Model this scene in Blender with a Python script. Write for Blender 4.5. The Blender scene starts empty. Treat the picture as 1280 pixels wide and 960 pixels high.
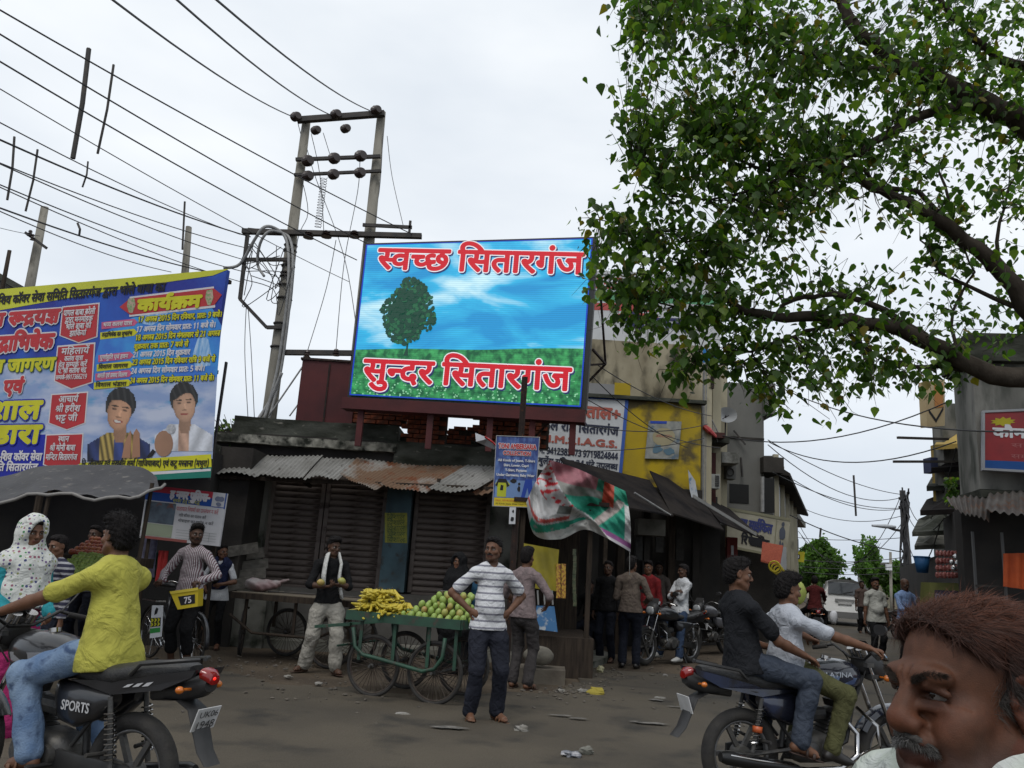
import bpy,math,random
from math import sin,cos
import numpy as np
from mathutils import Vector,Matrix
random.seed(7);np.random.seed(7)
SC=bpy.context.scene
COL=SC.collection
R=math.radians
MRo=Matrix.Rotation
# camera
CAMZ,FPX=1.5,1000.0
PITCH,ROLL=R(12.75),R(3.6)
_f=Vector((0,cos(PITCH),sin(PITCH)))
_u0=Vector((0,-sin(PITCH),cos(PITCH)));_r0=Vector((1,0,0))
_r=_r0*cos(ROLL)+_u0*sin(ROLL)
_u=_u0*cos(ROLL)-_r0*sin(ROLL)
cd=bpy.data.cameras.new('camera');cam=bpy.data.objects.new('camera',cd);COL.objects.link(cam)
cam.matrix_world=Matrix(((_r.x,_u.x,-_f.x,0),(_r.y,_u.y,-_f.y,0),(_r.z,_u.z,-_f.z,CAMZ),(0,0,0,1)))
cd.sensor_width=36;cd.lens=36*FPX/1280;cd.clip_start=.05;cd.clip_end=3000
cd.dof.use_dof=False
SC.camera=cam
# sky and sun (overcast)
SUN_EL,SUN_ROT=R(58),R(200)
wd=bpy.data.worlds.new('World');SC.world=wd;wd.use_nodes=True
nt=wd.node_tree;nt.nodes.clear()
out=nt.nodes.new('ShaderNodeOutputWorld');bg=nt.nodes.new('ShaderNodeBackground')
sky=nt.nodes.new('ShaderNodeTexSky');sky.sky_type='NISHITA';sky.sun_disc=False
sky.sun_elevation=SUN_EL;sky.sun_rotation=SUN_ROT;sky.air_density=1.0;sky.dust_density=3
tc=nt.nodes.new('ShaderNodeTexCoord');mp=nt.nodes.new('ShaderNodeMapping')
mp.inputs['Scale'].default_value=(1,1,2.6)
nz=nt.nodes.new('ShaderNodeTexNoise');nz.inputs['Scale'].default_value=1.7;nz.inputs['Detail'].default_value=5
nz.inputs['Roughness'].default_value=.5
rp=nt.nodes.new('ShaderNodeValToRGB')
rp.color_ramp.elements[0].position=.3;rp.color_ramp.elements[0].color=(6.2,6.75,7.4,1)
rp.color_ramp.elements[1].position=.72;rp.color_ramp.elements[1].color=(9.2,9.4,9.5,1)
sx=nt.nodes.new('ShaderNodeSeparateXYZ')
rz=nt.nodes.new('ShaderNodeValToRGB')
rz.color_ramp.elements[0].position=0.0;rz.color_ramp.elements[0].color=(.70,.745,.81,1)
rz.color_ramp.elements[1].position=.55;rz.color_ramp.elements[1].color=(1,1,1,1)
mu=nt.nodes.new('ShaderNodeMix');mu.data_type='RGBA';mu.blend_type='MULTIPLY';mu.inputs[0].default_value=1
mx=nt.nodes.new('ShaderNodeMix');mx.data_type='RGBA';mx.inputs[0].default_value=.93
L=nt.links.new
L(tc.outputs['Generated'],mp.inputs[0]);L(mp.outputs[0],nz.inputs['Vector']);L(nz.outputs['Fac'],rp.inputs[0])
L(tc.outputs['Generated'],sx.inputs[0]);L(sx.outputs['Z'],rz.inputs[0])
L(rp.outputs[0],mu.inputs[6]);L(rz.outputs[0],mu.inputs[7])
L(sky.outputs[0],mx.inputs[6]);L(mu.outputs[2],mx.inputs[7]);L(mx.outputs[2],bg.inputs[0])
bg.inputs[1].default_value=.123
L(bg.outputs[0],out.inputs[0])
sd=bpy.data.lights.new('sun','SUN');sd.energy=1.3;sd.angle=R(25);sd.color=(1,.97,.93)
so=bpy.data.objects.new('sun',sd);COL.objects.link(so)
so.rotation_euler=(R(90)-SUN_EL,0,math.pi-SUN_ROT)
SC.view_settings.view_transform='Standard';SC.view_settings.look='None'
SC.view_settings.exposure=0.0;SC.view_settings.gamma=1.0;SC.view_settings.use_curve_mapping=False
SC.cycles.max_bounces=5;SC.cycles.diffuse_bounces=3;SC.cycles.glossy_bounces=3
SC.cycles.transmission_bounces=4;SC.cycles.transparent_max_bounces=8
# pixel <-> place helpers (used to measure the place)
def ray(px,py):return _f+_r*((px-640)/FPX)+_u*((480-py)/FPX)
def at(px,py,Y):
 d=ray(px,py);t=Y/d.y
 return Vector((d.x*t,Y,CAMZ+d.z*t))
def atz(px,py,z=0.0):
 d=ray(px,py);t=(z-CAMZ)/d.z
 return Vector((d.x*t,d.y*t,z))
def V(*a):return Vector(a)
# materials
MATS={}
def _inp(n,k,v):
 if k in n.inputs:n.inputs[k].default_value=v
def col4(c):return(c[0],c[1],c[2],1)
def mat(name,c=(.5,.5,.5),c2=None,sc=4,rough=.8,metal=0,bump=0,bsc=None,det=5,lo=.35,hi=.65,stretch=(1,1,1),
  c3=None,sc3=None,lo3=.5,hi3=.6,emit=0,spec=.5,coat=0,alpha=None,coord='Object',trans=0,sss=0,rvar=0,dist=0,bdist=.01):
 if name in MATS:return MATS[name]
 m=bpy.data.materials.new(name);m.use_nodes=True;t=m.node_tree;b=t.nodes['Principled BSDF']
 _inp(b,'Base Color',col4(c));_inp(b,'Roughness',rough);_inp(b,'Metallic',metal);_inp(b,'Specular IOR Level',spec)
 _inp(b,'Coat Weight',coat);_inp(b,'Transmission Weight',trans)
 if sss:_inp(b,'Subsurface Weight',sss);_inp(b,'Subsurface Radius',(.012,.005,.003));_inp(b,'Subsurface Scale',1.0)
 lk=t.links.new
 co=t.nodes.new('ShaderNodeTexCoord');mpn=t.nodes.new('ShaderNodeMapping');mpn.inputs['Scale'].default_value=stretch
 lk(co.outputs[coord],mpn.inputs[0])
 def noise(s,d=det):
  n=t.nodes.new('ShaderNodeTexNoise');n.inputs['Scale'].default_value=s;n.inputs['Detail'].default_value=d
  n.inputs['Distortion'].default_value=dist
  lk(mpn.outputs[0],n.inputs['Vector']);return n
 def ramp(n,a,bb):
  r=t.nodes.new('ShaderNodeMapRange');r.inputs[1].default_value=a;r.inputs[2].default_value=bb
  lk(n.outputs['Fac'],r.inputs[0]);return r
 cur=None
 if c2 is not None:
  n=noise(sc);r=ramp(n,lo,hi);x=t.nodes.new('ShaderNodeMix');x.data_type='RGBA'
  x.inputs[6].default_value=col4(c);x.inputs[7].default_value=col4(c2);lk(r.outputs[0],x.inputs[0]);cur=x.outputs[2]
  if rvar:
   rr=t.nodes.new('ShaderNodeMapRange');rr.inputs[1].default_value=lo;rr.inputs[2].default_value=hi
   rr.inputs[3].default_value=rough;rr.inputs[4].default_value=rough+rvar
   lk(n.outputs['Fac'],rr.inputs[0]);lk(rr.outputs[0],b.inputs['Roughness'])
  if c3 is not None:
   n3=noise(sc3 or sc*3.7);r3=ramp(n3,lo3,hi3);y=t.nodes.new('ShaderNodeMix');y.data_type='RGBA'
   lk(cur,y.inputs[6]);y.inputs[7].default_value=col4(c3);lk(r3.outputs[0],y.inputs[0]);cur=y.outputs[2]
  lk(cur,b.inputs['Base Color'])
 if bump:
  n=noise(bsc or sc*6,6);bp=t.nodes.new('ShaderNodeBump');bp.inputs['Strength'].default_value=bump
  bp.inputs['Distance'].default_value=bdist
  lk(n.outputs['Fac'],bp.inputs['Height']);lk(bp.outputs[0],b.inputs['Normal'])
 if emit:
  _inp(b,'Emission Color',col4(c));_inp(b,'Emission Strength',emit)
  if cur:lk(cur,b.inputs['Emission Color'])
 if alpha is not None:_inp(b,'Alpha',alpha)
 MATS[name]=m;return m
def vcmat(name,rough=.7,bump=0,bsc=60,var=.15,vsc=12,spec=.4,sss=0,emit=0,metal=0,bdist=.004):
 if name in MATS:return MATS[name]
 m=mat(name,rough=rough,spec=spec,sss=sss,metal=metal);t=m.node_tree;b=t.nodes['Principled BSDF'];lk=t.links.new
 a=t.nodes.new('ShaderNodeAttribute');a.attribute_name='Col'
 co=t.nodes.new('ShaderNodeTexCoord');n=t.nodes.new('ShaderNodeTexNoise');n.inputs['Scale'].default_value=vsc;n.inputs['Detail'].default_value=6
 lk(co.outputs['Object'],n.inputs['Vector'])
 r=t.nodes.new('ShaderNodeMapRange');r.inputs[1].default_value=.3;r.inputs[2].default_value=.7;r.inputs[3].default_value=1-var;r.inputs[4].default_value=1+var
 lk(n.outputs['Fac'],r.inputs[0])
 x=t.nodes.new('ShaderNodeVectorMath');x.operation='SCALE';lk(a.outputs['Color'],x.inputs[0]);lk(r.outputs[0],x.inputs['Scale'])
 lk(x.outputs[0],b.inputs['Base Color'])
 if emit:lk(x.outputs[0],b.inputs['Emission Color']);_inp(b,'Emission Strength',emit)
 if bump:
  n2=t.nodes.new('ShaderNodeTexNoise');n2.inputs['Scale'].default_value=bsc;n2.inputs['Detail'].default_value=6
  lk(co.outputs['Object'],n2.inputs['Vector'])
  bp=t.nodes.new('ShaderNodeBump');bp.inputs['Strength'].default_value=bump;bp.inputs['Distance'].default_value=bdist
  lk(n2.outputs['Fac'],bp.inputs['Height']);lk(bp.outputs[0],b.inputs['Normal'])
 return m
# things and parts
def thing(name,label,cat,loc=(0,0,0),rz=0,group=None):
 o=bpy.data.objects.new(name,None);COL.objects.link(o);o.empty_display_size=.2
 o.location=loc;o.rotation_euler=(0,0,rz);o['label']=label;o['category']=cat
 if group:o['group']=group
 MW[o.name]=Matrix.Translation(Vector(loc))@MRo(rz,4,'Z')
 return o
MW={}
def tag(o,label=None,cat=None,group=None,kind=None):
 if label:o['label']=label
 if cat:o['category']=cat
 if group:o['group']=group
 if kind:o['kind']=kind
 return o
class MB:
 def __init__(s):s.v=[];s.f=[];s.c=[];s.col=None
 def add(s,vs,fs):
  o=len(s.v);s.v+=[tuple(p)for p in vs];s.f+=[tuple(i+o for i in f)for f in fs]
  s.c+=[s.col]*len(vs)
  return s
 def box(s,c,sz,M=None):
  hx,hy,hz=sz[0]/2,sz[1]/2,sz[2]/2
  vs=[Vector((x,y,z))for x in(-hx,hx)for y in(-hy,hy)for z in(-hz,hz)]
  if M is not None:vs=[M@v for v in vs]
  return s.add([v+Vector(c)for v in vs],[(0,1,3,2),(4,6,7,5),(0,4,5,1),(2,3,7,6),(0,2,6,4),(1,5,7,3)])
 def beam(s,a,b,w,h,up=(0,0,1)):
  a=Vector(a);b=Vector(b);d=b-a;l=d.length
  if l<1e-6:return s
  z=d/l;x=Vector(up).cross(z)
  if x.length<1e-3:x=Vector((1,0,0)).cross(z)
  if x.length<1e-3:x=Vector((0,1,0)).cross(z)
  x.normalize();y=z.cross(x)
  M=Matrix((x,y,z)).transposed()
  return s.box((a+b)/2,(w,h,l),M)
 def cyl(s,a,b,r1,r2=None,n=10,cap=True):
  return s.tube([a,b],[r1,r1 if r2 is None else r2],n,cap)
 def tube(s,pts,r,n=8,cap=True,flat=1.0,closed=False):
  pts=[Vector(p)for p in pts];m=len(pts)
  rr=r if isinstance(r,(list,tuple))else[r]*m
  vs=[];fs=[];px=None
  for i,p in enumerate(pts):
   if closed:d=pts[(i+1)%m]-pts[i-1]
   else:d=pts[min(i+1,m-1)]-pts[max(i-1,0)]
   if d.length<1e-9:d=Vector((0,0,1))
   d.normalize()
   if px is None:
    x=d.cross(Vector((0,0,1)))
    if x.length<.05:x=d.cross(Vector((0,1,0)))
   else:x=px-d*px.dot(d)
   x.normalize();px=x;y=d.cross(x)
   for k in range(n):
    a=2*math.pi*k/n;vs.append(p+x*(cos(a)*rr[i])+y*(sin(a)*rr[i]*flat))
  for i in range(m if closed else m-1):
   j=(i+1)%m
   for k in range(n):fs.append((i*n+k,i*n+(k+1)%n,j*n+(k+1)%n,j*n+k))
  if cap and not closed:fs.append(tuple(range(n-1,-1,-1)));fs.append(tuple((m-1)*n+k for k in range(n)))
  return s.add(vs,fs)
 def torus(s,c,axis,Rm,r,n=32,k=8,flat=1.0):
  axis=Vector(axis).normalized();x=axis.orthogonal().normalized();y=axis.cross(x);c=Vector(c);vs=[];fs=[]
  for i in range(n):
   a=2*math.pi*i/n;d=x*cos(a)+y*sin(a)
   for j in range(k):
    b=2*math.pi*j/k;vs.append(c+d*(Rm+r*cos(b))+axis*(r*flat*sin(b)))
  for i in range(n):
   for j in range(k):fs.append((i*k+j,((i+1)%n)*k+j,((i+1)%n)*k+(j+1)%k,i*k+(j+1)%k))
  return s.add(vs,fs)
 def ball(s,c,r,n=10,m=7,M=None,jit=0,rnd=random):
  c=Vector(c);r=(r,r,r)if not isinstance(r,(tuple,list))else r;vs=[Vector((0,0,1))];fs=[]
  for i in range(1,m):
   t=math.pi*i/m
   for k in range(n):
    a=2*math.pi*k/n;vs.append(Vector((sin(t)*cos(a),sin(t)*sin(a),cos(t))))
  vs.append(Vector((0,0,-1)))
  for k in range(n):fs.append((0,1+k,1+(k+1)%n));
  for i in range(m-2):
   for k in range(n):fs.append((1+i*n+k,1+(i+1)*n+k,1+(i+1)*n+(k+1)%n,1+i*n+(k+1)%n))
  e=len(vs)-1
  for k in range(n):fs.append((e,1+(m-2)*n+(k+1)%n,1+(m-2)*n+k))
  o=[]
  for v in vs:
   q=1+rnd.uniform(-jit,jit)if jit else 1
   w=Vector((v.x*r[0],v.y*r[1],v.z*r[2]))*q
   o.append((M@w if M is not None else w)+c)
  return s.add(o,fs)
 def prism(s,poly,a,b):
  d=Vector(b)-Vector(a);n=len(poly);P=[Vector(p)for p in poly]
  return s.add(P+[p+d for p in P],[tuple(range(n-1,-1,-1)),tuple(range(n,2*n))]+[(i,(i+1)%n,n+(i+1)%n,n+i)for i in range(n)])
 def loft(s,secs,n=16,cap=True,power=2.0,axis='x'):
  vs=[];fs=[];m=len(secs)
  for q in secs:
   x,y,z,w,h=q[:5];pw=q[5]if len(q)>5 else power;sh=q[6]if len(q)>6 else 0
   for k in range(n):
    a=2*math.pi*k/n;c_,s_=cos(a),sin(a)
    cy=math.copysign(abs(c_)**(2/pw),c_)*w;cz=math.copysign(abs(s_)**(2/pw),s_)*h
    vs.append((x+sh*cz,y+cy,z+cz))
  for i in range(m-1):
   for k in range(n):fs.append((i*n+k,i*n+(k+1)%n,(i+1)*n+(k+1)%n,(i+1)*n+k))
  if cap:fs.append(tuple(range(n-1,-1,-1)));fs.append(tuple((m-1)*n+k for k in range(n)))
  return s.add(vs,fs)
 def build(s,name,m,parent=None,world=False,smooth=False,edge=None):
  me=bpy.data.meshes.new(name)
  vs=s.v
  if world and parent is not None:
   I=MW[parent.name].inverted();vs=[tuple(I@Vector(v))for v in vs]
  me.from_pydata(vs,[],s.f);me.validate();me.update()
  if any(c is not None for c in s.c)and len(me.vertices)==len(s.c):
   a=me.color_attributes.new('Col','FLOAT_COLOR','POINT')
   a.data.foreach_set('color',np.array([col4(c or(.5,.5,.5))for c in s.c],dtype=np.float32).ravel())
  for mm in(m if isinstance(m,(list,tuple))else[m]):me.materials.append(mm)
  if smooth:
   me.shade_smooth()
   if edge is not None:
    try:me.set_sharp_from_angle(angle=R(edge))
    except Exception:pass
  o=bpy.data.objects.new(name,me);COL.objects.link(o)
  if parent is not None:o.parent=parent
  return o
def _bw(s,*a,**k):return s.build(*a,world=True,**k)
MB.bw=_bw
def hin(parent,name,me,loc=(0,0,0),rot=None,scale=None):
 o=bpy.data.objects.new(name,me);COL.objects.link(o);o.parent=parent;o.location=loc
 if rot is not None:o.rotation_euler=rot
 if scale is not None:o.scale=scale
 return o
def ctn(a,b,sag,n=14,wob=0):
 a=Vector(a);b=Vector(b);o=[]
 for i in range(n+1):
  t=i/n;p=a.lerp(b,t);p.z-=sag*4*t*(1-t)
  if wob and 0<i<n:p+=Vector((random.uniform(-wob,wob),random.uniform(-wob,wob),random.uniform(-wob,wob)))
  o.append(p)
 return o
# lettering
_GC={}
def _glyph(i):
 if i in _GC:return _GC[i]
 out=[]
 for q in GLYPHS[i]:
  x=y=0;c=[]
  for j in range(0,len(q),2):x+=q[j]>>1;y+=q[j+1];c.append((x,y,q[j]&1))
  pts=[];m=len(c)
  for j in range(m):
   x0,y0,o0=c[j-1];x1,y1,o1=c[j];x2,y2,o2=c[(j+1)%m]
   if o1:pts.append((x1,y1))
   else:
    A=(x0,y0)if o0 else((x0+x1)/2,(y0+y1)/2);Bp=(x2,y2)if o2 else((x1+x2)/2,(y1+y2)/2)
    if not o0:pts.append(A)
    for t in(.33,.67):pts.append(((1-t)**2*A[0]+2*t*(1-t)*x1+t*t*Bp[0],(1-t)**2*A[1]+2*t*(1-t)*y1+t*t*Bp[1]))
  out.append(pts)
 _GC[i]=out;return out
def letters(text):
 x=0;ps=[]
 for q in TEXTS[text]:
  g,ox,oy=q if isinstance(q,tuple)else(q,0,0)
  for c in _glyph(g):ps.append([((a+x+ox)*.004,(b+oy)*.004)for a,b in c])
  x+=ADV[g]
 return ps,x*.004
def put_text(text,name,m,parent,org,ux,uy,height=None,width=None,off=0,proud=.002,align='C',thick=0,latin=False,emboss=None,bold=0):
 if latin:
  c=bpy.data.curves.new(name,'FONT');c.body=text;c.resolution_u=3;sc0=1.0;c.offset=bold
 else:
  ps,w=letters(text)
  c=bpy.data.curves.new(name,'CURVE');c.dimensions='2D';c.fill_mode='BOTH';c.offset=off+bold
  for p in ps:
   q=[p[0]]
   for a in p[1:]:
    if abs(a[0]-q[-1][0])+abs(a[1]-q[-1][1])>.004:q.append(a)
   if len(q)<3:continue
   sp=c.splines.new('POLY');sp.points.add(len(q)-1);sp.use_cyclic_u=True
   for k,a in enumerate(q):sp.points[k].co=(a[0],a[1],0,1)
 if latin:c.offset=off+bold
 to=bpy.data.objects.new(name,c);me=bpy.data.meshes.new_from_object(to)
 bpy.data.objects.remove(to);bpy.data.curves.remove(c)
 n=len(me.vertices)
 if n==0:return None
 a=np.empty(n*3,np.float32);me.vertices.foreach_get('co',a);a=a.reshape(-1,3)
 if latin:
  x0,x1=a[:,0].min()+off,a[:,0].max()-off;h0,h1=0.0,.72
 else:x0,x1=0.0,w;h0,h1=0.0,.64
 sy=height/(h1-h0)if height else None;sx_=width/(x1-x0)if width else None
 if sy is None:sy=sx_
 if sx_ is None:sx_=sy
 ax={'C':(x0+x1)/2,'L':x0,'R':x1}[align]
 ux=Vector(ux);uy=Vector(uy);nn=ux.cross(uy).normalized();org=Vector(org)
 X=np.array(ux)[None]*((a[:,:1]-ax)*sx_)+np.array(uy)[None]*((a[:,1:2]-(h0+h1)/2)*sy)+np.array(org+nn*proud)[None]
 if parent is not None:
  I=np.array(MW[parent.name].inverted());X=X@I[:3,:3].T+I[:3,3]
 me.vertices.foreach_set('co',X.astype(np.float32).ravel());me.update()
 me.name=name;me.materials.clear();me.materials.append(m)
 o=bpy.data.objects.new(name,me);COL.objects.link(o)
 if parent is not None:o.parent=parent
 return o
class Face:
 def __init__(s,bl,br,tl,tr):s.bl,s.br,s.tl,s.tr=map(Vector,(bl,br,tl,tr));s.ux=(s.br-s.bl).normalized();s.n=s.ux.cross(s.tl-s.bl).normalized();s.uy=s.n.cross(s.ux);s.w=(s.br-s.bl).length;s.h=(s.tl-s.bl).length
 def p(s,u,v,d=0):return s.bl.lerp(s.br,u).lerp(s.tl.lerp(s.tr,u),v)+s.n*d
 def poly(s,mb,uv,d):return mb.add([s.p(u,v,d)for u,v in uv],[tuple(range(len(uv)))])
 def rect(s,mb,u0,v0,u1,v1,d):return s.poly(mb,[(u0,v0),(u1,v0),(u1,v1),(u0,v1)],d)
 def text(s,t,name,m,parent,u,v,h=None,w=None,d=.003,**k):
  return put_text(t,name,m,parent,s.p(u,v),s.ux,s.uy,height=h*s.h if h else None,width=w*s.w if w else None,proud=d,**k)
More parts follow.
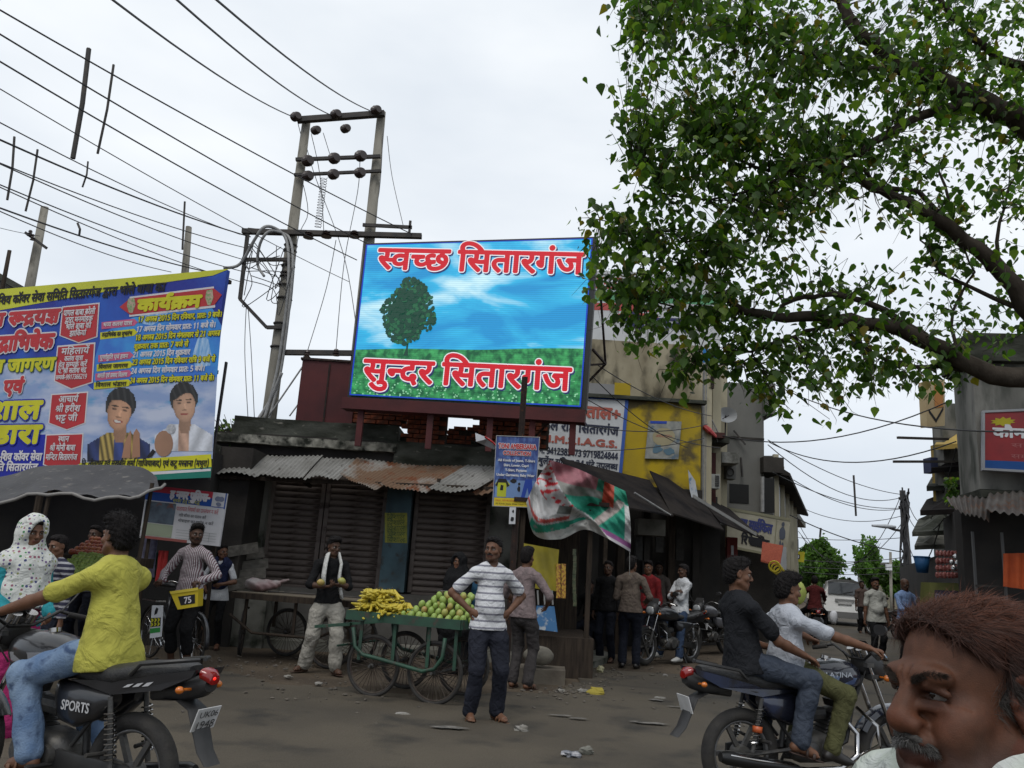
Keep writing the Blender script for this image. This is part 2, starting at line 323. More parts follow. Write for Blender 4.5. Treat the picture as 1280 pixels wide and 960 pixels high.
GLYPHS=[
[],
[[-91,193,0,6,16,9,13,0,10,0,16,-9,1,-6,0,-6,-16,-9,-9,0,-12,0,-16,9]],
[[41,109,0,6,16,10,15,0,12,0,18,-10,1,-6,0,-7,-18,-9,-11,0,-14,0,-16,9],[41,30,0,6,16,10,15,0,12,0,18,-10,1,-6,0,-7,-18,-9,-11,0,-14,0,-16,9]],
[[237,54,0,-17,-46,-17,-33,0,-44,0,-66,32,-31,37,37,7,22,-27,50,-31,31,0,20,0,24,9,1,10,0,9,-20,14,-15,7,-14,-1,-15,-1,-1,18,34,0,28,11,1,10,0,8,-24,8,-13,0,-20,0,-30,-4,-15,-5,-13,17,14,4,38,6,25,0,40,0,42,-20,1,-14,0,-20,-33,-10,6,-3,5,-2,18,-1,21,0,16,0,24,1,13,2,1,47,-35,0,1,18,131,0,1,-18,-51,0,1,-138,-41,0,1,72,-12,-1,-22,-1,-13,0,-8,0,-11,0,8,-7]],
[[237,54,0,-17,-46,-17,-33,0,-44,0,-66,32,-31,37,37,7,22,-27,50,-31,31,0,20,0,24,9,1,10,0,9,-20,14,-15,7,-14,-1,-15,-1,-1,18,34,0,28,11,1,10,0,8,-24,8,-13,0,-20,0,-30,-4,-15,-5,-13,17,14,4,38,6,25,0,40,0,42,-20,1,-14,0,-20,-33,-10,6,-3,5,-2,18,-1,21,0,16,0,24,1,13,2,1,47,-35,0,1,18,261,0,1,-18,-51,0,1,-138,-41,0,1,138,-87,0,1,-138,-41,0,1,72,-12,-1,-22,-1,-13,0,-8,0,-11,0,8,-7]],
[[137,56,-16,0,-28,-4,-11,-3,-24,7,-32,19,1,13,0,7,12,10,9,3,12,4,30,4,25,0,47,0,1,22,-155,0,1,18,253,0,1,-18,-53,0,1,-40,-91,0,-16,0,-14,-1,-3,-2,-8,-3,1,-5,0,-6,16,-9,9,-3,22,5,29,0,36,0,50,-19,1,-17,0,-16,-42,-18,-37,-3,16,-3,30,-6,19,-2,-15,-18,-30,7,-52,14,-21,7,-30,1,-34,7,1,8,0,6,14,7,13,0,10,0,22,-5,15,-6,8,-1,7,0,34,0,40,10,1,11,0,8,-26,10]],
[[137,56,-16,0,-28,-4,-11,-3,-24,7,-32,19,1,13,0,7,12,10,9,3,12,4,30,4,25,0,47,0,1,22,-155,0,1,18,253,0,1,-18,-53,0,1,-40,-91,0,-16,0,-14,-1,-3,-2,-8,-3,1,-5,0,-6,16,-9,9,-3,22,5,29,0,36,0,50,-19,1,-17,0,-16,-42,-18,-37,-3,16,-3,30,-6,19,-2,-15,-18,-30,7,-52,14,-21,7,-30,1,-34,7,1,8,0,6,14,7,13,0,10,0,22,-5,15,-6,8,-1,7,0,34,0,40,10,1,11,0,8,-26,10],[147,154,-10,8,-14,20,1,8,0,17,44,17,35,0,16,0,26,-3,11,-3,-11,-16,-8,2,-18,3,-11,0,-20,0,-20,-11,1,-9,0,-9,14,-15,13,-9]],
[[1,156,283,0,1,-18,-55,0,16,-10,1,-12,0,-22,-37,-12,16,-8,30,-21,1,-15,0,-12,-22,-18,-40,-8,-23,0,-28,0,-52,15,-48,35,-21,28,37,6,14,-19,34,-30,38,-17,25,0,20,0,28,10,1,12,0,10,-24,18,-19,7,-14,-1,-17,0,-1,17,36,1,36,12,1,12,0,7,-14,11,-11,4,-175,0]],
[[285,138,-47,0,1,-43,0,-13,-6,-15,-9,-5,-18,-12,-39,-2,-7,18,10,2,16,2,5,3,8,3,4,9,1,10,1,43,-115,0,1,-50,0,-11,4,-15,8,-9,20,-8,19,-5,55,-16,32,-8,28,-17,1,-12,0,-10,-18,-18,-5,-5,-35,10,6,6,12,11,1,5,0,5,-8,7,-24,9,-25,7,-41,12,-20,6,-28,12,-5,9,-8,9,1,17,1,59,-39,0,1,18,285,0]],
[[389,138,-161,0,1,-51,24,13,35,0,32,0,42,-21,1,-19,0,-12,-14,-26,-17,-12,-35,10,12,8,16,21,1,10,0,12,-20,11,-17,0,-26,0,-27,-18,1,-64,-39,0,1,44,-12,-6,-36,-8,-25,0,-22,0,-42,9,-24,19,1,14,0,20,54,24,45,0,12,0,28,-2,9,0,-3,-19,-8,1,-24,2,-9,0,-28,0,-32,-13,1,-12,0,-13,30,-13,21,0,22,0,34,11,17,7,1,73,-185,0,1,18,389,0]],
[[365,138,1,-138,-39,0,1,11,-18,-5,-42,-4,-19,0,-54,0,-98,26,-49,32,-14,8,-8,12,1,4,0,6,16,8,17,0,12,0,20,-6,7,-4,10,4,8,15,1,7,0,7,-4,12,-3,5,-99,0,1,18,417,0,1,-18],[269,58,16,0,30,7,11,5,1,68,-183,0,8,-10,1,-14,0,-20,-34,-24,-29,-7,34,-21,78,-22,49,0,22,0,40,5,19,5,1,20,-12,-4,-32,-5,-19,0,-24,0,-36,10,-22,17,1,12,0,18,48,20,41,0,8,0,26,-1,9,-1,-3,-18,-6,2,-18,1,-9,0,-24,0,-28,-11,1,-11,0,-11,28,-10]],
[[105,138,1,-80,0,-6,-12,-8,-11,0,-12,0,-28,11,-20,15,1,7,0,6,14,7,19,0,13,0,1,48,-63,0,1,18,289,0,1,-18,-51,0,1,-138,-39,0,1,138]],
[[303,138,-49,0,1,-138,-41,0,1,42,-14,-6,-40,-6,-25,0,-38,0,-48,20,1,16,0,8,8,12,13,6,-20,4,-24,18,1,10,0,8,7,6,-25,0,1,18,303,0],[85,67,0,-10,28,-10,23,0,26,0,38,11,13,7,1,73,-137,0,-10,-6,1,-8,0,-10,22,-10,17,-1,14,2,19,0,12,0,11,-1,-1,-17,-4,0,-8,0,-3,0,-24,0,-28,-10]],
[[325,138,-51,0,1,-138,-39,0,1,41,-12,-4,-36,-7,-25,0,-38,0,-50,21,1,18,0,7,14,13,9,4,-71,-1,1,18,147,0,8,0,18,0,3,0,-1,-18,-15,0,-30,0,-36,-12,1,-12,0,-10,30,-11,19,0,26,0,36,11,13,7,1,73,-231,0,1,18,325,0]],
[[327,138,1,-138,-39,0,1,92,-67,0,-22,0,-7,1,20,-7,20,-20,1,-12,0,-11,-20,-15,-32,-8,-19,0,-28,0,-48,15,-44,35,-19,30,37,6,22,-33,50,-35,29,0,16,0,22,9,1,10,0,11,-30,19,-23,7,17,16,135,0,1,28,-285,0,1,18,379,0,1,-18]],
[[137,56,-16,0,-28,-4,-11,-3,-24,7,-32,19,1,13,0,7,12,10,9,3,12,4,28,4,25,0,49,0,1,22,-155,0,1,18,387,0,1,-18,-51,0,1,-138,-41,0,1,52,-12,-2,-24,-1,-13,0,-10,0,-11,1,4,-5,1,-7,0,-16,-42,-18,-37,-3,16,-3,30,-6,19,-2,-15,-18,-30,7,-52,14,-21,7,-30,1,-34,7,1,8,0,6,14,7,13,0,10,0,22,-5,15,-6,8,-1,7,0,34,0,40,10,1,11,0,8,-26,10],[241,67,28,0,25,4,1,67,-93,0,1,-40,-91,0,-16,0,-14,-1,-3,-2,-8,-3,1,-5,0,-6,16,-9,9,-3,22,5,29,0,20,0,19,-4,14,-1,30,-2]],
[[261,138,-73,0,1,-51,-27,0,-24,0,-32,-4,-11,-3,-26,-10,1,-16,0,-12,20,-16,36,-8,23,0,26,0,38,7,23,5,13,-18,-20,-5,-50,-7,-25,0,-36,0,-54,13,-30,25,1,17,0,16,32,23,56,11,33,0,1,33,-143,0,1,18,261,0]],
[[181,56,-16,0,-28,-4,-11,-3,-24,7,-32,19,1,13,0,7,10,10,11,3,10,4,32,4,25,0,47,0,1,22,-199,0,1,18,297,0,1,-18,-55,0,1,-40,-91,0,-14,0,-14,-1,-3,-2,-8,-3,1,-5,0,-6,14,-9,9,-3,24,5,27,0,38,0,50,-19,1,-17,0,-16,-50,-22,-49,0,-48,0,-78,22,-29,18,33,12,28,-17,60,-17,37,0,58,0,1,20,0,9,-24,9]],
[[317,138,1,-138,-39,0,1,138,-65,0,1,-58,0,-10,-8,-15,-9,-5,-10,-7,-34,-7,-21,0,-46,0,-23,15,-8,6,-8,17,1,14,1,50,-39,0,1,18,369,0,1,-18],[125,54,26,0,11,8,6,4,4,12,1,10,1,50,-89,0,1,-50,0,-10,4,-11,5,-4,6,-4,18,-5]],
[[241,138,1,-138,-39,0,1,82,-53,0,-30,0,-32,-3,-7,-4,-12,-5,1,-11,0,-12,36,-23,37,-14,-27,-13,-22,10,-40,20,-24,21,1,12,0,9,14,14,11,5,14,6,42,6,35,0,65,0,1,38,-199,0,1,18,293,0,1,-18]],
[[277,138,1,-138,-39,0,1,45,-14,-5,-40,-7,-27,0,-42,0,-60,24,-9,23,46,6,40,17,1,14,0,12,-24,13,-17,0,-14,0,-16,-6,1,-6,0,-12,43,-3,-3,-17,-34,2,-36,15,1,15,0,14,36,14,27,0,20,0,38,-9,24,-18,1,-14,0,-18,-40,-23,-35,-8,10,-8,30,-9,25,0,28,0,36,10,17,8,1,69,-39,0,1,18,133,0,1,-18]],
[[207,-14,-10,8,-20,18,-3,6,-8,0,-12,-1,-7,0,-22,0,-42,5,-36,12,-20,20,1,14,0,11,14,16,15,5,16,8,48,6,29,0,5,0,1,24,-147,0,1,18,269,0,1,-18,-79,0,1,-42,-23,0,-30,0,-34,-3,-13,-4,-10,-4,-12,-11,1,-8,0,-14,38,-17,43,0,2,0,6,0,5,0,-4,5,1,4,0,9,22,7,13,0,22,0,22,-12,1,-8,0,-8,-14,-8,-11,-2,8,-6,16,-13,13,-9]],
[[317,138,-51,0,1,-138,-41,0,1,38,-14,-6,-38,-6,-27,0,-38,0,-48,20,1,17,0,7,8,12,11,5,-24,5,-30,17,1,14,0,15,42,20,33,0,26,0,36,-14,1,-11,0,-12,-19,-10,-31,9,6,3,6,6,1,3,0,3,-12,7,-11,0,-14,0,-20,-11,1,-9,0,-8,16,-10,24,-4,15,-1,14,2,19,0,6,0,14,0,3,-1,-1,-17,-4,0,-8,0,-3,0,-24,0,-28,-10,1,-9,0,-11,28,-10,23,0,26,0,38,11,13,7,1,77,-29,0,1,18,125,0]],
[[1,156,285,0,1,-18,-51,0,1,-138,-39,0,1,74,-89,0,1,-13,0,-7,-14,-7,-11,0,-12,0,-26,11,-20,14,1,8,0,5,14,7,17,0,145,0,1,46,-191,0]],
[[241,138,1,-138,-39,0,1,48,-16,-5,-34,-7,-21,0,-20,0,-34,7,-9,5,-12,7,-12,19,1,16,1,48,-39,0,1,18,293,0,1,-18],[201,138,-119,0,1,-46,0,-10,4,-12,6,-7,7,-3,10,-6,27,0,20,0,34,10,15,6]],
[[293,138,-51,0,1,-138,-39,0,1,41,-12,-4,-40,-7,-27,0,-28,0,-44,10,-24,19,1,13,0,21,60,23,49,0,8,0,20,-1,20,-1,5,0,-1,-18,-10,1,-26,2,-11,0,-10,0,-7,-1,67,-42,10,4,9,4,1,74,-199,0,1,18,293,0],[65,72,0,-13,32,-13,25,0,10,0,16,2,9,1,-69,43,-20,-6]],
[[89,158,18,0,28,-5,13,-7,8,-4,12,-17,1,-16,1,-29,101,0,1,58,-65,0,1,18,159,0,1,-18,-49,0,1,-138,-41,0,1,62,-99,0,1,-9,0,-8,-14,-7,-9,0,-10,0,-20,6,-20,10,-10,11,1,5,0,4,14,6,17,0,15,0,1,26,0,12,-4,13,-5,3,-10,8,-21,0,-12,0,-16,-6,1,-6,0,-7,24,-7,29,-1,-3,-18,-36,2,-44,15,1,16,0,15,36,13]],
[[255,138,1,-138,-39,0,1,62,-109,0,1,-9,0,-8,-16,-7,-7,0,-10,0,-22,6,-16,10,-12,11,1,5,0,4,12,6,19,0,15,0,1,58,-63,0,1,18,307,0,1,-18],[215,138,-109,0,1,-58,111,0]],
[[299,156,1,-18,-51,0,1,-138,-41,0,1,45,-12,-5,-40,-7,-25,0,-44,0,-56,30,-5,25,30,4,30,11,1,11,0,7,-12,12,-5,5,-61,0,1,18],[65,75,10,-12,30,-12,27,0,24,0,38,10,13,7,1,70,-97,0,14,-13,1,-14,0,-27]],
[[199,10,-27,-13,-30,12,-52,25,-40,22,-9,8,-12,8,-6,9,1,4,0,5,16,8,17,0,12,0,20,-6,7,-5,20,5,18,15,1,10,0,6,-4,11,-3,4,-119,0,1,18,213,0,1,-18,-51,0,8,-9,1,-15,0,-13,-22,-19,-38,-14,-23,-4,22,-14,60,-27]],
[[1,138,1,18,347,0,1,-18,-51,0,1,-138,-39,0,1,89,-2,0,-3,0,-12,0,-26,-6,-22,-16,-9,-15,-37,6,6,12,11,8,-12,5,-24,5,-15,0,-20,0,-20,-11,1,-9,0,-10,20,-17,42,-19,29,-12,-25,-13,-30,13,-48,22,-28,24,1,13,0,13,26,17,36,7,19,0,22,0,36,-7,17,-7,30,14,45,0,2,0,3,0,1,32]],
[[287,138,-51,0,1,-138,-39,0,1,41,-14,-4,-36,-7,-27,0,-26,0,-42,10,-24,19,1,13,0,21,56,23,49,0,6,0,20,-1,18,-1,5,0,-1,-19,-10,1,-24,2,-9,0,-32,0,-34,-14,1,-12,0,-13,32,-12,23,0,26,0,36,11,15,7,1,73,-193,0,1,18,287,0]],
[[61,47,-16,0,-24,9,1,8,0,7,18,7,15,0,8,0,20,-3,17,-6,24,4,32,21,1,17,0,14,-28,17,-23,0,-16,0,-16,-7,1,-6,0,-4,10,-9,30,-6,29,0,-9,-18,-46,2,-48,21,1,14,0,13,36,16,35,0,24,0,40,-11,26,-21,1,-16,0,-17,-34,-29,-29,-9,22,-9,42,-24,17,-11,-31,-11,-26,18,-42,23,-17,7,-14,-1],[297,138,1,-138,-39,0,1,138,-45,0,1,18,139,0,1,-18]],
[[297,156,1,-18,-51,0,1,-138,-39,0,1,48,-16,-4,-36,-8,-23,0,-20,0,-34,7,-9,5,-12,7,-12,19,1,16,1,48,-39,0,1,18],[205,138,-101,0,103,-66],[95,60,12,-6,27,0,12,0,24,4,13,3,-99,66,1,-35,0,-10,2,-12,6,-7]],
[[295,138,1,-138,-41,0,1,66,-14,-2,-28,-1,-19,0,-22,0,-46,3,-15,3,-10,-3,-11,-3,20,-13,56,-27,31,-13,-25,-13,-28,12,-50,25,-38,22,-11,8,-10,8,-6,9,1,4,0,5,16,8,17,0,12,0,20,-6,7,-4,10,4,8,15,1,7,0,8,-4,12,-3,4,-99,0,1,18,347,0,1,-18],[185,80,20,0,32,2,17,3,1,53,-111,0,4,-4,4,-12,1,-8,0,-10,-8,-16,-7,-5,24,-3]],
[[161,17,18,3,24,9,1,8,0,9,-30,11,-31,0,-34,0,-38,-14,1,-12,0,-8,12,-14,36,-18,37,-13,-27,-14,-46,18,-50,31,1,19,0,10,16,15,15,5,-10,4,-14,14,1,8,0,7,10,10,9,3,12,4,30,4,21,0,67,0,1,22,-179,0,1,18,273,0,1,-18,-51,0,1,-40,-103,0,-16,0,-14,-1,-3,-2,-8,-3,1,-5,0,-5,10,-8,9,-3,24,4,27,0,34,0,44,-11,20,-16,1,-10,0,-14,-34,-19,-31,-5]],
[[85,138,1,-138,-39,0,1,138,-43,0,1,18,137,0,1,-18]],
[[45,138,-43,0,1,18,41,0,-6,5,-8,13,1,7,0,19,58,24,49,0,72,0,108,-38,41,-32,-41,0,-76,52,-91,0,-36,0,-38,-15,1,-13,0,-7,8,-11,7,-4,55,0,1,-18,-51,0,1,-138,-39,0]],
[[-91,154,-8,8,-10,16,1,9,0,16,42,21,39,0,30,0,40,-14,28,-30,15,-24,55,0,1,-18,-51,0,1,-138,-39,0,1,138,-43,0,1,18,45,0,-14,26,-30,24,-27,0,-20,0,-22,-12,1,-11,0,-8,10,-14,9,-7]],
[[-123,-3,28,6,29,0,38,0,42,-19,1,-16,0,-16,-48,-19,-41,0,-50,0,-70,23,-29,19,33,11,18,-12,36,-16,38,-7,27,0,52,0,1,19,0,8,-24,8,-15,0,-14,0,-20,-3,-11,-3]],
[[-31,-61,-12,-3,-28,-3,-13,0,-38,0,-42,20,1,15,0,15,46,20,41,0,36,0,56,-14,44,-23,17,-13,-29,-10,-28,21,-56,22,-35,0,-26,0,-26,-10,1,-8,0,-10,26,-7,17,0,12,0,22,3,11,2]],
[[-83,154,-12,20,-20,22,-24,10,-17,0,-10,0,-18,-2,-5,-2,-11,18,20,4,25,0,28,0,40,-13,32,-31,13,-26]],
[[85,138,1,-138,-39,0,1,138,-43,0,1,18,137,0,1,-18],[149,216,-10,-25,-54,-21,-37,0,-36,0,-54,22,-17,24,37,6,14,-18,32,-17,29,0,28,0,28,19,9,16]],
[[85,138,1,-138,-39,0,1,138,-43,0,1,18,137,0,1,-18],[45,154,-10,20,-20,22,-26,10,-15,0,-12,0,-16,-2,-7,-2,-11,18,20,4,27,0,28,0,38,-13,32,-31,15,-26]],
[[85,138,1,-138,-39,0,1,138,-43,0,1,18,137,0,1,-18],[41,154,-14,10,-22,9,-22,3,-11,0,-10,0,-22,-3,-9,-3,-11,18,12,2,24,3,15,0,22,0,36,-11,13,-9,3,1,-10,12,-20,15,-20,6,-15,0,-12,0,-16,-2,-7,-2,-11,17,20,4,27,0,28,0,38,-13,32,-31,15,-26]],
[[97,156,43,0,1,-156,-41,0]],
[[313,138,1,-138,-39,0,1,81,-16,-3,-36,-5,-23,0,-26,0,-42,5,-15,4,-24,-8,-24,-13,1,-9,0,-5,10,-10,26,-7,25,0,4,0,7,0,-2,5,1,4,0,8,20,7,13,0,20,0,22,-13,1,-7,0,-7,-12,-8,-11,-3,10,-5,18,-11,15,-6,-27,-10,-14,8,-26,15,-7,6,-4,0,-16,-1,-5,0,-30,0,-44,11,-24,17,1,11,0,14,34,18,25,7,-22,8,-24,17,1,12,0,13,42,18,39,0,30,0,46,-14,1,-15,0,-12,-24,-17,-19,-7,8,-1,22,-1,13,0,22,0,40,5,21,7,1,35,-45,0,1,18,139,0,1,-18],[77,126,0,-9,22,-13,17,-4,38,12,1,14,0,6,-18,10,-19,0,-16,0,-22,-9]],
[[135,56,0,12,-42,18,-47,8,13,16,181,0,1,28,-235,0,1,18,329,0,1,-18,-51,0,1,-138,-39,0,1,92,-71,0,-18,0,-22,1,-7,1,30,-8,28,-20,1,-12,0,-12,-30,-17,-21,-3,14,-4,38,-8,17,-2,-15,-18,-26,5,-48,15,-19,8,-28,1,-34,6,1,9,0,6,14,7,13,0,10,0,22,-5,17,-6,20,1,22,11]],
[[-95,154,-10,8,-14,20,1,8,0,17,44,17,35,0,16,0,26,-3,11,-3,-9,-16,-8,2,-20,3,-11,0,-20,0,-20,-11,1,-9,0,-9,14,-15,13,-9]],
[[1,156,187,0,1,-18,-185,0],[103,74,1,-13,0,-7,-14,-7,-11,0,-12,0,-26,11,-20,14,1,8,0,5,14,7,17,0,145,0,1,-18]],
[[105,80,111,0,1,-18,-109,0,1,-9,0,-8,-16,-7,-7,0,-10,0,-22,6,-16,10,-12,11,1,5,0,4,12,6,19,0,15,0,1,58,-63,0,1,18,183,0,1,-18,-77,0]],
[[1,156,259,0,1,-18,-257,0],[269,87,-10,2,-9,0,-12,0,-26,-6,-22,-16,-9,-15,-37,6,6,12,11,8,-12,5,-24,5,-15,0,-20,0,-20,-11,1,-9,0,-10,20,-17,42,-19,29,-12,-25,-13,-30,13,-48,22,-28,24,1,13,0,13,26,17,36,7,19,0,22,0,36,-7,17,-7,30,14,45,0,6,0,16,0,7,-2]],
[[185,80,16,0,24,2,17,1,5,-18,-14,-1,-26,-1,-13,0,-22,0,-46,3,-15,3,-10,-3,-11,-3,20,-13,56,-27,31,-13,-25,-13,-28,12,-50,25,-38,22,-11,8,-10,8,-6,9,1,4,0,5,16,8,17,0,12,0,20,-6,7,-4,10,4,8,15,1,7,0,8,-4,12,-3,4,-99,0,1,18,203,0,1,-18,-61,0,4,-4,4,-12,1,-8,0,-10,-8,-16,-7,-5,24,-3]],
[[25,13,65,19,-28,3,-36,20,1,17,0,20,54,24,45,0,12,0,28,-2,9,0,-3,-19,-8,1,-24,2,-9,0,-28,0,-32,-13,1,-12,0,-13,30,-13,21,0,22,0,34,11,17,7,1,73,-185,0,1,18,389,0,1,-18,-161,0,1,-50,12,5,30,7,17,0,32,0,42,-21,1,-19,0,-12,-14,-26,-17,-12,-35,10,12,8,16,21,1,10,0,12,-20,11,-17,0,-12,0,-28,-9,-13,-9,1,-64,-39,0,1,43,-4,-1,-10,-4,-5,-2,-119,-39]],
[[65,16,-23,17,125,37,-22,14,-30,11,-21,0,-14,0,-28,-4,-19,-5,-13,18,16,4,38,6,23,0,20,0,32,-6,30,-14,21,-12,1,56,-191,0,1,18,285,0,1,-18,-51,0,1,-138,-39,0,1,58]],
[[21,1,87,19,-22,2,-38,12,-22,19,1,15,0,11,14,16,15,5,16,8,48,6,29,0,5,0,1,24,-147,0,1,18,269,0,1,-18,-79,0,1,-42,-23,0,-30,0,-34,-3,-13,-4,-10,-4,-12,-11,1,-8,0,-14,38,-17,43,0,2,0,6,0,5,0,-4,5,1,4,0,9,22,7,13,0,22,0,22,-12,1,-8,0,-8,-14,-8,-11,-2,8,-6,16,-13,13,-9,-33,-8,-10,8,-20,18,-3,6,-131,-34]],
[[23,13,87,25,-28,2,-15,8,-12,7,-12,19,1,16,1,48,-39,0,1,18,293,0,1,-18,-51,0,1,-138,-39,0,1,48,-153,-51],[201,138,-119,0,1,-46,0,-10,4,-12,6,-7,7,-3,10,-6,27,0,18,0,36,10,15,6]],
[[123,10,-23,17,127,37,-30,4,-46,6,-19,4,-20,-6,-46,-15,-23,-7,-23,18,20,4,38,11,21,5,-28,10,-20,18,1,10,0,13,44,19,37,0,32,0,44,-18,1,-15,0,-11,-24,-17,-15,-7,22,-4,60,-7,27,-1,1,60,-37,0,1,18,131,0,1,-18,-51,0,1,-138,-39,0,1,58],[85,124,0,-6,16,-13,25,-7,16,6,20,13,1,8,0,9,-20,8,-17,0,-14,0,-24,-9]],
[[143,75,36,0,42,-10,20,-16,1,-9,0,-13,-30,-17,-29,-6,-13,17,16,3,20,8,1,7,0,9,-28,9,-33,0,-38,0,-34,-13,1,-10,0,-6,12,-13,32,-14,35,-9,8,1,9,0,38,0,42,-19,1,-16,0,-16,-46,-19,-43,0,-48,0,-72,23,-27,19,31,11,18,-12,36,-16,40,-7,25,0,52,0,1,19,0,8,-24,8,-15,0,-12,0,-22,-3,-9,-3,-7,10,-44,14,-40,25,1,15,0,9,16,14,13,5,-8,5,-14,13,1,8,0,7,10,10,9,3,12,4,30,4,21,0,67,0,1,22,-179,0,1,18,273,0,1,-18,-51,0,1,-40,-103,0,-16,0,-14,-1,-3,-2,-8,-3,1,-5,0,-5,10,-8,9,-3,22,4]],
[[249,40,-28,0,-40,19,1,16,0,1,-8,2,-20,3,-9,1,-10,-6,-32,-9,-15,-3,22,-14,60,-27,33,-13,-27,-13,-30,12,-52,25,-40,22,-9,8,-12,8,-6,9,1,4,0,5,16,8,17,0,12,0,20,-6,7,-5,20,5,18,15,1,10,0,6,-4,11,-3,4,-119,0,1,18,401,0,1,-18,-239,0,8,-9,1,-15,0,-9,-5,-7,14,-2,13,-3,10,7,32,9,27,0,30,0,46,-13,36,-24,15,-14,-31,-8,-22,21,-44,21,-27,0,-22,0,-20,-10,1,-8,0,-9,22,-7,15,0,8,0,14,1,9,1,13,-16,-12,-3,-22,-1]],
[[-83,154,-12,20,-20,22,-24,10,-17,0,-10,0,-18,-2,-5,-2,-11,18,20,4,25,0,28,0,40,-13,32,-31,13,-26],[-55,205,0,6,16,9,13,0,10,0,18,-9,1,-6,0,-6,-18,-8,-9,0,-12,0,-16,8]],
[[85,138,1,-138,-39,0,1,138,-43,0,1,18,137,0,1,-18],[45,154,-10,20,-20,22,-26,10,-15,0,-12,0,-16,-2,-7,-2,-11,18,20,4,27,0,28,0,38,-13,32,-31,15,-26],[73,205,0,6,18,9,11,0,12,0,16,-9,1,-6,0,-6,-16,-8,-11,0,-10,0,-18,8]],
[[1,156,561,0,1,-18,-89,0,1,-19,26,-3,34,-21,1,-18,0,-15,-26,-27,-46,-22,-66,-13,-39,0,-50,0,-48,21,1,16,0,5,6,11,9,5,-20,5,-24,16,1,11,0,15,46,16,37,0,8,0,26,-1,9,-2,-3,-17,-8,1,-16,2,-11,0,-44,0,1,-16,0,-8,24,-8,17,-2,14,2,19,0,6,0,12,0,3,0,-1,-18,-2,0,-8,0,-3,0,-46,0,1,-17,0,-10,30,-9,29,0,38,0,62,15,38,27,1,18,0,11,-22,16,-21,0,-16,0,-14,-9,1,-6,0,-8,26,-13,29,-4,-15,-15,-40,5,-38,21,1,13,0,12,28,17,27,2,1,18,-429,0],[253,50,-18,-8,-44,-12,-31,0,-38,0,-50,21,1,18,0,7,14,13,9,4,-71,-1,1,18,147,0,8,0,18,0,3,0,-1,-18,-15,0,-30,0,-36,-12,1,-12,0,-10,30,-11,19,0,24,0,34,10,13,6]],
[[143,36,-54,0,-64,22,1,22,0,14,30,19,54,9,33,0,5,0,1,16,-143,0,1,18,261,0,1,-18,-73,0,1,-34,-37,0,-16,0,-36,-2,-11,-4,-8,-3,-12,-9,1,-7,0,-14,44,-11,33,0,26,0,42,7,21,5,13,-18,-12,-3,-28,-5,-13,-2,1,-28,-37,0,-16,0,-36,-2,-11,-4,-8,-3,-12,-9,1,-7,0,-14,44,-11,33,0,26,0,42,7,21,5,13,-18,-20,-5,-52,-7,-25,0,-54,0,-64,22,1,22,0,14,30,19,54,9,33,0,5,0,1,8]],
[[115,-31,-28,0,-42,10,-24,18,1,11,0,15,32,20,31,4,-10,9,1,12,0,11,16,16,13,5,18,8,48,6,31,0,3,0,1,24,-197,0,1,18,317,0,1,-18,-77,0,1,-42,-23,0,-30,0,-36,-3,-11,-4,-22,-8,1,-15,0,-14,38,-17,45,0,6,0,5,0,-2,5,1,4,0,9,20,7,13,0,22,0,22,-12,1,-8,0,-8,-16,-9,-13,-2,43,-55,-33,-8,-27,40,-22,-12,-54,-17],[61,8,0,-12,32,-10,23,0,22,0,36,10,30,14,13,8,-6,0,-8,0,-3,0,-24,0,-48,6,-19,8,-18,-2,-26,-12]],
[[379,-34,-33,-8,-27,40,-16,-10,-42,-18,-54,-11,-31,0,-44,0,-48,19,1,14,0,5,4,9,7,4,-30,4,-40,17,1,15,0,14,38,19,31,0,26,0,34,-13,1,-11,0,-5,-10,-11,-9,-5,-27,10,8,4,1,6,0,3,-8,7,-11,0,-12,0,-20,-11,1,-8,0,-8,20,-9,28,-4,17,-1,16,3,21,0,4,0,12,0,5,0,-3,-17,-2,0,-6,0,-1,0,-20,0,-22,-8,1,-7,0,-9,28,-9,21,0,42,0,64,24,27,18,-6,0,-8,-1,-3,0,-20,0,-44,5,-36,12,-22,20,1,14,0,11,14,16,13,5,18,8,48,6,29,0,5,0,1,24,-283,0,1,18,405,0,1,-18,-79,0,1,-42,-23,0,-30,0,-36,-3,-11,-4,-10,-4,-12,-11,1,-8,0,-14,40,-17,41,0,2,0,6,0,5,0,-2,3,-2,4,1,2,0,9,22,7,13,0,22,0,22,-12,1,-8,0,-8,-16,-9,-13,-2]],
[[481,138,-51,0,1,-138,-39,0,1,38,-16,-6,-36,-6,-27,0,-40,0,-48,20,1,17,0,7,10,12,11,5,-24,5,-30,17,1,14,0,15,42,20,33,0,26,0,34,-14,1,-11,0,-12,-19,-10,-29,9,6,3,4,6,1,3,0,3,-10,7,-11,0,-14,0,-20,-11,1,-9,0,-8,16,-10,24,-4,13,-1,16,2,19,0,6,0,12,0,5,-1,-3,-17,-2,0,-10,0,-1,0,-24,0,-30,-10,1,-9,0,-11,30,-10,23,0,26,0,38,11,13,7,1,77,-31,0,1,18,125,0],[1,156,173,0,1,-18,-171,0],[221,49,-20,-9,-48,-10,-31,0,-28,0,-44,10,-24,19,1,13,0,21,60,23,49,0,10,0,26,-1,9,-1,-1,-17,-10,1,-20,1,-9,0,-10,0,-7,-1,67,-42,10,4,11,5],[65,72,0,-13,32,-13,25,0,18,0,17,3,-69,43,-20,-6]],
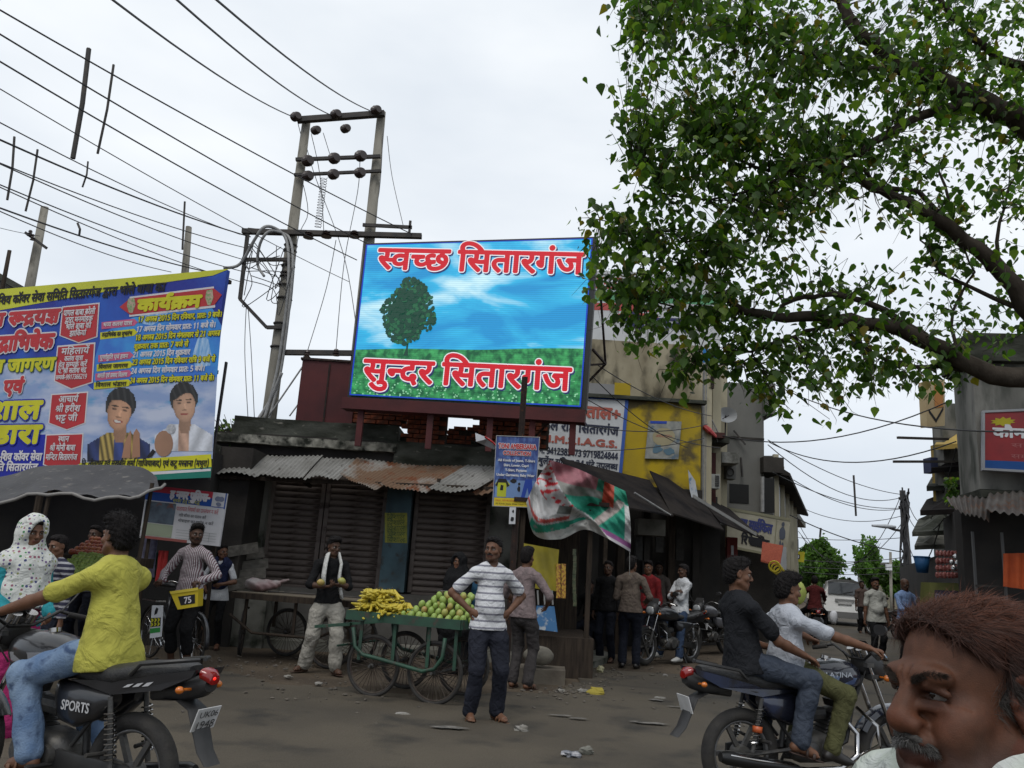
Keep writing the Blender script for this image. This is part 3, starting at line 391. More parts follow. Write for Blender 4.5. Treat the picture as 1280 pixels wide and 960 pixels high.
[[413,138,1,-138,-39,0,1,48,-14,-5,-34,-7,-23,0,-20,0,-32,7,-9,5,-12,7,-5,7,-115,0,1,-9,0,-8,-16,-7,-7,0,-10,0,-22,6,-16,10,-12,11,1,5,0,4,12,6,19,0,15,0,1,58,-63,0,1,18,465,0,1,-18],[105,80,111,0,-2,4,1,6,1,48,-107,0],[373,138,-117,0,1,-46,0,-10,2,-12,8,-7,5,-3,12,-6,25,0,20,0,36,10,13,6]],
[[129,116,6,0,20,-1,18,-1,5,0,-1,-19,-10,1,-24,2,-9,0,-32,0,-34,-14,1,-12,0,-13,32,-12,25,0,22,0,42,11,17,10,-8,10,-1,10,30,4,32,11,1,11,0,7,-12,12,-7,5,-231,0,1,18,469,0,1,-18,-51,0,1,-138,-39,0,1,45,-14,-5,-38,-7,-25,0,-26,0,-38,9,-13,9,-12,-5,-28,-10,-38,-6,-25,0,-26,0,-42,10,-24,19,1,13,0,21,56,23],[237,75,10,-12,30,-12,25,0,26,0,36,10,15,7,1,70,-99,0,16,-13,1,-14,0,-27]],
[[191,10,-25,-13,-28,12,-50,25,-38,22,-11,8,-10,8,-6,9,1,4,0,5,16,8,17,0,12,0,20,-6,7,-4,10,4,8,15,1,7,0,8,-4,12,-3,4,-99,0,1,18,249,0,12,2,17,0,20,0,38,-9,24,-18,1,-14,0,-18,-40,-23,-37,-8,12,-8,30,-9,27,0,24,0,38,10,17,8,1,69,-41,0,1,18,135,0,1,-18,-51,0,1,-138,-39,0,1,45,-14,-5,-40,-7,-27,0,-34,0,-54,16,-13,16,-24,-2,-27,0,-22,0,-46,3,-15,3,-10,-3,-11,-3,20,-13,56,-27],[185,80,20,0,36,2,21,2,32,6,26,16,1,11,0,12,-24,13,-17,0,-12,0,-16,-6,1,-6,0,-12,41,-3,-3,-17,-32,2,-40,15,1,15,0,4,5,4,-75,0,4,-4,4,-12,1,-8,0,-10,-8,-16,-7,-5,24,-3]],
[[451,138,1,-138,-41,0,1,48,-14,-5,-34,-7,-23,0,-20,0,-32,7,-9,5,-6,4,-12,9,-1,5,-14,-2,-30,-1,-19,0,-22,0,-46,3,-15,3,-10,-3,-11,-3,20,-13,56,-27,31,-13,-25,-13,-28,12,-50,25,-38,22,-11,8,-10,8,-6,9,1,4,0,5,16,8,17,0,12,0,20,-6,7,-4,10,4,8,15,1,7,0,8,-4,12,-3,4,-99,0,1,18,503,0,1,-18],[185,80,20,0,30,2,17,2,0,3,1,3,1,48,-109,0,4,-4,4,-12,1,-8,0,-10,-8,-16,-7,-5,24,-3],[409,138,-117,0,1,-46,0,-10,2,-12,8,-7,5,-3,12,-6,27,0,20,0,34,10,13,6]],
[[107,-41,-38,25,-34,66,1,34,0,35,34,63,39,26,43,0,-36,-26,-36,-64,1,-34,0,-33,36,-65,37,-27]],
[[31,-41,34,26,36,64,1,33,0,34,-36,65,-33,27,41,0,38,-26,36,-65,1,-35,0,-34,-36,-64,-37,-25]],
[[121,72,-95,0,1,18,97,0,1,47,37,0,1,-47,95,0,1,-18,-93,0,1,-48,-35,0]],
[[25,-32,6,14,14,34,5,13,49,0,5,-3,-8,-13,-24,-31,-11,-14]],
[[25,84,123,0,1,-20,-121,0]],
[[37,14,0,9,18,7,13,0,14,0,18,-7,1,-9,0,-10,-18,-8,-13,0,-12,0,-18,8]],
[[139,-2,-58,0,-56,48,1,44,0,28,22,42,50,21,43,0,58,0,56,-48,1,-43,0,-29,-22,-41,-50,-22],[139,16,38,0,32,36,1,38,0,36,-32,36,-37,0,-38,0,-32,-36,1,-36,0,-37,32,-37]],
[[131,0,1,112,0,10,2,25,1,9,-8,-5,-12,-5,-7,-4,-35,-15,-23,15,93,36,39,0,1,-178]],
[[25,19,85,47,26,13,34,21,20,20,1,12,0,15,-32,15,-25,0,-24,0,-38,-9,-15,-7,-23,14,18,9,52,12,33,0,46,0,56,-25,1,-23,0,-13,-22,-25,-38,-24,-25,-13,-67,-37,1,-1,169,0,1,-20,-221,0]],
[[115,-2,-26,0,-48,4,-19,5,1,21,22,-6,48,-6,25,0,44,0,42,19,1,17,0,16,-50,15,-41,0,-33,0,1,19,35,0,40,0,40,18,1,15,0,13,-32,14,-27,0,-26,0,-40,-8,-17,-6,-21,15,18,7,54,11,35,0,52,0,54,-25,1,-19,0,-18,-42,-22,-33,-3,1,-1,42,-2,46,-23,1,-17,0,-24,-64,-29]],
[[171,40,-163,0,1,20,163,120,47,0,1,-120,53,0,1,-20,-51,0,1,-40,-43,0],[171,60,1,44,0,9,2,20,2,18,1,5,-1,0,-4,-4,-12,-13,-5,-5,-101,-74]],
[[121,-2,-26,0,-46,4,-15,5,1,21,12,-4,30,-5,32,-3,15,0,38,0,44,19,1,20,0,17,-42,19,-41,0,-14,0,-32,-3,-9,0,-21,6,13,84,171,0,1,-20,-129,0,-9,-51,8,1,28,2,15,0,34,0,50,-12,32,-24,1,-17,0,-28,-66,-31]],
[[145,-2,-32,0,-54,16,-30,36,1,26,0,16,8,30,20,26,34,21,54,12,41,0,8,0,26,-1,9,-1,1,-19,-10,1,-20,2,-11,0,-32,0,-42,-12,-26,-19,-10,-26,-1,-15,5,0,10,9,36,12,31,0,44,0,56,-28,1,-26,0,-28,-58,-32],[145,16,28,0,38,20,1,22,0,16,-32,20,-33,0,-20,0,-34,-10,-18,-14,1,-8,0,-11,16,-21,32,-14]],
[[207,158,-183,0,1,20,231,0,1,-17,-135,-161,-47,0]],
[[139,-2,-54,0,-58,25,1,23,0,18,40,22,31,8,-24,7,-34,21,1,16,0,15,28,19,46,9,27,0,28,0,46,-9,26,-19,1,-15,0,-16,-36,-20,-27,-8,20,-4,34,-14,22,-18,1,-12,0,-14,-28,-22,-50,-12],[139,104,24,5,34,15,1,14,0,12,-32,13,-25,0,-26,0,-32,-13,1,-12,0,-14,34,-14],[137,16,36,0,34,16,1,14,0,12,-36,18,-37,9,-32,-7,-30,-19,1,-14,0,-13,32,-16]],
[[97,-2,-10,0,-24,1,-9,1,1,19,10,-2,22,-1,11,0,32,0,44,11,24,20,10,26,3,15,-3,0,-10,-9,-36,-12,-27,0,-46,0,-56,28,1,26,0,28,58,32,51,0,34,0,52,-17,32,-35,1,-27,0,-15,-8,-30,-20,-27,-36,-21,-54,-11],[135,84,22,0,32,10,18,15,1,8,0,11,-16,20,-30,14,-23,0,-30,0,-38,-20,1,-21,0,-17,34,-20]]]
ADV=[65,0,68,191,256,123,123,137,138,190,204,141,148,158,186,189,126,144,181,142,160,130,154,139,142,143,176,150,145,102,170,139,170,144,169,133,65,65,65,0,0,0,65,65,65,95,178,160,0,90,88,125,97,190,138,130,142,177,133,197,0,65,276,126,155,198,236,229,230,256,247,88,88,138,67,85,67,138,138,138,138,138,138,138,138,138,138]
TEXTS={
'स्वच्छ सितारगंज':[52,31,62,0,37,34,19,36,29,11,1,14],
'सुन्दर सितारगंज':[34,39,49,21,29,0,37,34,19,36,29,11,1,14],
'श्री शिव कॉवर सेवा समिति सितारगंज द्वारा भोले बाबा का':[57,38,0,37,32,31,0,9,42,31,29,0,34,41,31,36,0,34,37,27,37,19,0,37,34,19,36,29,11,1,14,0,64,36,29,36,0,26,43,30,41,0,25,36,25,36,(0,-4,0),(9,-4,0),36],
'कार्यक्रम':[9,36,28,48,53,27],
'भव्य रूद्रयज्ञ':[26,68,0,59,55,28,47],
'रूद्राभिषेक':[59,55,36,37,26,33,41,9],
'विशाल जागरण':[37,31,32,36,30,0,14,36,11,29,18],
'एवं':[8,31,1],
'विशाल':[37,31,32,36,30],
'भंडारा':[26,1,17,36,29,36],
'आयोजक-शिव कॉवर सेवा':[4,28,43,14,9,75,37,32,31,0,9,42,31,29,0,34,41,31,36],
'समिति सितारगंज':[34,37,27,37,19,0,37,34,19,36,29,11,1,14],
'पागल बाबा बरेली':[24,36,11,30,0,25,36,25,36,0,25,29,41,30,38],
'द्वारा मनमोहक':[64,36,29,36,0,27,23,27,43,35,9],
'भोले बाबा की':[26,43,30,41,0,25,36,25,36,0,9,38],
'झाकियां':[15,36,37,9,28,36,1],
'महिलायें':[27,37,35,30,36,28,60],
'कलश यात्रा':[9,30,32,0,28,36,54,36],
'हेतु सम्पर्क करें':[35,41,19,39,0,34,67,9,(48,-55,0),0,9,29,60],
'प. श्री सतीश चंद्र':[24,76,0,57,38,0,34,19,38,32,0,13,1,55],
'सम्पर्क-9917366219':[34,67,9,(48,-55,0),75,86,86,78,84,80,83,83,79,78,86],
'आचार्य':[4,13,36,28,48],
'श्री हरीश':[57,38,0,35,29,38,32],
'भट्ट जी':[26,63,0,14,38],
'स्थान':[69,36,23],
'श्री मोनी बाबा':[57,38,0,27,43,23,38,0,25,36,25,36],
'मन्दिर सितारगंज':[27,37,49,21,29,0,37,34,19,36,29,11,1,14],
'भव्य कलश यात्रा':[26,68,0,9,30,32,0,28,36,54,36],
'रूद्राभिषेक का शुभारंभ':[59,55,36,37,26,33,41,9,0,9,36,0,32,39,26,36,29,1,26],
'पूर्णाहुति एवं हवन':[24,40,18,36,48,58,37,19,0,8,31,1,0,35,31,23],
'आरती एवं प्रसाद वितरण':[4,29,19,38,0,8,31,1,0,56,34,36,21,0,37,31,19,29,18],
'विशाल भंडारा':[37,31,32,36,30,0,26,1,17,36,29,36],
'17 अगस्त 2015 दिन रविवार, प्रातः 9 बजे।':[78,84,0,3,11,52,19,0,79,77,78,82,0,37,21,23,0,29,37,31,31,36,29,74,0,56,36,19,2,0,86,0,25,14,41,45],
'17 अगस्त दिन सोमवार प्रातः 11 बजे से।':[78,84,0,3,11,52,19,0,37,21,23,0,34,43,27,31,36,29,0,56,36,19,2,0,78,78,0,25,14,41,0,34,41,45],
'18 अगस्त 2015 दिन मंगलवार से 21 अगस्त':[78,85,0,3,11,52,19,0,79,77,78,82,0,37,21,23,0,27,1,11,30,31,36,29,0,34,41,0,79,78,0,3,11,(52,-4,0),19],
'शुक्रवार तक प्रातः 7 बजे से':[32,39,53,31,36,29,0,19,9,0,56,36,19,2,0,84,0,25,14,41,0,34,41],
'21 अगस्त 2015 दिन शुक्रवार':[79,78,0,3,11,52,19,0,79,77,78,82,0,37,21,23,0,32,39,53,31,36,29],
'23 अगस्त 2015 दिन रविवार रात्रि 9 बजे से':[79,80,0,3,11,52,19,0,79,77,78,82,0,37,21,23,0,29,37,31,31,36,29,0,29,36,37,54,0,86,0,25,14,41,0,34,41],
'24 अगस्त दिन सोमवार प्रातः 5 बजे।':[79,81,0,3,11,52,19,0,37,21,23,0,34,43,27,31,36,29,0,56,36,19,2,0,82,0,25,14,41,45],
'24 अगस्त 2015 दिन सोमवार प्रातः 11 बजे से।':[79,81,0,3,11,52,19,0,79,77,78,82,0,37,21,23,0,34,43,27,31,36,29,0,56,36,19,2,0,78,78,0,25,14,41,0,34,41,45],
'नि. लीलाधर एवं सुखबीर शर्मा (गाजियाबाद) एवं कटू मस्ताना (मथुरा)':[37,23,76,0,30,38,30,36,22,29,0,8,31,1,0,34,39,10,25,38,29,0,32,27,36,48,0,71,11,36,37,14,28,36,25,36,(21,-4,0),(72,-4,0),0,8,31,1,0,9,16,(40,-13,0),0,27,52,19,36,23,36,0,71,27,20,39,29,36,72],
'ह नगर पुलिस-':[35,0,23,11,29,0,24,39,37,30,34,75],
'सुरक्षा हेतु प्रतिबद्ध':[34,39,29,46,36,0,35,41,19,39,0,56,37,19,25,65],
'यातायात नियमों का उल्लंघन न करें':[28,36,19,36,28,36,19,0,37,23,28,27,61,0,9,36,0,7,51,30,1,12,23,0,23,0,9,29,60],
'गति सीमा का पालन करें':[11,37,19,0,34,38,27,36,0,9,36,0,24,36,30,23,0,9,29,60],
'मोबाइल का प्रयोग न करें':[27,43,25,36,5,30,0,9,36,0,56,28,43,11,0,23,0,9,29,60],
'अस्पताल+':[3,70,19,36,30,73],
'स्कूल रोड सितारगंज':[52,9,(40,-55,0),30,0,29,43,17,0,37,34,19,36,29,11,1,14],
'मो.नं. 9412383473 9719824844':[27,43,76,23,1,76,0,86,81,78,79,80,85,80,81,84,80,0,(86,-4,0),(84,-4,0),(78,-4,0),(86,-4,0),(85,-4,0),(79,-5,0),(81,-5,0),(85,-5,0),(81,-6,0),(81,-6,0)],
'एम्बुलेंस सुविधा 24 घंटे उपलब्ध':[8,50,25,39,30,60,34,0,34,39,37,31,22,36,0,79,81,0,12,1,16,(41,-13,0),0,7,24,30,66],
'तहता साईकिल':[19,35,19,36,0,34,36,6,37,9,30],
'रिपेयरिंग':[37,29,24,41,28,37,29,1,11],
'कौन बनेगा':[9,44,23,0,25,23,41,11,36],
'सम्पर्क करें':[34,67,9,(48,-55,0),0,9,29,60],
'हार्दिक स्वागत':[35,36,37,21,(48,-15,0),9,0,52,31,36,11,19],
'नगर':[23,11,29],
}
# smooth bodies: distance field + surface nets
def _n(v):return np.array(v,dtype=np.float32)
class Body:
 def __init__(s):s.p=[]
 def cone(s,a,b,ra,rb,k=.02,flat=None,op='u',tag=0):
  s.p.append(('cone',_n(a),_n(b),ra,rb,k,(None if flat is None else(_n(flat[0])/np.linalg.norm(_n(flat[0])),flat[1])),op,tag));return s
 def ell(s,c,r,k=.02,rot=None,op='u',tag=0):
  s.p.append(('ell',_n(c),_n(r),None if rot is None else np.array(rot,dtype=np.float32),0,k,None,op,tag));return s
 def merged(s,o):s.p+=o.p;return s
 def mesh(s,vox,disp=None,clips=(),post=None):
  lo=np.full(3,1e9);hi=-lo
  for q in s.p:
   if q[7]!='u':continue
   if q[0]=='cone':
    e=max(q[3],q[4])*(max(1,q[6][1])if q[6]else 1)
    l=np.minimum(q[1],q[2])-e;h=np.maximum(q[1],q[2])+e
   else:e=float(max(q[2]));l=q[1]-e;h=q[1]+e
   lo=np.minimum(lo,l);hi=np.maximum(hi,h)
  lo-=3*vox+.012;hi+=3*vox+.012
  dims=np.ceil((hi-lo)/vox).astype(int)+1
  F=np.full(dims,.2,np.float32)
  ax=[(lo[i]+vox*np.arange(dims[i])).astype(np.float32)for i in range(3)]
  for q in s.p:
   k=q[5]
   if q[0]=='cone':
    e=max(q[3],q[4])*(max(1,q[6][1])if q[6]else 1)+k+2.5*vox+.012;l=np.minimum(q[1],q[2])-e;h=np.maximum(q[1],q[2])+e
   else:e=float(max(q[2]))+k+2.5*vox+.012;l=q[1]-e;h=q[1]+e
   i0=np.clip(np.floor((l-lo)/vox).astype(int),0,dims-1);i1=np.clip(np.ceil((h-lo)/vox).astype(int)+1,1,dims)
   X=ax[0][i0[0]:i1[0],None,None];Y=ax[1][None,i0[1]:i1[1],None];Z=ax[2][None,None,i0[2]:i1[2]]
   if q[0]=='cone':
    _,a,b,ra,rb,k,fl,op,tg=q;ba=b-a
    dx,dy,dz=X-a[0],Y-a[1],Z-a[2]
    if fl is not None:
     nv,ff=fl;dn=(dx*nv[0]+dy*nv[1]+dz*nv[2])*(1/ff-1)
     dx=dx+dn*nv[0];dy=dy+dn*nv[1];dz=dz+dn*nv[2]
     bn=float(ba@nv)*(1/ff-1);ba=ba+bn*nv
    L2=float(ba@ba)+1e-12
    t=np.clip((dx*ba[0]+dy*ba[1]+dz*ba[2])/L2,0,1)
    d=np.sqrt((dx-t*ba[0])**2+(dy-t*ba[1])**2+(dz-t*ba[2])**2)-(ra+(rb-ra)*t)
    if fl is not None and fl[1]<1:d=d*(fl[1]*.5+.5)
   else:
    _,c,r,rot,_0,k,_1,op,tg=q
    dx,dy,dz=X-c[0],Y-c[1],Z-c[2]
    if rot is not None:
     dx,dy,dz=(dx*rot[0,0]+dy*rot[1,0]+dz*rot[2,0],dx*rot[0,1]+dy*rot[1,1]+dz*rot[2,1],dx*rot[0,2]+dy*rot[1,2]+dz*rot[2,2])
    k0=np.sqrt((dx/r[0])**2+(dy/r[1])**2+(dz/r[2])**2);k1=np.sqrt((dx/r[0]**2)**2+(dy/r[1]**2)**2+(dz/r[2]**2)**2)+1e-9
    d=np.where(k0<.05,-float(min(r)),k0*(k0-1)/k1)
   S=F[i0[0]:i1[0],i0[1]:i1[1],i0[2]:i1[2]]
   if op=='u':h_=np.clip(.5+.5*(S-d)/k,0,1);r_=S*(1-h_)+d*h_-k*h_*(1-h_)
   else:h_=np.clip(.5-.5*(S+d)/k,0,1);r_=S*(1-h_)-d*h_+k*h_*(1-h_)
   F[i0[0]:i1[0],i0[1]:i1[1],i0[2]:i1[2]]=r_
  X=ax[0][:,None,None];Y=ax[1][None,:,None];Z=ax[2][None,None,:]
  if disp is not None:F=F+disp(X,Y,Z)
  for(pt,nn)in clips:
   nn=np.array(nn,dtype=float);nn/=np.linalg.norm(nn)
   F=np.maximum(F,((X-pt[0])*nn[0]+(Y-pt[1])*nn[1]+(Z-pt[2])*nn[2]).astype(np.float32))
  if post is not None:F=post(F,X,Y,Z)
  F[0]=F[-1]=.1;F[:,0]=F[:,-1]=.1;F[:,:,0]=F[:,:,-1]=.1
  return nets(F.astype(np.float32),lo,vox)
def nets(F,lo,vox):
 ins=F<0
 nx,ny,nz_=F.shape
 c=np.zeros((nx-1,ny-1,nz_-1),np.int8)
 for i in(0,1):
  for j in(0,1):
   for k in(0,1):c+=ins[i:nx-1+i,j:ny-1+j,k:nz_-1+k]
 act=(c>0)&(c<8)
 I,J,K=np.nonzero(act);n=len(I)
 idx=np.full(act.shape,-1,np.int64);idx[I,J,K]=np.arange(n)
 P=np.zeros((n,3));cnt=np.zeros(n)
 cr=[(i,j,k)for i in(0,1)for j in(0,1)for k in(0,1)]
 for a in range(8):
  for b in range(a+1,8):
   A,B_=cr[a],cr[b]
   if sum(x!=y for x,y in zip(A,B_))!=1:continue
   fa=F[I+A[0],J+A[1],K+A[2]];fb=F[I+B_[0],J+B_[1],K+B_[2]]
   m=(fa<0)!=(fb<0)
   t=np.where(m,fa/(np.where(m,fa-fb,1)),0)
   for q in range(3):P[:,q]+=np.where(m,A[q]+t*(B_[q]-A[q]),0)
   cnt+=m
 P=P/cnt[:,None]+np.stack([I,J,K],1);P=P*vox+lo
 quads=[]
 for axx in range(3):
  sl0=[slice(None)]*3;sl1=[slice(None)]*3;sl0[axx]=slice(0,-1);sl1[axx]=slice(1,None)
  a=ins[tuple(sl0)];b=ins[tuple(sl1)];m=a!=b
  i,j,k=np.nonzero(m);o=[(axx+1)%3,(axx+2)%3]
  g=np.stack([i,j,k],1)
  ok=(g[:,o[0]]>0)&(g[:,o[1]]>0);g=g[ok];fl=a[m][ok]
  def cell(d0,d1):
   h=g.copy();h[:,o[0]]+=d0;h[:,o[1]]+=d1
   return idx[h[:,0],h[:,1],h[:,2]]
  q=np.stack([cell(-1,-1),cell(0,-1),cell(0,0),cell(-1,0)],1)
  q[~fl]=q[~fl][:,::-1]
  quads.append(q)
 q=np.concatenate(quads);q=q[(q>=0).all(1)]
 return P,q
def npm(name,P,Q,m,parent=None,cols=None,smooth=True,world=False):
 me=bpy.data.meshes.new(name)
 if world and parent is not None:
  I=np.array(MW[parent.name].inverted());P=P@I[:3,:3].T+I[:3,3]
 k=Q.shape[1]
 me.vertices.add(len(P));me.vertices.foreach_set('co',np.ascontiguousarray(P,dtype=np.float32).ravel())
 me.loops.add(len(Q)*k);me.loops.foreach_set('vertex_index',np.ascontiguousarray(Q,dtype=np.int32).ravel())
 me.polygons.add(len(Q));me.polygons.foreach_set('loop_start',np.arange(0,len(Q)*k,k,dtype=np.int32))
 me.update(calc_edges=True)
 if cols is not None:
  a=me.color_attributes.new('Col','FLOAT_COLOR','POINT')
  cc=np.ones((len(P),4),np.float32);cc[:,:3]=cols;a.data.foreach_set('color',cc.ravel())
 me.materials.append(m)
 if smooth:me.shade_smooth()
 o=bpy.data.objects.new(name,me);COL.objects.link(o)
 if parent is not None:o.parent=parent
 return o
# people
def vnoise(P,f,seed=0,octs=3):
 rs=np.random.RandomState(seed);o=np.zeros(len(P));a=1;tot=0
 for i in range(octs):
  for j in range(3):
   k=rs.normal(size=3);k=k/np.linalg.norm(k)*f*(.7+.6*rs.rand());o+=a*np.sin(P@k+rs.rand()*6.28)
  tot+=a*3;a*=.55;f*=2.1
 return o/tot*1.8
def folds(amp,f=28,seed=1,zs=1.0):
 rs=np.random.RandomState(seed);ks=[(rs.normal(size=3)*f*np.array([1,1,zs]),rs.rand()*6.28)for _ in range(4)]
 def fn(X,Y,Z):
  o=0
  w=1.5*np.sin(9*X+3+4*Z)+1.3*np.sin(11*Y+7*Z)
  for k,ph in ks:o=o+np.sin(k[0]*X+k[1]*Y+k[2]*Z+ph+w)
  o=o+1.1*np.abs(np.sin(26*X*ks[0][0][0]/f+14*Y+31*Z+2.2*w))**3-.5
  return(o*(amp/3)).astype(np.float32)
 return fn
def ik(a,t,l1,l2,pole):
 a=Vector(a);t=Vector(t);d=t-a;D=min(d.length,(l1+l2)*.999);d.normalize()
 t=a+d*D;x=(l1*l1-l2*l2+D*D)/(2*D);h=math.sqrt(max(0,l1*l1-x*x));p=Vector(pole);p=p-d*p.dot(d)
 if p.length<1e-5:p=d.orthogonal()
 p.normalize();return a+d*x+p*h,t
def hdp(b,C,M,s,det=1,ear=True,age=0):
 T=lambda x,y,z:Vector(C)+M@(Vector((x,y,z))*s)
 Rm=np.array(M)
 def E(c,r,k=.02,op='u'):b.ell(T(*c),[q*s for q in r],k*s,Rm,op)
 def K(a,c,ra,rb,k=.02,op='u',flat=None):b.cone(T(*a),T(*c),ra*s,rb*s,k*s,flat=(None if flat is None else(M@Vector(flat[0]),flat[1])),op=op)
 E((0,-.012,.032),(.076,.094,.083));E((0,.022,-.035),(.060,.064,.082),.03)
 E((0,.04,-.085),(.043,.040,.032),.03);E((0,.072,-.102),(.019,.015,.015),.02)
 for q in(-1,1):
  E((q*.046,.052,-.03),(.024,.024,.02),.02);K((q*.058,.0,-.06),(q*.03,.055,-.095),.018,.016,.025)
  E((q*.031,.096,.0),(.019,.016,.0125),.012,'s')
  E((q*.0125,.098,-.040),(.009,.011,.008),.008)
  if ear:
   E((q*.078,-.008,-.005),(.009,.019,.031),.008);E((q*.084,.0,-.003),(.006,.010,.018),.006,'s')
 K((-.036,.083,.020),(.036,.083,.020),.011,.011,.015)
 K((0,.088,.006),(0,.108,-.032),.0085,.0125,.012)
 K((-.019,.086,-.064),(.019,.086,-.064),.0065,.0065,.008);K((-.016,.084,-.075),(.016,.084,-.075),.0075,.0075,.008)
 E((0,.093,-.0695),(.021,.006,.0016),.003,'s')
def head_frame(yaw=0,pitch=0,roll=0):
 return(MRo(-yaw,3,'Z')@MRo(pitch,3,'X')@MRo(roll,3,'Y'))
def hnp(b,W,d,palm_n,s,side,curl=.4,spread=.12,grip=None):
 d=Vector(d).normalized();pn=Vector(palm_n);pn=(pn-d*pn.dot(d)).normalized();x=d.cross(pn)*side
 s*=1.0;P=Vector(W)
 b.cone(P-d*.01*s,P+d*.075*s,.026*s,.036*s,.012,flat=(pn,.5));K=P+d*.082*s
 for i,(o,l)in enumerate(((.027,.070),(.009,.080),(-.009,.074),(-.026,.058))):
  a=K+x*o*s-d*abs(o)*.25*s;dd=(d+x*o*spread*10).normalized();ang=curl*(1+.12*i)
  p=[a];q=dd
  for j,f in enumerate((.45,.32,.23)):
   q=(MRo(ang*.85,3,d.cross(pn))@q).normalized()
   p.append(p[-1]+q*l*f*s)
  for j in range(3):b.cone(p[j],p[j+1],(.0092-.0012*j)*s,(.0086-.0013*j)*s,.003)
 a=P+x*.022*s+d*.018*s;q1=(d*.6+x*.8+pn*.35).normalized();m=a+q1*.045*s;q2=(d*.9+x*.25+pn*.6*(1 if curl>.3 else.3)).normalized()
 b.cone(a,m,.014*s,.0105*s,.008);b.cone(m,m+q2*.042*s,.0105*s,.0082*s,.004)
def hst(P,Q,C,M,s,n,color,par,length=.018,sweep=0,cfn=None,wid=.0009):
 rs=np.random.RandomState(n);A=P[Q[:,0]];nn=np.cross(P[Q[:,1]]-A,P[Q[:,2]]-A);nn/=np.linalg.norm(nn,axis=1)[:,None]+1e-12
 k=rs.randint(0,len(A),n)
 p0=A[k]+(P[Q[k,2]]-A[k])*rs.rand(n,1);out=p0-np.array(C);out/=np.linalg.norm(out,axis=1)[:,None];N=nn[k];N=np.where((N*out).sum(1)[:,None]<0,-N,N)
 M_=np.array(M);back=-M_[:,1]*.75-M_[:,2]*.5;t=back-N*(N@back)[:,None];t=t+rs.randn(n,3)*(.16 if sweep else 1.2);t/=np.linalg.norm(t,axis=1)[:,None]+1e-9
 l=(length*s*rs.uniform(.6,1.3,n))[:,None];lift=.09 if sweep else.55
 p1=p0+t*l*.5+N*l*lift*.7;p2=p0+t*l+N*l*lift*(.5 if sweep else 1);w=np.cross(t,N+rs.randn(n,3)*.3);w/=np.linalg.norm(w,axis=1)[:,None]+1e-9;w*=wid*s
 V_=np.stack([p0-w,p0+w,p1+w*.8,p1-w*.8,p2],1).reshape(-1,3);b=np.arange(n)[:,None]*5
 F_=np.concatenate([b+np.array([0,1,2]),b+np.array([0,2,3]),b+np.array([3,2,4])])
 c=np.repeat((cfn(p0,rs)if cfn else np.array(color)[None]*rs.uniform(.6,2.2,(n,1))),5,0)
 o=npm('hst',V_,F_,vcmat('strand',rough=.6,var=.1,spec=.25),par,c,smooth=False);o['kind']='stuff'
SKIN={'tan':(.20,.095,.052),'brown':(.125,.058,.032),'dark':(.07,.034,.02)}
HAIRC=(.006,.005,.005)
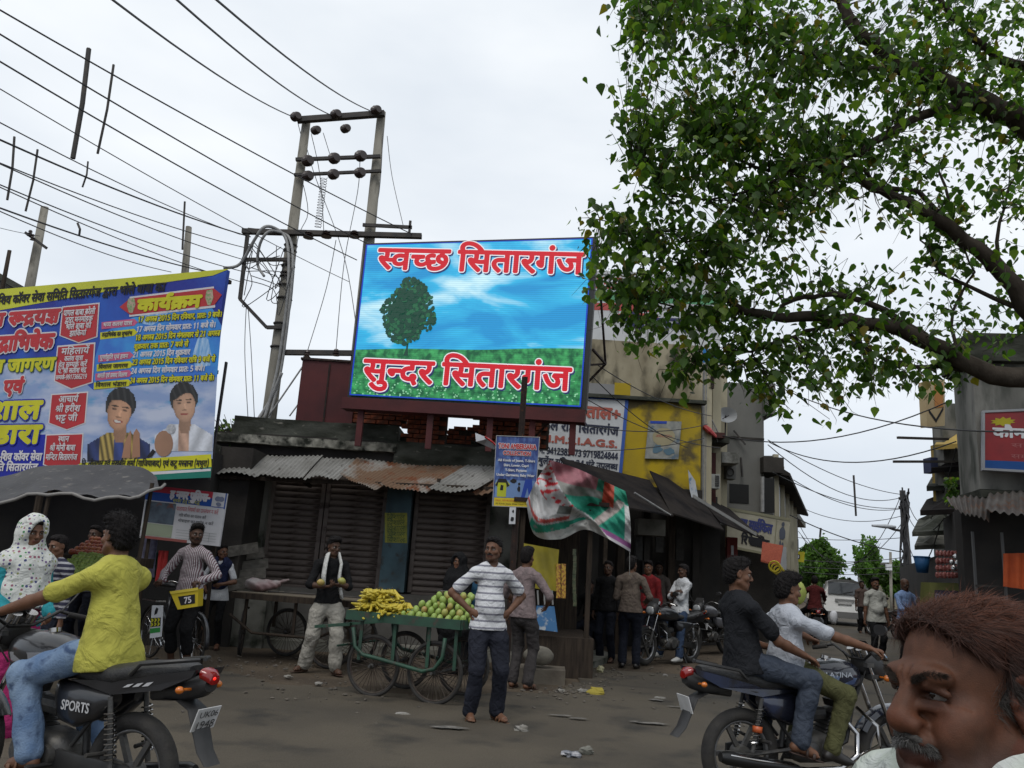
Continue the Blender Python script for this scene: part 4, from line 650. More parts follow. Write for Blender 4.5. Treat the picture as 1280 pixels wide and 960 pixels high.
def person(label,loc,yaw,H=1.72,pel=None,neck=None,hands=None,elb=None,feet=None,knees=None,head=(0,0,0),
  skin='brown',top=None,tpm=None,sleeve='short',hem=.86,tuck=False,bottom='long',bom=None,hair='short',hairc=HAIRC,
  shoes='sandal',shoem=None,vox=.011,fat=0,female=False,hdd=None,palm=None,curl=.5,onk=0,twist=0,group=None,
  collar=False,shw=1,blouse=0,cat='person',fha=False,legr=1.0,brow=True,hairlong=0,abso=False,extra=None,fine=None,strands=0,colfn=None,hs_=1.0,eyek=1.0,neckl=.165):
 s=H/1.75;th=thing('person',label,cat,loc,yaw,group)
 if abso:
  sc_=lambda v:tuple(q/s for q in v)
  pel=sc_(pel);neck=sc_(neck);hands={k:sc_(v)for k,v in(hands or{}).items()};feet={k:(sc_(v)if not k.endswith('d')else v)for k,v in(feet or{}).items()}
 pel=Vector(pel)*s if pel else Vector((0,0,.93*s));neck=Vector(neck)*s if neck else Vector((0,0.0,1.46*s))
 up=(neck-pel).normalized();rt=MRo(twist,3,'Z')@Vector((1,0,0));rt=(rt-up*rt.dot(up)).normalized();fr=up.cross(rt)
 rtp=Vector((1,0,0))
 tl=(neck-pel).length
 sw=(.178 if not female else.155)*s*shw
 hw=.09*s
 LA,LF,LT,LS=.295*s,.255*s,.44*s,.425*s
 hands=hands or{};feet=feet or{};elb=elb or{};knees=knees or{};hdd=hdd or{};palm=palm or{}
 b=Body();S=Body();T=Body()
 C=lambda u,f=0,r=0:pel+up*(u*tl)+fr*(f*s)+rt*(r*s)
 # torso
 ch=.83 if not female else.86
 b.cone(C(-.02),C(.35),.125*s,.108*s,.05,flat=(fr,.78));b.cone(C(.35),C(.78),.108*s,.128*s*ch/.83,.05,flat=(fr,.74))
 if fat:b.ell(C(.28,.055+fat*.4),(.12*s,(.07+fat)*s,.13*s),.05,np.array(Matrix((rt,fr,up)).transposed()))
 if female:
  for q in(-1,1):b.ell(C(.68,.05,q*.065),(.055*s,)*3,.04)
 shp={}
 for q,n in((1,'R'),(-1,'L')):
  sh=pel+up*(tl-.082*s)+rt*(q*sw);shp[n]=sh
  b.cone(C(.86,0,q*.06),sh,.075*s,.052*s,.04);b.cone(neck-up*.0*s,sh-rt*q*.05*s,.045*s,.04*s,.04)
 hc=neck+(up*.7+Vector((0,0,.3)))*(neckl*s)+fr*.018*s
 HM=head_frame(*head);hc2=Vector(hc)
 b.cone(neck-up*.05*s,hc2-HM@Vector((0,.015,.05))*s,.056*s,.050*s,.02)
 b.cone(hc2-HM@Vector((0,.015,.05))*s,hc2-HM@Vector((0,0.005,.02))*s,.050*s,.055*s,.02)
 hs=s*hs_
 hdp(b,hc2,HM,hs)
 if extra:extra(b,hc2,HM,hs)
 # arms
 arm={}
 for q,n in((1,'R'),(-1,'L')):
  t=hands.get(n,(q*.25,.06,.80));t=Vector(t)*s;sh=shp[n]
  el,wr=ik(sh,t,LA,LF,elb.get(n,(q*.35,-.9,-.2)))
  arm[n]=(sh,el,wr)
  b.cone(sh,el,.047*s,.037*s,.02);b.cone(sh.lerp(el,.3),sh.lerp(el,.75),.042*s,.038*s,.02)
  b.cone(el,el.lerp(wr,.3),.038*s,.038*s,.015);b.cone(el.lerp(wr,.3),wr,.038*s,.025*s,.015)
  hd=Vector(hdd.get(n,tuple((wr-el).normalized())));pn=palm.get(n,tuple(-rtp*q));hnp(b,wr,hd,pn,s,-q,curl if not isinstance(curl,dict)else curl[n])
 leg={}
 for q,n in((1,'R'),(-1,'L')):
  t=Vector(feet.get(n,(q*.11,0,.08)))*s;hp=pel+rtp*(q*hw)-up*.02*s
  kn,an=ik(hp,t,LT,LS,knees.get(n,(q*.1,1,0)));leg[n]=(hp,kn,an)
  b.cone(hp,kn,.080*s,.054*s,.03);b.cone(kn,kn.lerp(an,.35),.052*s,.054*s,.02);b.cone(kn.lerp(an,.35),an,.053*s,.036*s,.02)
  fd=feet.get(n+'d',(q*.2,1,-.0));fd=Vector(fd).normalized();side=fd.cross(Vector((0,0,1))).normalized();dn=side.cross(fd)*1
  dn=dn if dn.z<0 else-dn
  heel=an+dn*.045*s-fd*.03*s;ball=an+dn*.055*s+fd*.12*s
  b.cone(an,heel,.036*s,.032*s,.02);b.cone(heel,ball,.031*s,.033*s,.02,flat=(dn,.85));b.cone(an,ball,.036*s,.02*s,.03)
  for j,(o,l)in enumerate(((-.026,.06),(-.010,.058),(.003,.052),(.015,.045),(.026,.036))):
   o=o*q*1;p0=ball+side*o*s+dn*.008*s-fd*.01*s;b.cone(p0,p0+fd*l*s,(.013 if j==0 else.009)*s,(.011 if j==0 else.008)*s,.004)
  shm=shoem or(mat('sandal_leather',(.05,.025,.015),rough=.6)if shoes=='sandal' else mat('shoe_black',(.015,.013,.012),rough=.45))
  if shoes=='sandal':
   mb=MB();mb.loft([(-.055,0,0,.025,.006),(-.03,0,0,.034,.008),(.06,0,0,.036,.007),(.13,0,0,.046,.007),(.18,0,0,.040,.006),(.205,0,0,.012,.004)],n=12)
   mb2=MB();mb2.tube([(.10,-.052,0),(.105,-.04,.035),(.12,0,.052),(.105,.04,.035),(.10,.052,0)],[.012]*5,n=6,flat=.3)
   mb2.tube([(.05,-.048,0),(.05,-.036,.05),(.055,0,.068),(.05,.036,.05),(.05,.048,0)],[.010]*5,n=6,flat=.3)
   Mt=Matrix((fd,side,-dn)).transposed();o=an+dn*.088*s
   for mm in(mb,mb2):mm.v=[tuple(o+Mt@(Vector(v)*s))for v in mm.v]
   sdl=mb.build('sandal',shm,th,smooth=True);sdl2=mb2.build('strap',shm,sdl,smooth=True)
  elif shoes:
   sb=Body();sb.cone(an-dn*-.01*s,heel,.043*s,.038*s,.02);sb.cone(heel,ball,.038*s,.041*s,.02,flat=(dn,.8));sb.cone(ball,ball+fd*.06*s+dn*.006*s,.04*s,.03*s,.02,flat=(dn,.65));sb.cone(an,ball,.04*s,.026*s,.03)
   P,Q=sb.mesh(vox);npm('shoe',P,Q,shm,th)
 # body mesh
 if fine:
  P,Q=b.mesh(fine[1],clips=[((0,0,fine[0]),(0,0,-1))]);P2,Q2=b.mesh(vox*.82,clips=[((0,0,fine[0]+.004),(0,0,1))]);Q=np.concatenate([Q,Q2+len(P)]);P=np.concatenate([P,P2])
 else:P,Q=b.mesh(vox*.82)
 sk=np.array(SKIN[skin]if isinstance(skin,str)else skin)
 cols=np.repeat(sk[None],len(P),0)
 HL=(P-np.array(hc2))@np.array(HM)/hs
 inh=np.abs(HL).max(1)<.16
 lip=inh&(np.abs(HL[:,0])<.027)&(np.abs(HL[:,2]+.0695)<.012)&(HL[:,1]>.08)
 cols[lip]=sk*np.array([.75,.5,.55])
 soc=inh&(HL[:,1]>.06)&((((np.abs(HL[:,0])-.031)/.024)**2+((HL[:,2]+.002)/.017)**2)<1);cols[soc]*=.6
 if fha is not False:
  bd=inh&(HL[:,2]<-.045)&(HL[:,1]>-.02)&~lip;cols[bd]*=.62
 cols*=(1+.10*vnoise(P,30,3))[:,None]
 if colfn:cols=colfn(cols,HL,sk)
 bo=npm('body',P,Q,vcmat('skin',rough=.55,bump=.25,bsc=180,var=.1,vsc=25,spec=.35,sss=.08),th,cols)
 # eyes, brows, moustache
 def hp(x,y,z):return hc2+HM@(Vector((x,y,z))*hs)
 for q in(-1,1):
  mb=MB();mb.col=(.36,.32,.29);mb.ball(hp(q*.031,.0725,-.001),.0125*hs,14,10)
  mb.col=(.012,.007,.005);mb.ball(hp(q*.031,.0795,-.001),.0068*hs,10,8)
  mb.build('eye',vcmat('eye_wet',rough=.15,var=0),bo,smooth=True)
  if eyek!=1:eb=MB();eb.tube([hp(q*.017,.079,.001),hp(q*.024,.0852,.0065),hp(q*.033,.0862,.0075),hp(q*.042,.0815,.0045),hp(q*.047,.073,-.001)],[.0025*hs,.0036*hs,.0038*hs,.0034*hs,.002*hs],n=8);eb.col=None;eb.build('eyelid',mat('eyelid_skin',tuple(q_*.75 for q_ in sk),rough=.6),bo,smooth=True)
  eb=MB();eb.tube([hp(q*.014,.094,.0185),hp(q*.03,.0945,.0235),hp(q*.049,.082,.018)],[.0042*hs,.0045*hs,.002*hs],n=6);eb.build('eyebrow',mat('hair_black',(.006,.005,.005),rough=.6),bo,smooth=True)
 if fha=='moustache':
  eb=MB();eb.tube([hp(-.032,.079,-.068),hp(-.016,.094,-.057),hp(0,.099,-.054),hp(.016,.094,-.057),hp(.032,.079,-.068)],[.003*hs,.007*hs,.006*hs,.007*hs,.003*hs],n=6);eb.build('moustache',mat('hair_black',(.006,.005,.005),rough=.6),bo,smooth=True)
 # hair
 if hair:
  hb=Body();
  hb.ell(hp(0,-.016,.036),[q*hs for q in(.084,.100,.092)],.01,np.array(HM))
  hb.ell(hp(0,.03,.092),[q*hs for q in(.062,.058,.036)],.02,np.array(HM))
  if hair=='full':hb.ell(hp(.0,.02,.10),[q*hs for q in(.078,.085,.045)],.03,np.array(HM))
  hb.ell(hp(0,-.05,-.02),[q*hs for q in(.072,.060,.07)],.02,np.array(HM))
  if hair=='long':
   hb.cone(hp(0,-.07,-.01),hp(0,-.085,-.17),.06*hs,.045*hs,.03);hb.ell(hp(0,-.09,-.02),[q*hs for q in(.05,.04,.05)],.02,np.array(HM))
  if hairlong:hb.cone(hp(0,-.07,-.01),hp(0,-.10,-.17-hairlong),.06*hs,.035*hs,.03)
  def post(F,X,Y,Z):
   dx,dy,dz=X-hc2[0],Y-hc2[1],Z-hc2[2];m=np.array(HM)/hs
   lx=dx*m[0,0]+dy*m[1,0]+dz*m[2,0];ly=dx*m[0,1]+dy*m[1,1]+dz*m[2,1];lz=dx*m[0,2]+dy*m[1,2]+dz*m[2,2]
   n=.0035*np.sin(lx*260+np.sin(ly*90)*2)*np.sin(ly*120+lz*60)+.0025*np.sin(lz*210+lx*130)
   a=(ly-.05)*.9-(lz-.055)*1.1
   c=(ly+.012)+np.minimum(0,(lz-.01))*.35
   cut=np.maximum(a*.0+np.where(lz>.03,a*.67,c),-1)
   low=-lz-.085 if hair!='long' and not hairlong else-lz-.6
   return np.maximum(np.maximum(F+n*hs,cut*hs),low*hs).astype(np.float32)
  P,Q=hb.mesh(vox*.7,post=post)
  npm('hair',P,Q,mat('hair_'+str(hairc),hairc,tuple(q*2.2+.003 for q in hairc),sc=60,stretch=(1,1,.3),rough=.75,bump=.5,bsc=200,spec=.12),bo)
  if strands:hst(P,Q,hc2,HM,hs,strands,hairc,bo)
 # top garment
 if tpm is not None:
  g=.014*s+blouse
  S.cone(C(-.1),C(.35),.140*s+g*.6+fat*.3,.118*s+g,.05,flat=(fr,.80));S.cone(C(.35),C(.80),.118*s+g,.132*s+g*.6,.05,flat=(fr,.77))
  S.cone(C(-.25),C(.1),.142*s+g,.135*s+g*.9,.05,flat=(fr,.82))
  if not tuck:S.cone(C(-.26,0,.07),C(-.26,0,-.07),.112*s+g,.112*s+g,.05,flat=(fr,.95));S.cone(C(-.10,0,.055),C(-.10,0,-.055),.108*s+g,.108*s+g,.05,flat=(fr,.95))
  if fat:S.ell(C(.28,.062+fat*.4),(.128*s,(.08+fat)*s,.14*s),.05,np.array(Matrix((rt,fr,up)).transposed()))
  if female:
   for q in(-1,1):S.ell(C(.68,.06,q*.065),(.062*s,)*3,.05)
  for q,n in((1,'R'),(-1,'L')):
   sh,el,wr=arm[n]
   S.cone(C(.88,0,q*.06),sh,.082*s,.056*s,.05);S.cone(neck-up*.015*s,sh-rt*q*.03*s,.056*s,.052*s,.05)
   if sleeve=='none':pass
   elif sleeve=='short':S.cone(sh,sh.lerp(el,.72),.056*s,.060*s,.02)
   else:
    S.cone(sh,el,.062*s,.052*s,.02);e2=el.lerp(wr,{'long':.95,'three':.45,'rolled':.15}[sleeve]);S.cone(el,e2,.054*s,(.044 if sleeve=='long' else.05)*s,.015)
    S.cone(e2-(e2-el).normalized()*.03*s,e2,.047*s,.048*s,.01)
  S.cone(neck+up*.035*s,neck+up*.13*s,.056*s,.075*s,.008,op='s')
  S.ell(neck+up*.04*s+fr*.045*s,(.05*s,.045*s,.035*s+onk),.01,op='s')
  if collar:
   for q in(-1,1):S.cone(neck+up*.022*s-fr*.04*s+rt*q*.03*s,neck+fr*.06*s+rt*q*.045*s-up*.012*s,.014*s,.012*s,.006)
   S.cone(neck+up*.024*s-fr*.048*s+rt*.04*s,neck+up*.024*s-fr*.048*s-rt*.04*s,.016*s,.016*s,.008)
  hz=pel+up*((hem-.93)*s)
  P,Q=S.mesh(vox,disp=folds(.0065*s,22,int(H*1000)%97),clips=[(hz,-up)])
  gar=npm('shirt',P,Q,tpm,th)
 # trousers
 if bom is not None:
  T.cone(C(-.12),C(.10),.142*s,.128*s+(0 if tuck else-.008)*s,.05,flat=(fr,.83));T.cone(C(.05),C(.16),.126*s,.122*s,.05,flat=(fr,.8))
  if fat and tuck:T.ell(C(.05,.05+fat*.3),(.12*s,(.065+fat)*s,.09*s),.04)
  for q,n in((1,'R'),(-1,'L')):
   hp_,kn,an=leg[n]
   if bottom=='skirt':T.cone(pel,Vector((0,0,.1*s)),.15*s,.22*s,.05)
   e={'long':.97,'capri':.62,'shorts':0,'skirt':.2}[bottom]
   T.cone(hp_,hp_.lerp(kn,.35),.080*s,.088*s*legr,.03);T.cone(hp_.lerp(kn,.35),kn,.088*s*legr,.073*s*legr,.03)
   if e>0:T.cone(kn,kn.lerp(an,e),.072*s*legr,.069*s*legr,.02)
  P,Q=T.mesh(vox,disp=folds(.009*s,17,int(H*1000)%89,.8),clips=[(C(.17),up)])
  npm('trousers' if bottom!='skirt' else 'skirt',P,Q,bom,th)
 th2=dict(th=th,arm=arm,hc=hc2,HM=HM,s=s,C=C,up=up,fr=fr,rt=rt,neck=neck,pel=pel,leg=leg,body=bo)
 return th2
def cloth(name,c,c2=None,sc=8,rough=.9,bump=.75,bsc=13):
 return mat(name,c,c2 or tuple(q*.72 for q in c),sc=sc,rough=rough,bump=bump,bsc=bsc,spec=.12,bdist=.035,dist=1.2)
def stp(name,c1,c2,period=.05,width=.25,axis=2,rough=.85,c3=None):
 if name in MATS:return MATS[name]
 m=cloth(name,c1);t=m.node_tree;b=t.nodes['Principled BSDF'];lk=t.links.new
 co=t.nodes.new('ShaderNodeTexCoord');sp=t.nodes.new('ShaderNodeSeparateXYZ');lk(co.outputs['Object'],sp.inputs[0])
 a=t.nodes.new('ShaderNodeMath');a.operation='DIVIDE';a.inputs[1].default_value=period;lk(sp.outputs[axis],a.inputs[0])
 f=t.nodes.new('ShaderNodeMath');f.operation='FRACT';lk(a.outputs[0],f.inputs[0])
 g=t.nodes.new('ShaderNodeMath');g.operation='LESS_THAN';g.inputs[1].default_value=width;lk(f.outputs[0],g.inputs[0])
 x=t.nodes.new('ShaderNodeMix');x.data_type='RGBA';x.inputs[6].default_value=col4(c1);x.inputs[7].default_value=col4(c2)
 lk(g.outputs[0],x.inputs[0]);lk(x.outputs[2],b.inputs['Base Color'])
 MATS[name]=m;return m
# materials of the place
M={}
M['asphalt']=mat('asphalt',(.056,.047,.035),(.092,.077,.056),sc=.55,lo=.35,hi=.7,c3=(.030,.027,.022),sc3=1.7,lo3=.53,hi3=.70,rough=.72,rvar=.2,bump=.7,bsc=55,det=9,bdist=.015,spec=.3)
M['dirt']=mat('dirt',(.105,.083,.060),(.065,.052,.040),sc=1.1,c3=(.15,.125,.10),sc3=14,lo3=.6,hi3=.75,rough=.95,bump=.9,bsc=40,bdist=.02,det=9,spec=.1)
M['concrete']=mat('old_concrete',(.22,.215,.19),(.10,.10,.085),sc=1.6,c3=(.03,.034,.025),sc3=3.5,lo3=.52,hi3=.7,rough=.95,bump=.5,bsc=30,spec=.1)
M['bco']=mat('mossy_concrete',(.075,.078,.066),(.022,.024,.018),sc=3,c3=(.21,.20,.17),sc3=9,lo3=.64,hi3=.76,rough=.95,bump=.8,bsc=22,spec=.1,stretch=(.6,1,1.4))
M['gwl']=mat('grey_plaster',(.175,.172,.158),(.125,.125,.118),sc=.9,c3=(.085,.085,.08),sc3=2.4,lo3=.58,hi3=.78,rough=.95,bump=.3,bsc=20,spec=.1,stretch=(1,1,.5))
M['ywl']=mat('yellow_painted_plaster',(.42,.30,.02),(.30,.22,.03),sc=1.2,c3=(.10,.08,.04),sc3=1.6,lo3=.50,hi3=.62,rough=.9,bump=.4,bsc=25,spec=.15,det=8)
M['swl']=mat('stained_plaster',(.40,.36,.26),(.15,.125,.08),sc=1.0,c3=(.045,.04,.03),sc3=2.1,lo3=.50,hi3=.64,rough=.95,bump=.5,bsc=20,spec=.1,stretch=(1,1,.5),det=9)
M['cream']=mat('cream_plaster',(.46,.42,.31),(.33,.30,.22),sc=1.5,c3=(.12,.11,.09),sc3=2.5,lo3=.6,hi3=.75,rough=.95,bump=.3,bsc=20,spec=.1,stretch=(1,1,.35))
M['wwl']=mat('dirty_whitewash',(.24,.235,.215),(.11,.11,.10),sc=1.3,c3=(.07,.075,.065),sc3=2.6,lo3=.52,hi3=.7,rough=.95,bump=.3,bsc=20,spec=.1,stretch=(1.5,1.5,.5),det=8)
M['brick']=mat('red_brick',(.23,.068,.035),(.14,.042,.024),sc=9,c3=(.06,.04,.03),sc3=5,lo3=.55,hi3=.72,rough=.95,bump=.8,bsc=40,spec=.1)
M['mortar']=mat('mortar',(.075,.06,.05),(.04,.034,.03),sc=12,rough=1,bump=.5,spec=.05)
M['maroon']=mat('maroon_steel',(.085,.016,.016),(.055,.012,.013),sc=2,rough=.6,bump=.15,bsc=20,spec=.3)
M['rdk']=mat('rusty_dark_steel',(.035,.022,.018),(.018,.013,.012),sc=8,c3=(.09,.035,.015),sc3=16,lo3=.6,hi3=.7,rough=.8,bump=.4,bsc=60,spec=.25)
M['slat']=mat('shutter_slat',(.165,.135,.118),(.115,.093,.082),sc=3,c3=(.045,.03,.024),sc3=11,lo3=.55,hi3=.7,rough=.6,metal=.1,bump=.2,bsc=50,spec=.3,stretch=(.3,1,1))
M['teal']=mat('teal_painted_plaster',(.085,.14,.165),(.06,.09,.105),sc=3,c3=(.06,.06,.055),sc3=6,lo3=.55,hi3=.7,rough=.9,bump=.4,spec=.15)
M['dwl']=mat('dark_wall',(.055,.05,.045),(.03,.028,.026),sc=1.5,rough=.95,bump=.4,bsc=20,spec=.08)  # dark wall tone mottled by noise, shared by several buildings
M['dwd']=mat('dark_weathered_wood',(.055,.042,.032),(.03,.024,.02),sc=5,rough=.9,bump=.5,bsc=40,stretch=(6,6,.6),spec=.1)
M['polec']=mat('pole_concrete',(.25,.235,.20),(.17,.16,.135),sc=3,c3=(.10,.095,.08),sc3=7,lo3=.55,hi3=.7,rough=.95,bump=.4,bsc=35,spec=.1,stretch=(1,1,.3))
M['steel']=mat('dark_angle_iron',(.035,.034,.034),(.06,.052,.045),sc=6,rough=.7,bump=.2,spec=.3)
M['porc']=mat('brown_porcelain',(.03,.018,.015),rough=.3)
M['wire']=mat('wire_black',(.025,.025,.027),rough=.7)
M['wireg']=mat('wire_grey',(.12,.12,.125),rough=.6)
M['cable']=mat('cable_grey',(.28,.28,.27),(.2,.2,.2),sc=10,rough=.7)
M['white']=mat('white_board',(.52,.53,.54),(.44,.45,.46),sc=2,c3=(.30,.29,.27),sc3=5,lo3=.62,hi3=.75,rough=.7,spec=.2)
def flat(n,c,rough=.6,e=0):return mat(n,c,tuple(q*.86 for q in c),sc=3,rough=rough,spec=.3,emit=e)
M['tin']=mat('corrugated_tin',(.25,.245,.23),(.15,.145,.13),sc=1.6,c3=(.055,.045,.038),sc3=7,lo3=.60,hi3=.74,rough=.6,metal=.25,bump=.2,bsc=40,spec=.4)
M['tnr']=mat('rusty_corrugated_tin',(.24,.23,.21),(.14,.085,.052),sc=1.3,lo=.44,hi=.54,c3=(.13,.045,.018),sc3=4,lo3=.52,hi3=.64,rough=.8,metal=.1,bump=.3,bsc=40,spec=.3)
M['tarp']=mat('grey_tarpaulin',(.075,.075,.078),(.052,.052,.055),sc=2,c3=(.15,.14,.13),sc3=9,lo3=.6,hi3=.75,rough=.75,bump=.4,bsc=12,spec=.25,bdist=.02)
def sheet(name,pts,z,m,kind='structure'):
 mb=MB();mb.add([(p[0],p[1],z)for p in pts],[tuple(range(len(pts)))])
 return tag(mb.build(name,m),kind=kind)
# ground
def ground_grid():
 xs=np.concatenate([np.linspace(-9,10,140)]);ys=np.linspace(2,22,150)
 X,Y=np.meshgrid(xs,ys,indexing='ij');P=np.stack([X.ravel(),Y.ravel(),0*X.ravel()],1)
 P[:,2]=.006*vnoise(P,2.2,4)+.003*vnoise(P,9,5)
 edge=(X.ravel()<-8.9)|(X.ravel()>9.9)|(Y.ravel()<2.1)|(Y.ravel()>21.9);P[edge,2]=0
 n,m=X.shape;i=np.arange(n*m).reshape(n,m);Q=np.stack([i[:-1,:-1].ravel(),i[1:,:-1].ravel(),i[1:,1:].ravel(),i[:-1,1:].ravel()],1)
 return P,Q
sheet('ground',[(-600,-60),(600,-60),(600,900),(-600,900)],-.03,M['dirt'])
P_,Q_=ground_grid();tag(npm('dirt_ground',P_,Q_,M['dirt']),kind='structure')
def road_strip():
 # junction and street as one fine sheet whose outline is uneven where it meets the dirt
 xs=np.linspace(-14,12,210);ys=np.concatenate([np.linspace(-3,13,150)])
 X,Y=np.meshgrid(xs,ys,indexing='ij');P=np.stack([X.ravel(),Y.ravel(),0*X.ravel()],1)
 P[:,2]=.022+.006*vnoise(P,1.7,8)+.0025*vnoise(P,11,9)
 lim=10.0+.35*np.sin(P[:,0]*1.3)+.2*np.sin(P[:,0]*3.7+1)+.08*np.sin(P[:,0]*11);lim=np.where(P[:,0]>1.2,14.5,lim)
 lim2=np.where(P[:,0]>.6,np.minimum(14.5,lim+(P[:,0]-.6)*3),lim)
 n,m=X.shape;i=np.arange(n*m).reshape(n,m);Q=np.stack([i[:-1,:-1].ravel(),i[1:,:-1].ravel(),i[1:,1:].ravel(),i[:-1,1:].ravel()],1)
 ok=(P[Q,1]<lim2[Q]).all(1);Q=Q[ok]
 return P,Q
P_,Q_=road_strip();tag(npm('road',P_,Q_,M['asphalt']),kind='structure')
def SL(Y):return 7.0+.415*(Y-22)
def SR(Y):return 7.6+.415*(Y-13)
sheet('street',[(3.2,12.6),(7.6,12.6),(8.2,13),(SR(60)-.6,60),(SR(140),140),(SL(140),140),(SL(60)+.5,60),(SL(22)+.3,22),(4.4,16)],.012,M['asphalt'])
# corner shop with shutters, tin awning and roof
YS=14.0
shop=thing('shop_building','low corner shop row with closed brown shutters, mossy parapet and brick stubs on its roof','building',(at(300,700,YS).x,YS,0))
xs_=lambda px,Y=YS,py=700:at(px,py,Y).x
zs_=lambda py,Y=YS,px=450:at(px,py,Y).z
XL,XR=xs_(258),xs_(652)
wall=MB();wall.box(((XL+XR)/2,YS+3.2,1.95),(XR-XL,6.0,3.2));W0=wall.bw('wall',M['dwl'],shop)
MB().box(((XL+XR)/2-.05,YS+.02,.46),(XR-XL+.1,.5,.92)).bw('plinth',mat('plinth_plaster',(.11,.105,.095),(.05,.047,.042),sc=1.5,c3=(.17,.165,.15),sc3=3,lo3=.6,hi3=.72,rough=.95,bump=.5,bsc=18),shop)
MB().box(((XL+XR)/2,YS-.50,.06),(XR-XL+.3,.55,.14)).bw('step',M['concrete'],shop)
slat_me=None
def shutter(x0,x1,z0,z1):
 global slat_me
 w=x1-x0;pit=.105;n=int((z1-z0)/pit)
 fr=MB();fr.box((x0-.03,YS+.10,(z0+z1)/2),(.07,.16,z1-z0));fr.box((x1+.03,YS+.10,(z0+z1)/2),(.07,.16,z1-z0));fr.box(((x0+x1)/2,YS+.09,z0-.02),(w,.12,.06))
 so_=fr.bw('shutter',M['slat'],shop)
 if slat_me is None:
  g=MB();k=7;prof=[(sin(math.pi*i/(k-1))*-.028+(.010 if i in(0,k-1)else 0),(i/(k-1)-.5)*pit*.97)for i in range(k)]
  vs=[];
  for x in(-.5,.5):vs+=[(x,y,z)for y,z in prof]
  g.add(vs,[(i,i+k,i+k+1,i+1)for i in range(k-1)]+[tuple(range(k)),tuple(range(2*k-1,k-1,-1))])
  g.add([(-.5,.012,-pit*.485),(.5,.012,-pit*.485),(.5,.012,pit*.485),(-.5,.012,pit*.485)],[(0,3,2,1)])
  t=g.build('slat',M['slat']);slat_me=t.data;bpy.data.objects.remove(t)
 I=MW[shop.name].inverted()
 for i in range(n):
  p=I@Vector(((x0+x1)/2,YS+.07+random.uniform(-.003,.003),z0+pit*(i+.5)))
  o=hin(so_,'slat',slat_me,p,(random.uniform(-.05,.05),0,0),(w,1,1))
 return so_
ZB,ZT=.95,3.05
for a,b_ in((272,318),(332,392),(403,472),(517,604)):shutter(xs_(a),xs_(b_),ZB,ZT)
for a,b_ in((319,331),(606,650)):
 MB().box(((xs_(a)+xs_(b_))/2,YS-.0,1.95),(xs_(b_)-xs_(a)-.08,.3,2.1)).bw('pillar',M['concrete'],shop)
mb=MB();mb.box(((xs_(475)+xs_(513))/2,YS-.02,2.0),(xs_(513)-xs_(475)-.09,.34,2.1));tp=mb.bw('pillar',M['teal'],shop);tag(tp,'teal painted pillar between two shutters')
MB().box(((XL+XR)/2,YS+.5,3.3),(XR-XL+.2,1.2,.35)).bw('lintel',M['dwl'],shop)
# parapet
p0=at(290,545,13.9);p1=at(497,545,13.9)
zt,zm,zb=at(400,526,13.9).z,at(400,550,13.9).z,at(400,561,13.9).z
def rbx(name,x0,x1,y0,y1,z0,z1,m,n=40,amp=.02,seed=1):
 g=[np.linspace(x0,x1,n),np.linspace(z0,z1,7)]
 P=[];Q=[]
 ring=[(y0,z0),(y0,z0+(z1-z0)*.25),(y0,z0+(z1-z0)*.5),(y0,z0+(z1-z0)*.75),(y0,z1),(y1,z1),(y1,z0)]
 for x in g[0]:
  for(y,z)in ring:P.append((x,y,z))
 k=len(ring)
 for i in range(n-1):
  for j in range(k):Q.append((i*k+j,i*k+(j+1)%k,(i+1)*k+(j+1)%k,(i+1)*k+j))
 P=np.array(P,float);d=vnoise(P,6,seed)*amp;P[:,1]+=d;P[:,2]+=vnoise(P,5,seed+1)*amp*.8
 o=MB();o.add([tuple(p)for p in P],[q[::-1]for q in Q]+[tuple(range(k)),tuple((n-1)*k+j for j in range(k-1,-1,-1))]);return o
rbx('p',p0.x,p1.x,13.9,15.2,zm,zt,M['bco'],seed=3).bw('parapet',M['bco'],shop)
rbx('p',p0.x-.25,p1.x+.02,13.72,15.2,zb,zm-.004,M['concrete'],seed=5,amp=.012).bw('roof_slab',mat('slab_edge',(.34,.33,.28),(.06,.06,.05),sc=4,c3=(.02,.022,.018),sc3=7,lo3=.45,hi3=.62,rough=.95,bump=.5,bsc=30,spec=.1),shop)
q0=at(492,575,13.8);q1=at(640,585,13.7)
rbx('p',q0.x,q1.x,13.75,15.2,at(560,588,13.8).z,at(560,556,13.8).z,M['bco'],seed=9,amp=.03).bw('parapet',M['bco'],shop)
MB().box(((XL+XR)/2,16.3,3.55),(XR-XL,4.0,.25)).bw('roof_slab',M['bco'],shop)
# bricks of the unfinished piers
brick_me=None;NB=0
def brick_block(x0,x1,y,z0,z1,rows_h=.083,bw=.225,depth=1,hole=()):
 global brick_me,NB
 if brick_me is None:
  g=MB();g.box((0,0,0),(.212,.10,.068));t=g.build('brick',M['brick']);brick_me=t.data;bpy.data.objects.remove(t)
 mo=MB();mo.box(((x0+x1)/2,y+.10,(z0+z1)/2),(x1-x0-.03,.14,z1-z0-.01));mo.bw('mortar_core',M['mortar'],shop)
 I=MW[shop.name].inverted();r=0;z=z0+.04
 while z<z1:
  x=x0+(.11 if r%2==0 else 0)
  while x<x1-.05:
   if not(z>z1-.09 and random.random()<.25)and NB<295:
    o=hin(shop,'brick',brick_me,I@Vector((x+random.uniform(-.006,.006),y+.0+random.uniform(-.012,.008),z)),(0,0,random.uniform(-.04,.04)),(random.uniform(.93,1.02),1,random.uniform(.9,1.05)));NB+=1
   x+=bw
  z+=rows_h;r+=1
def bb(pxa,pxb,pya,pyb,Y):brick_block(xs_(pxa,Y,530),xs_(pxb,Y,530),Y,zs_(pyb,Y,(pxa+pxb)//2),zs_(pya,Y,(pxa+pxb)//2))
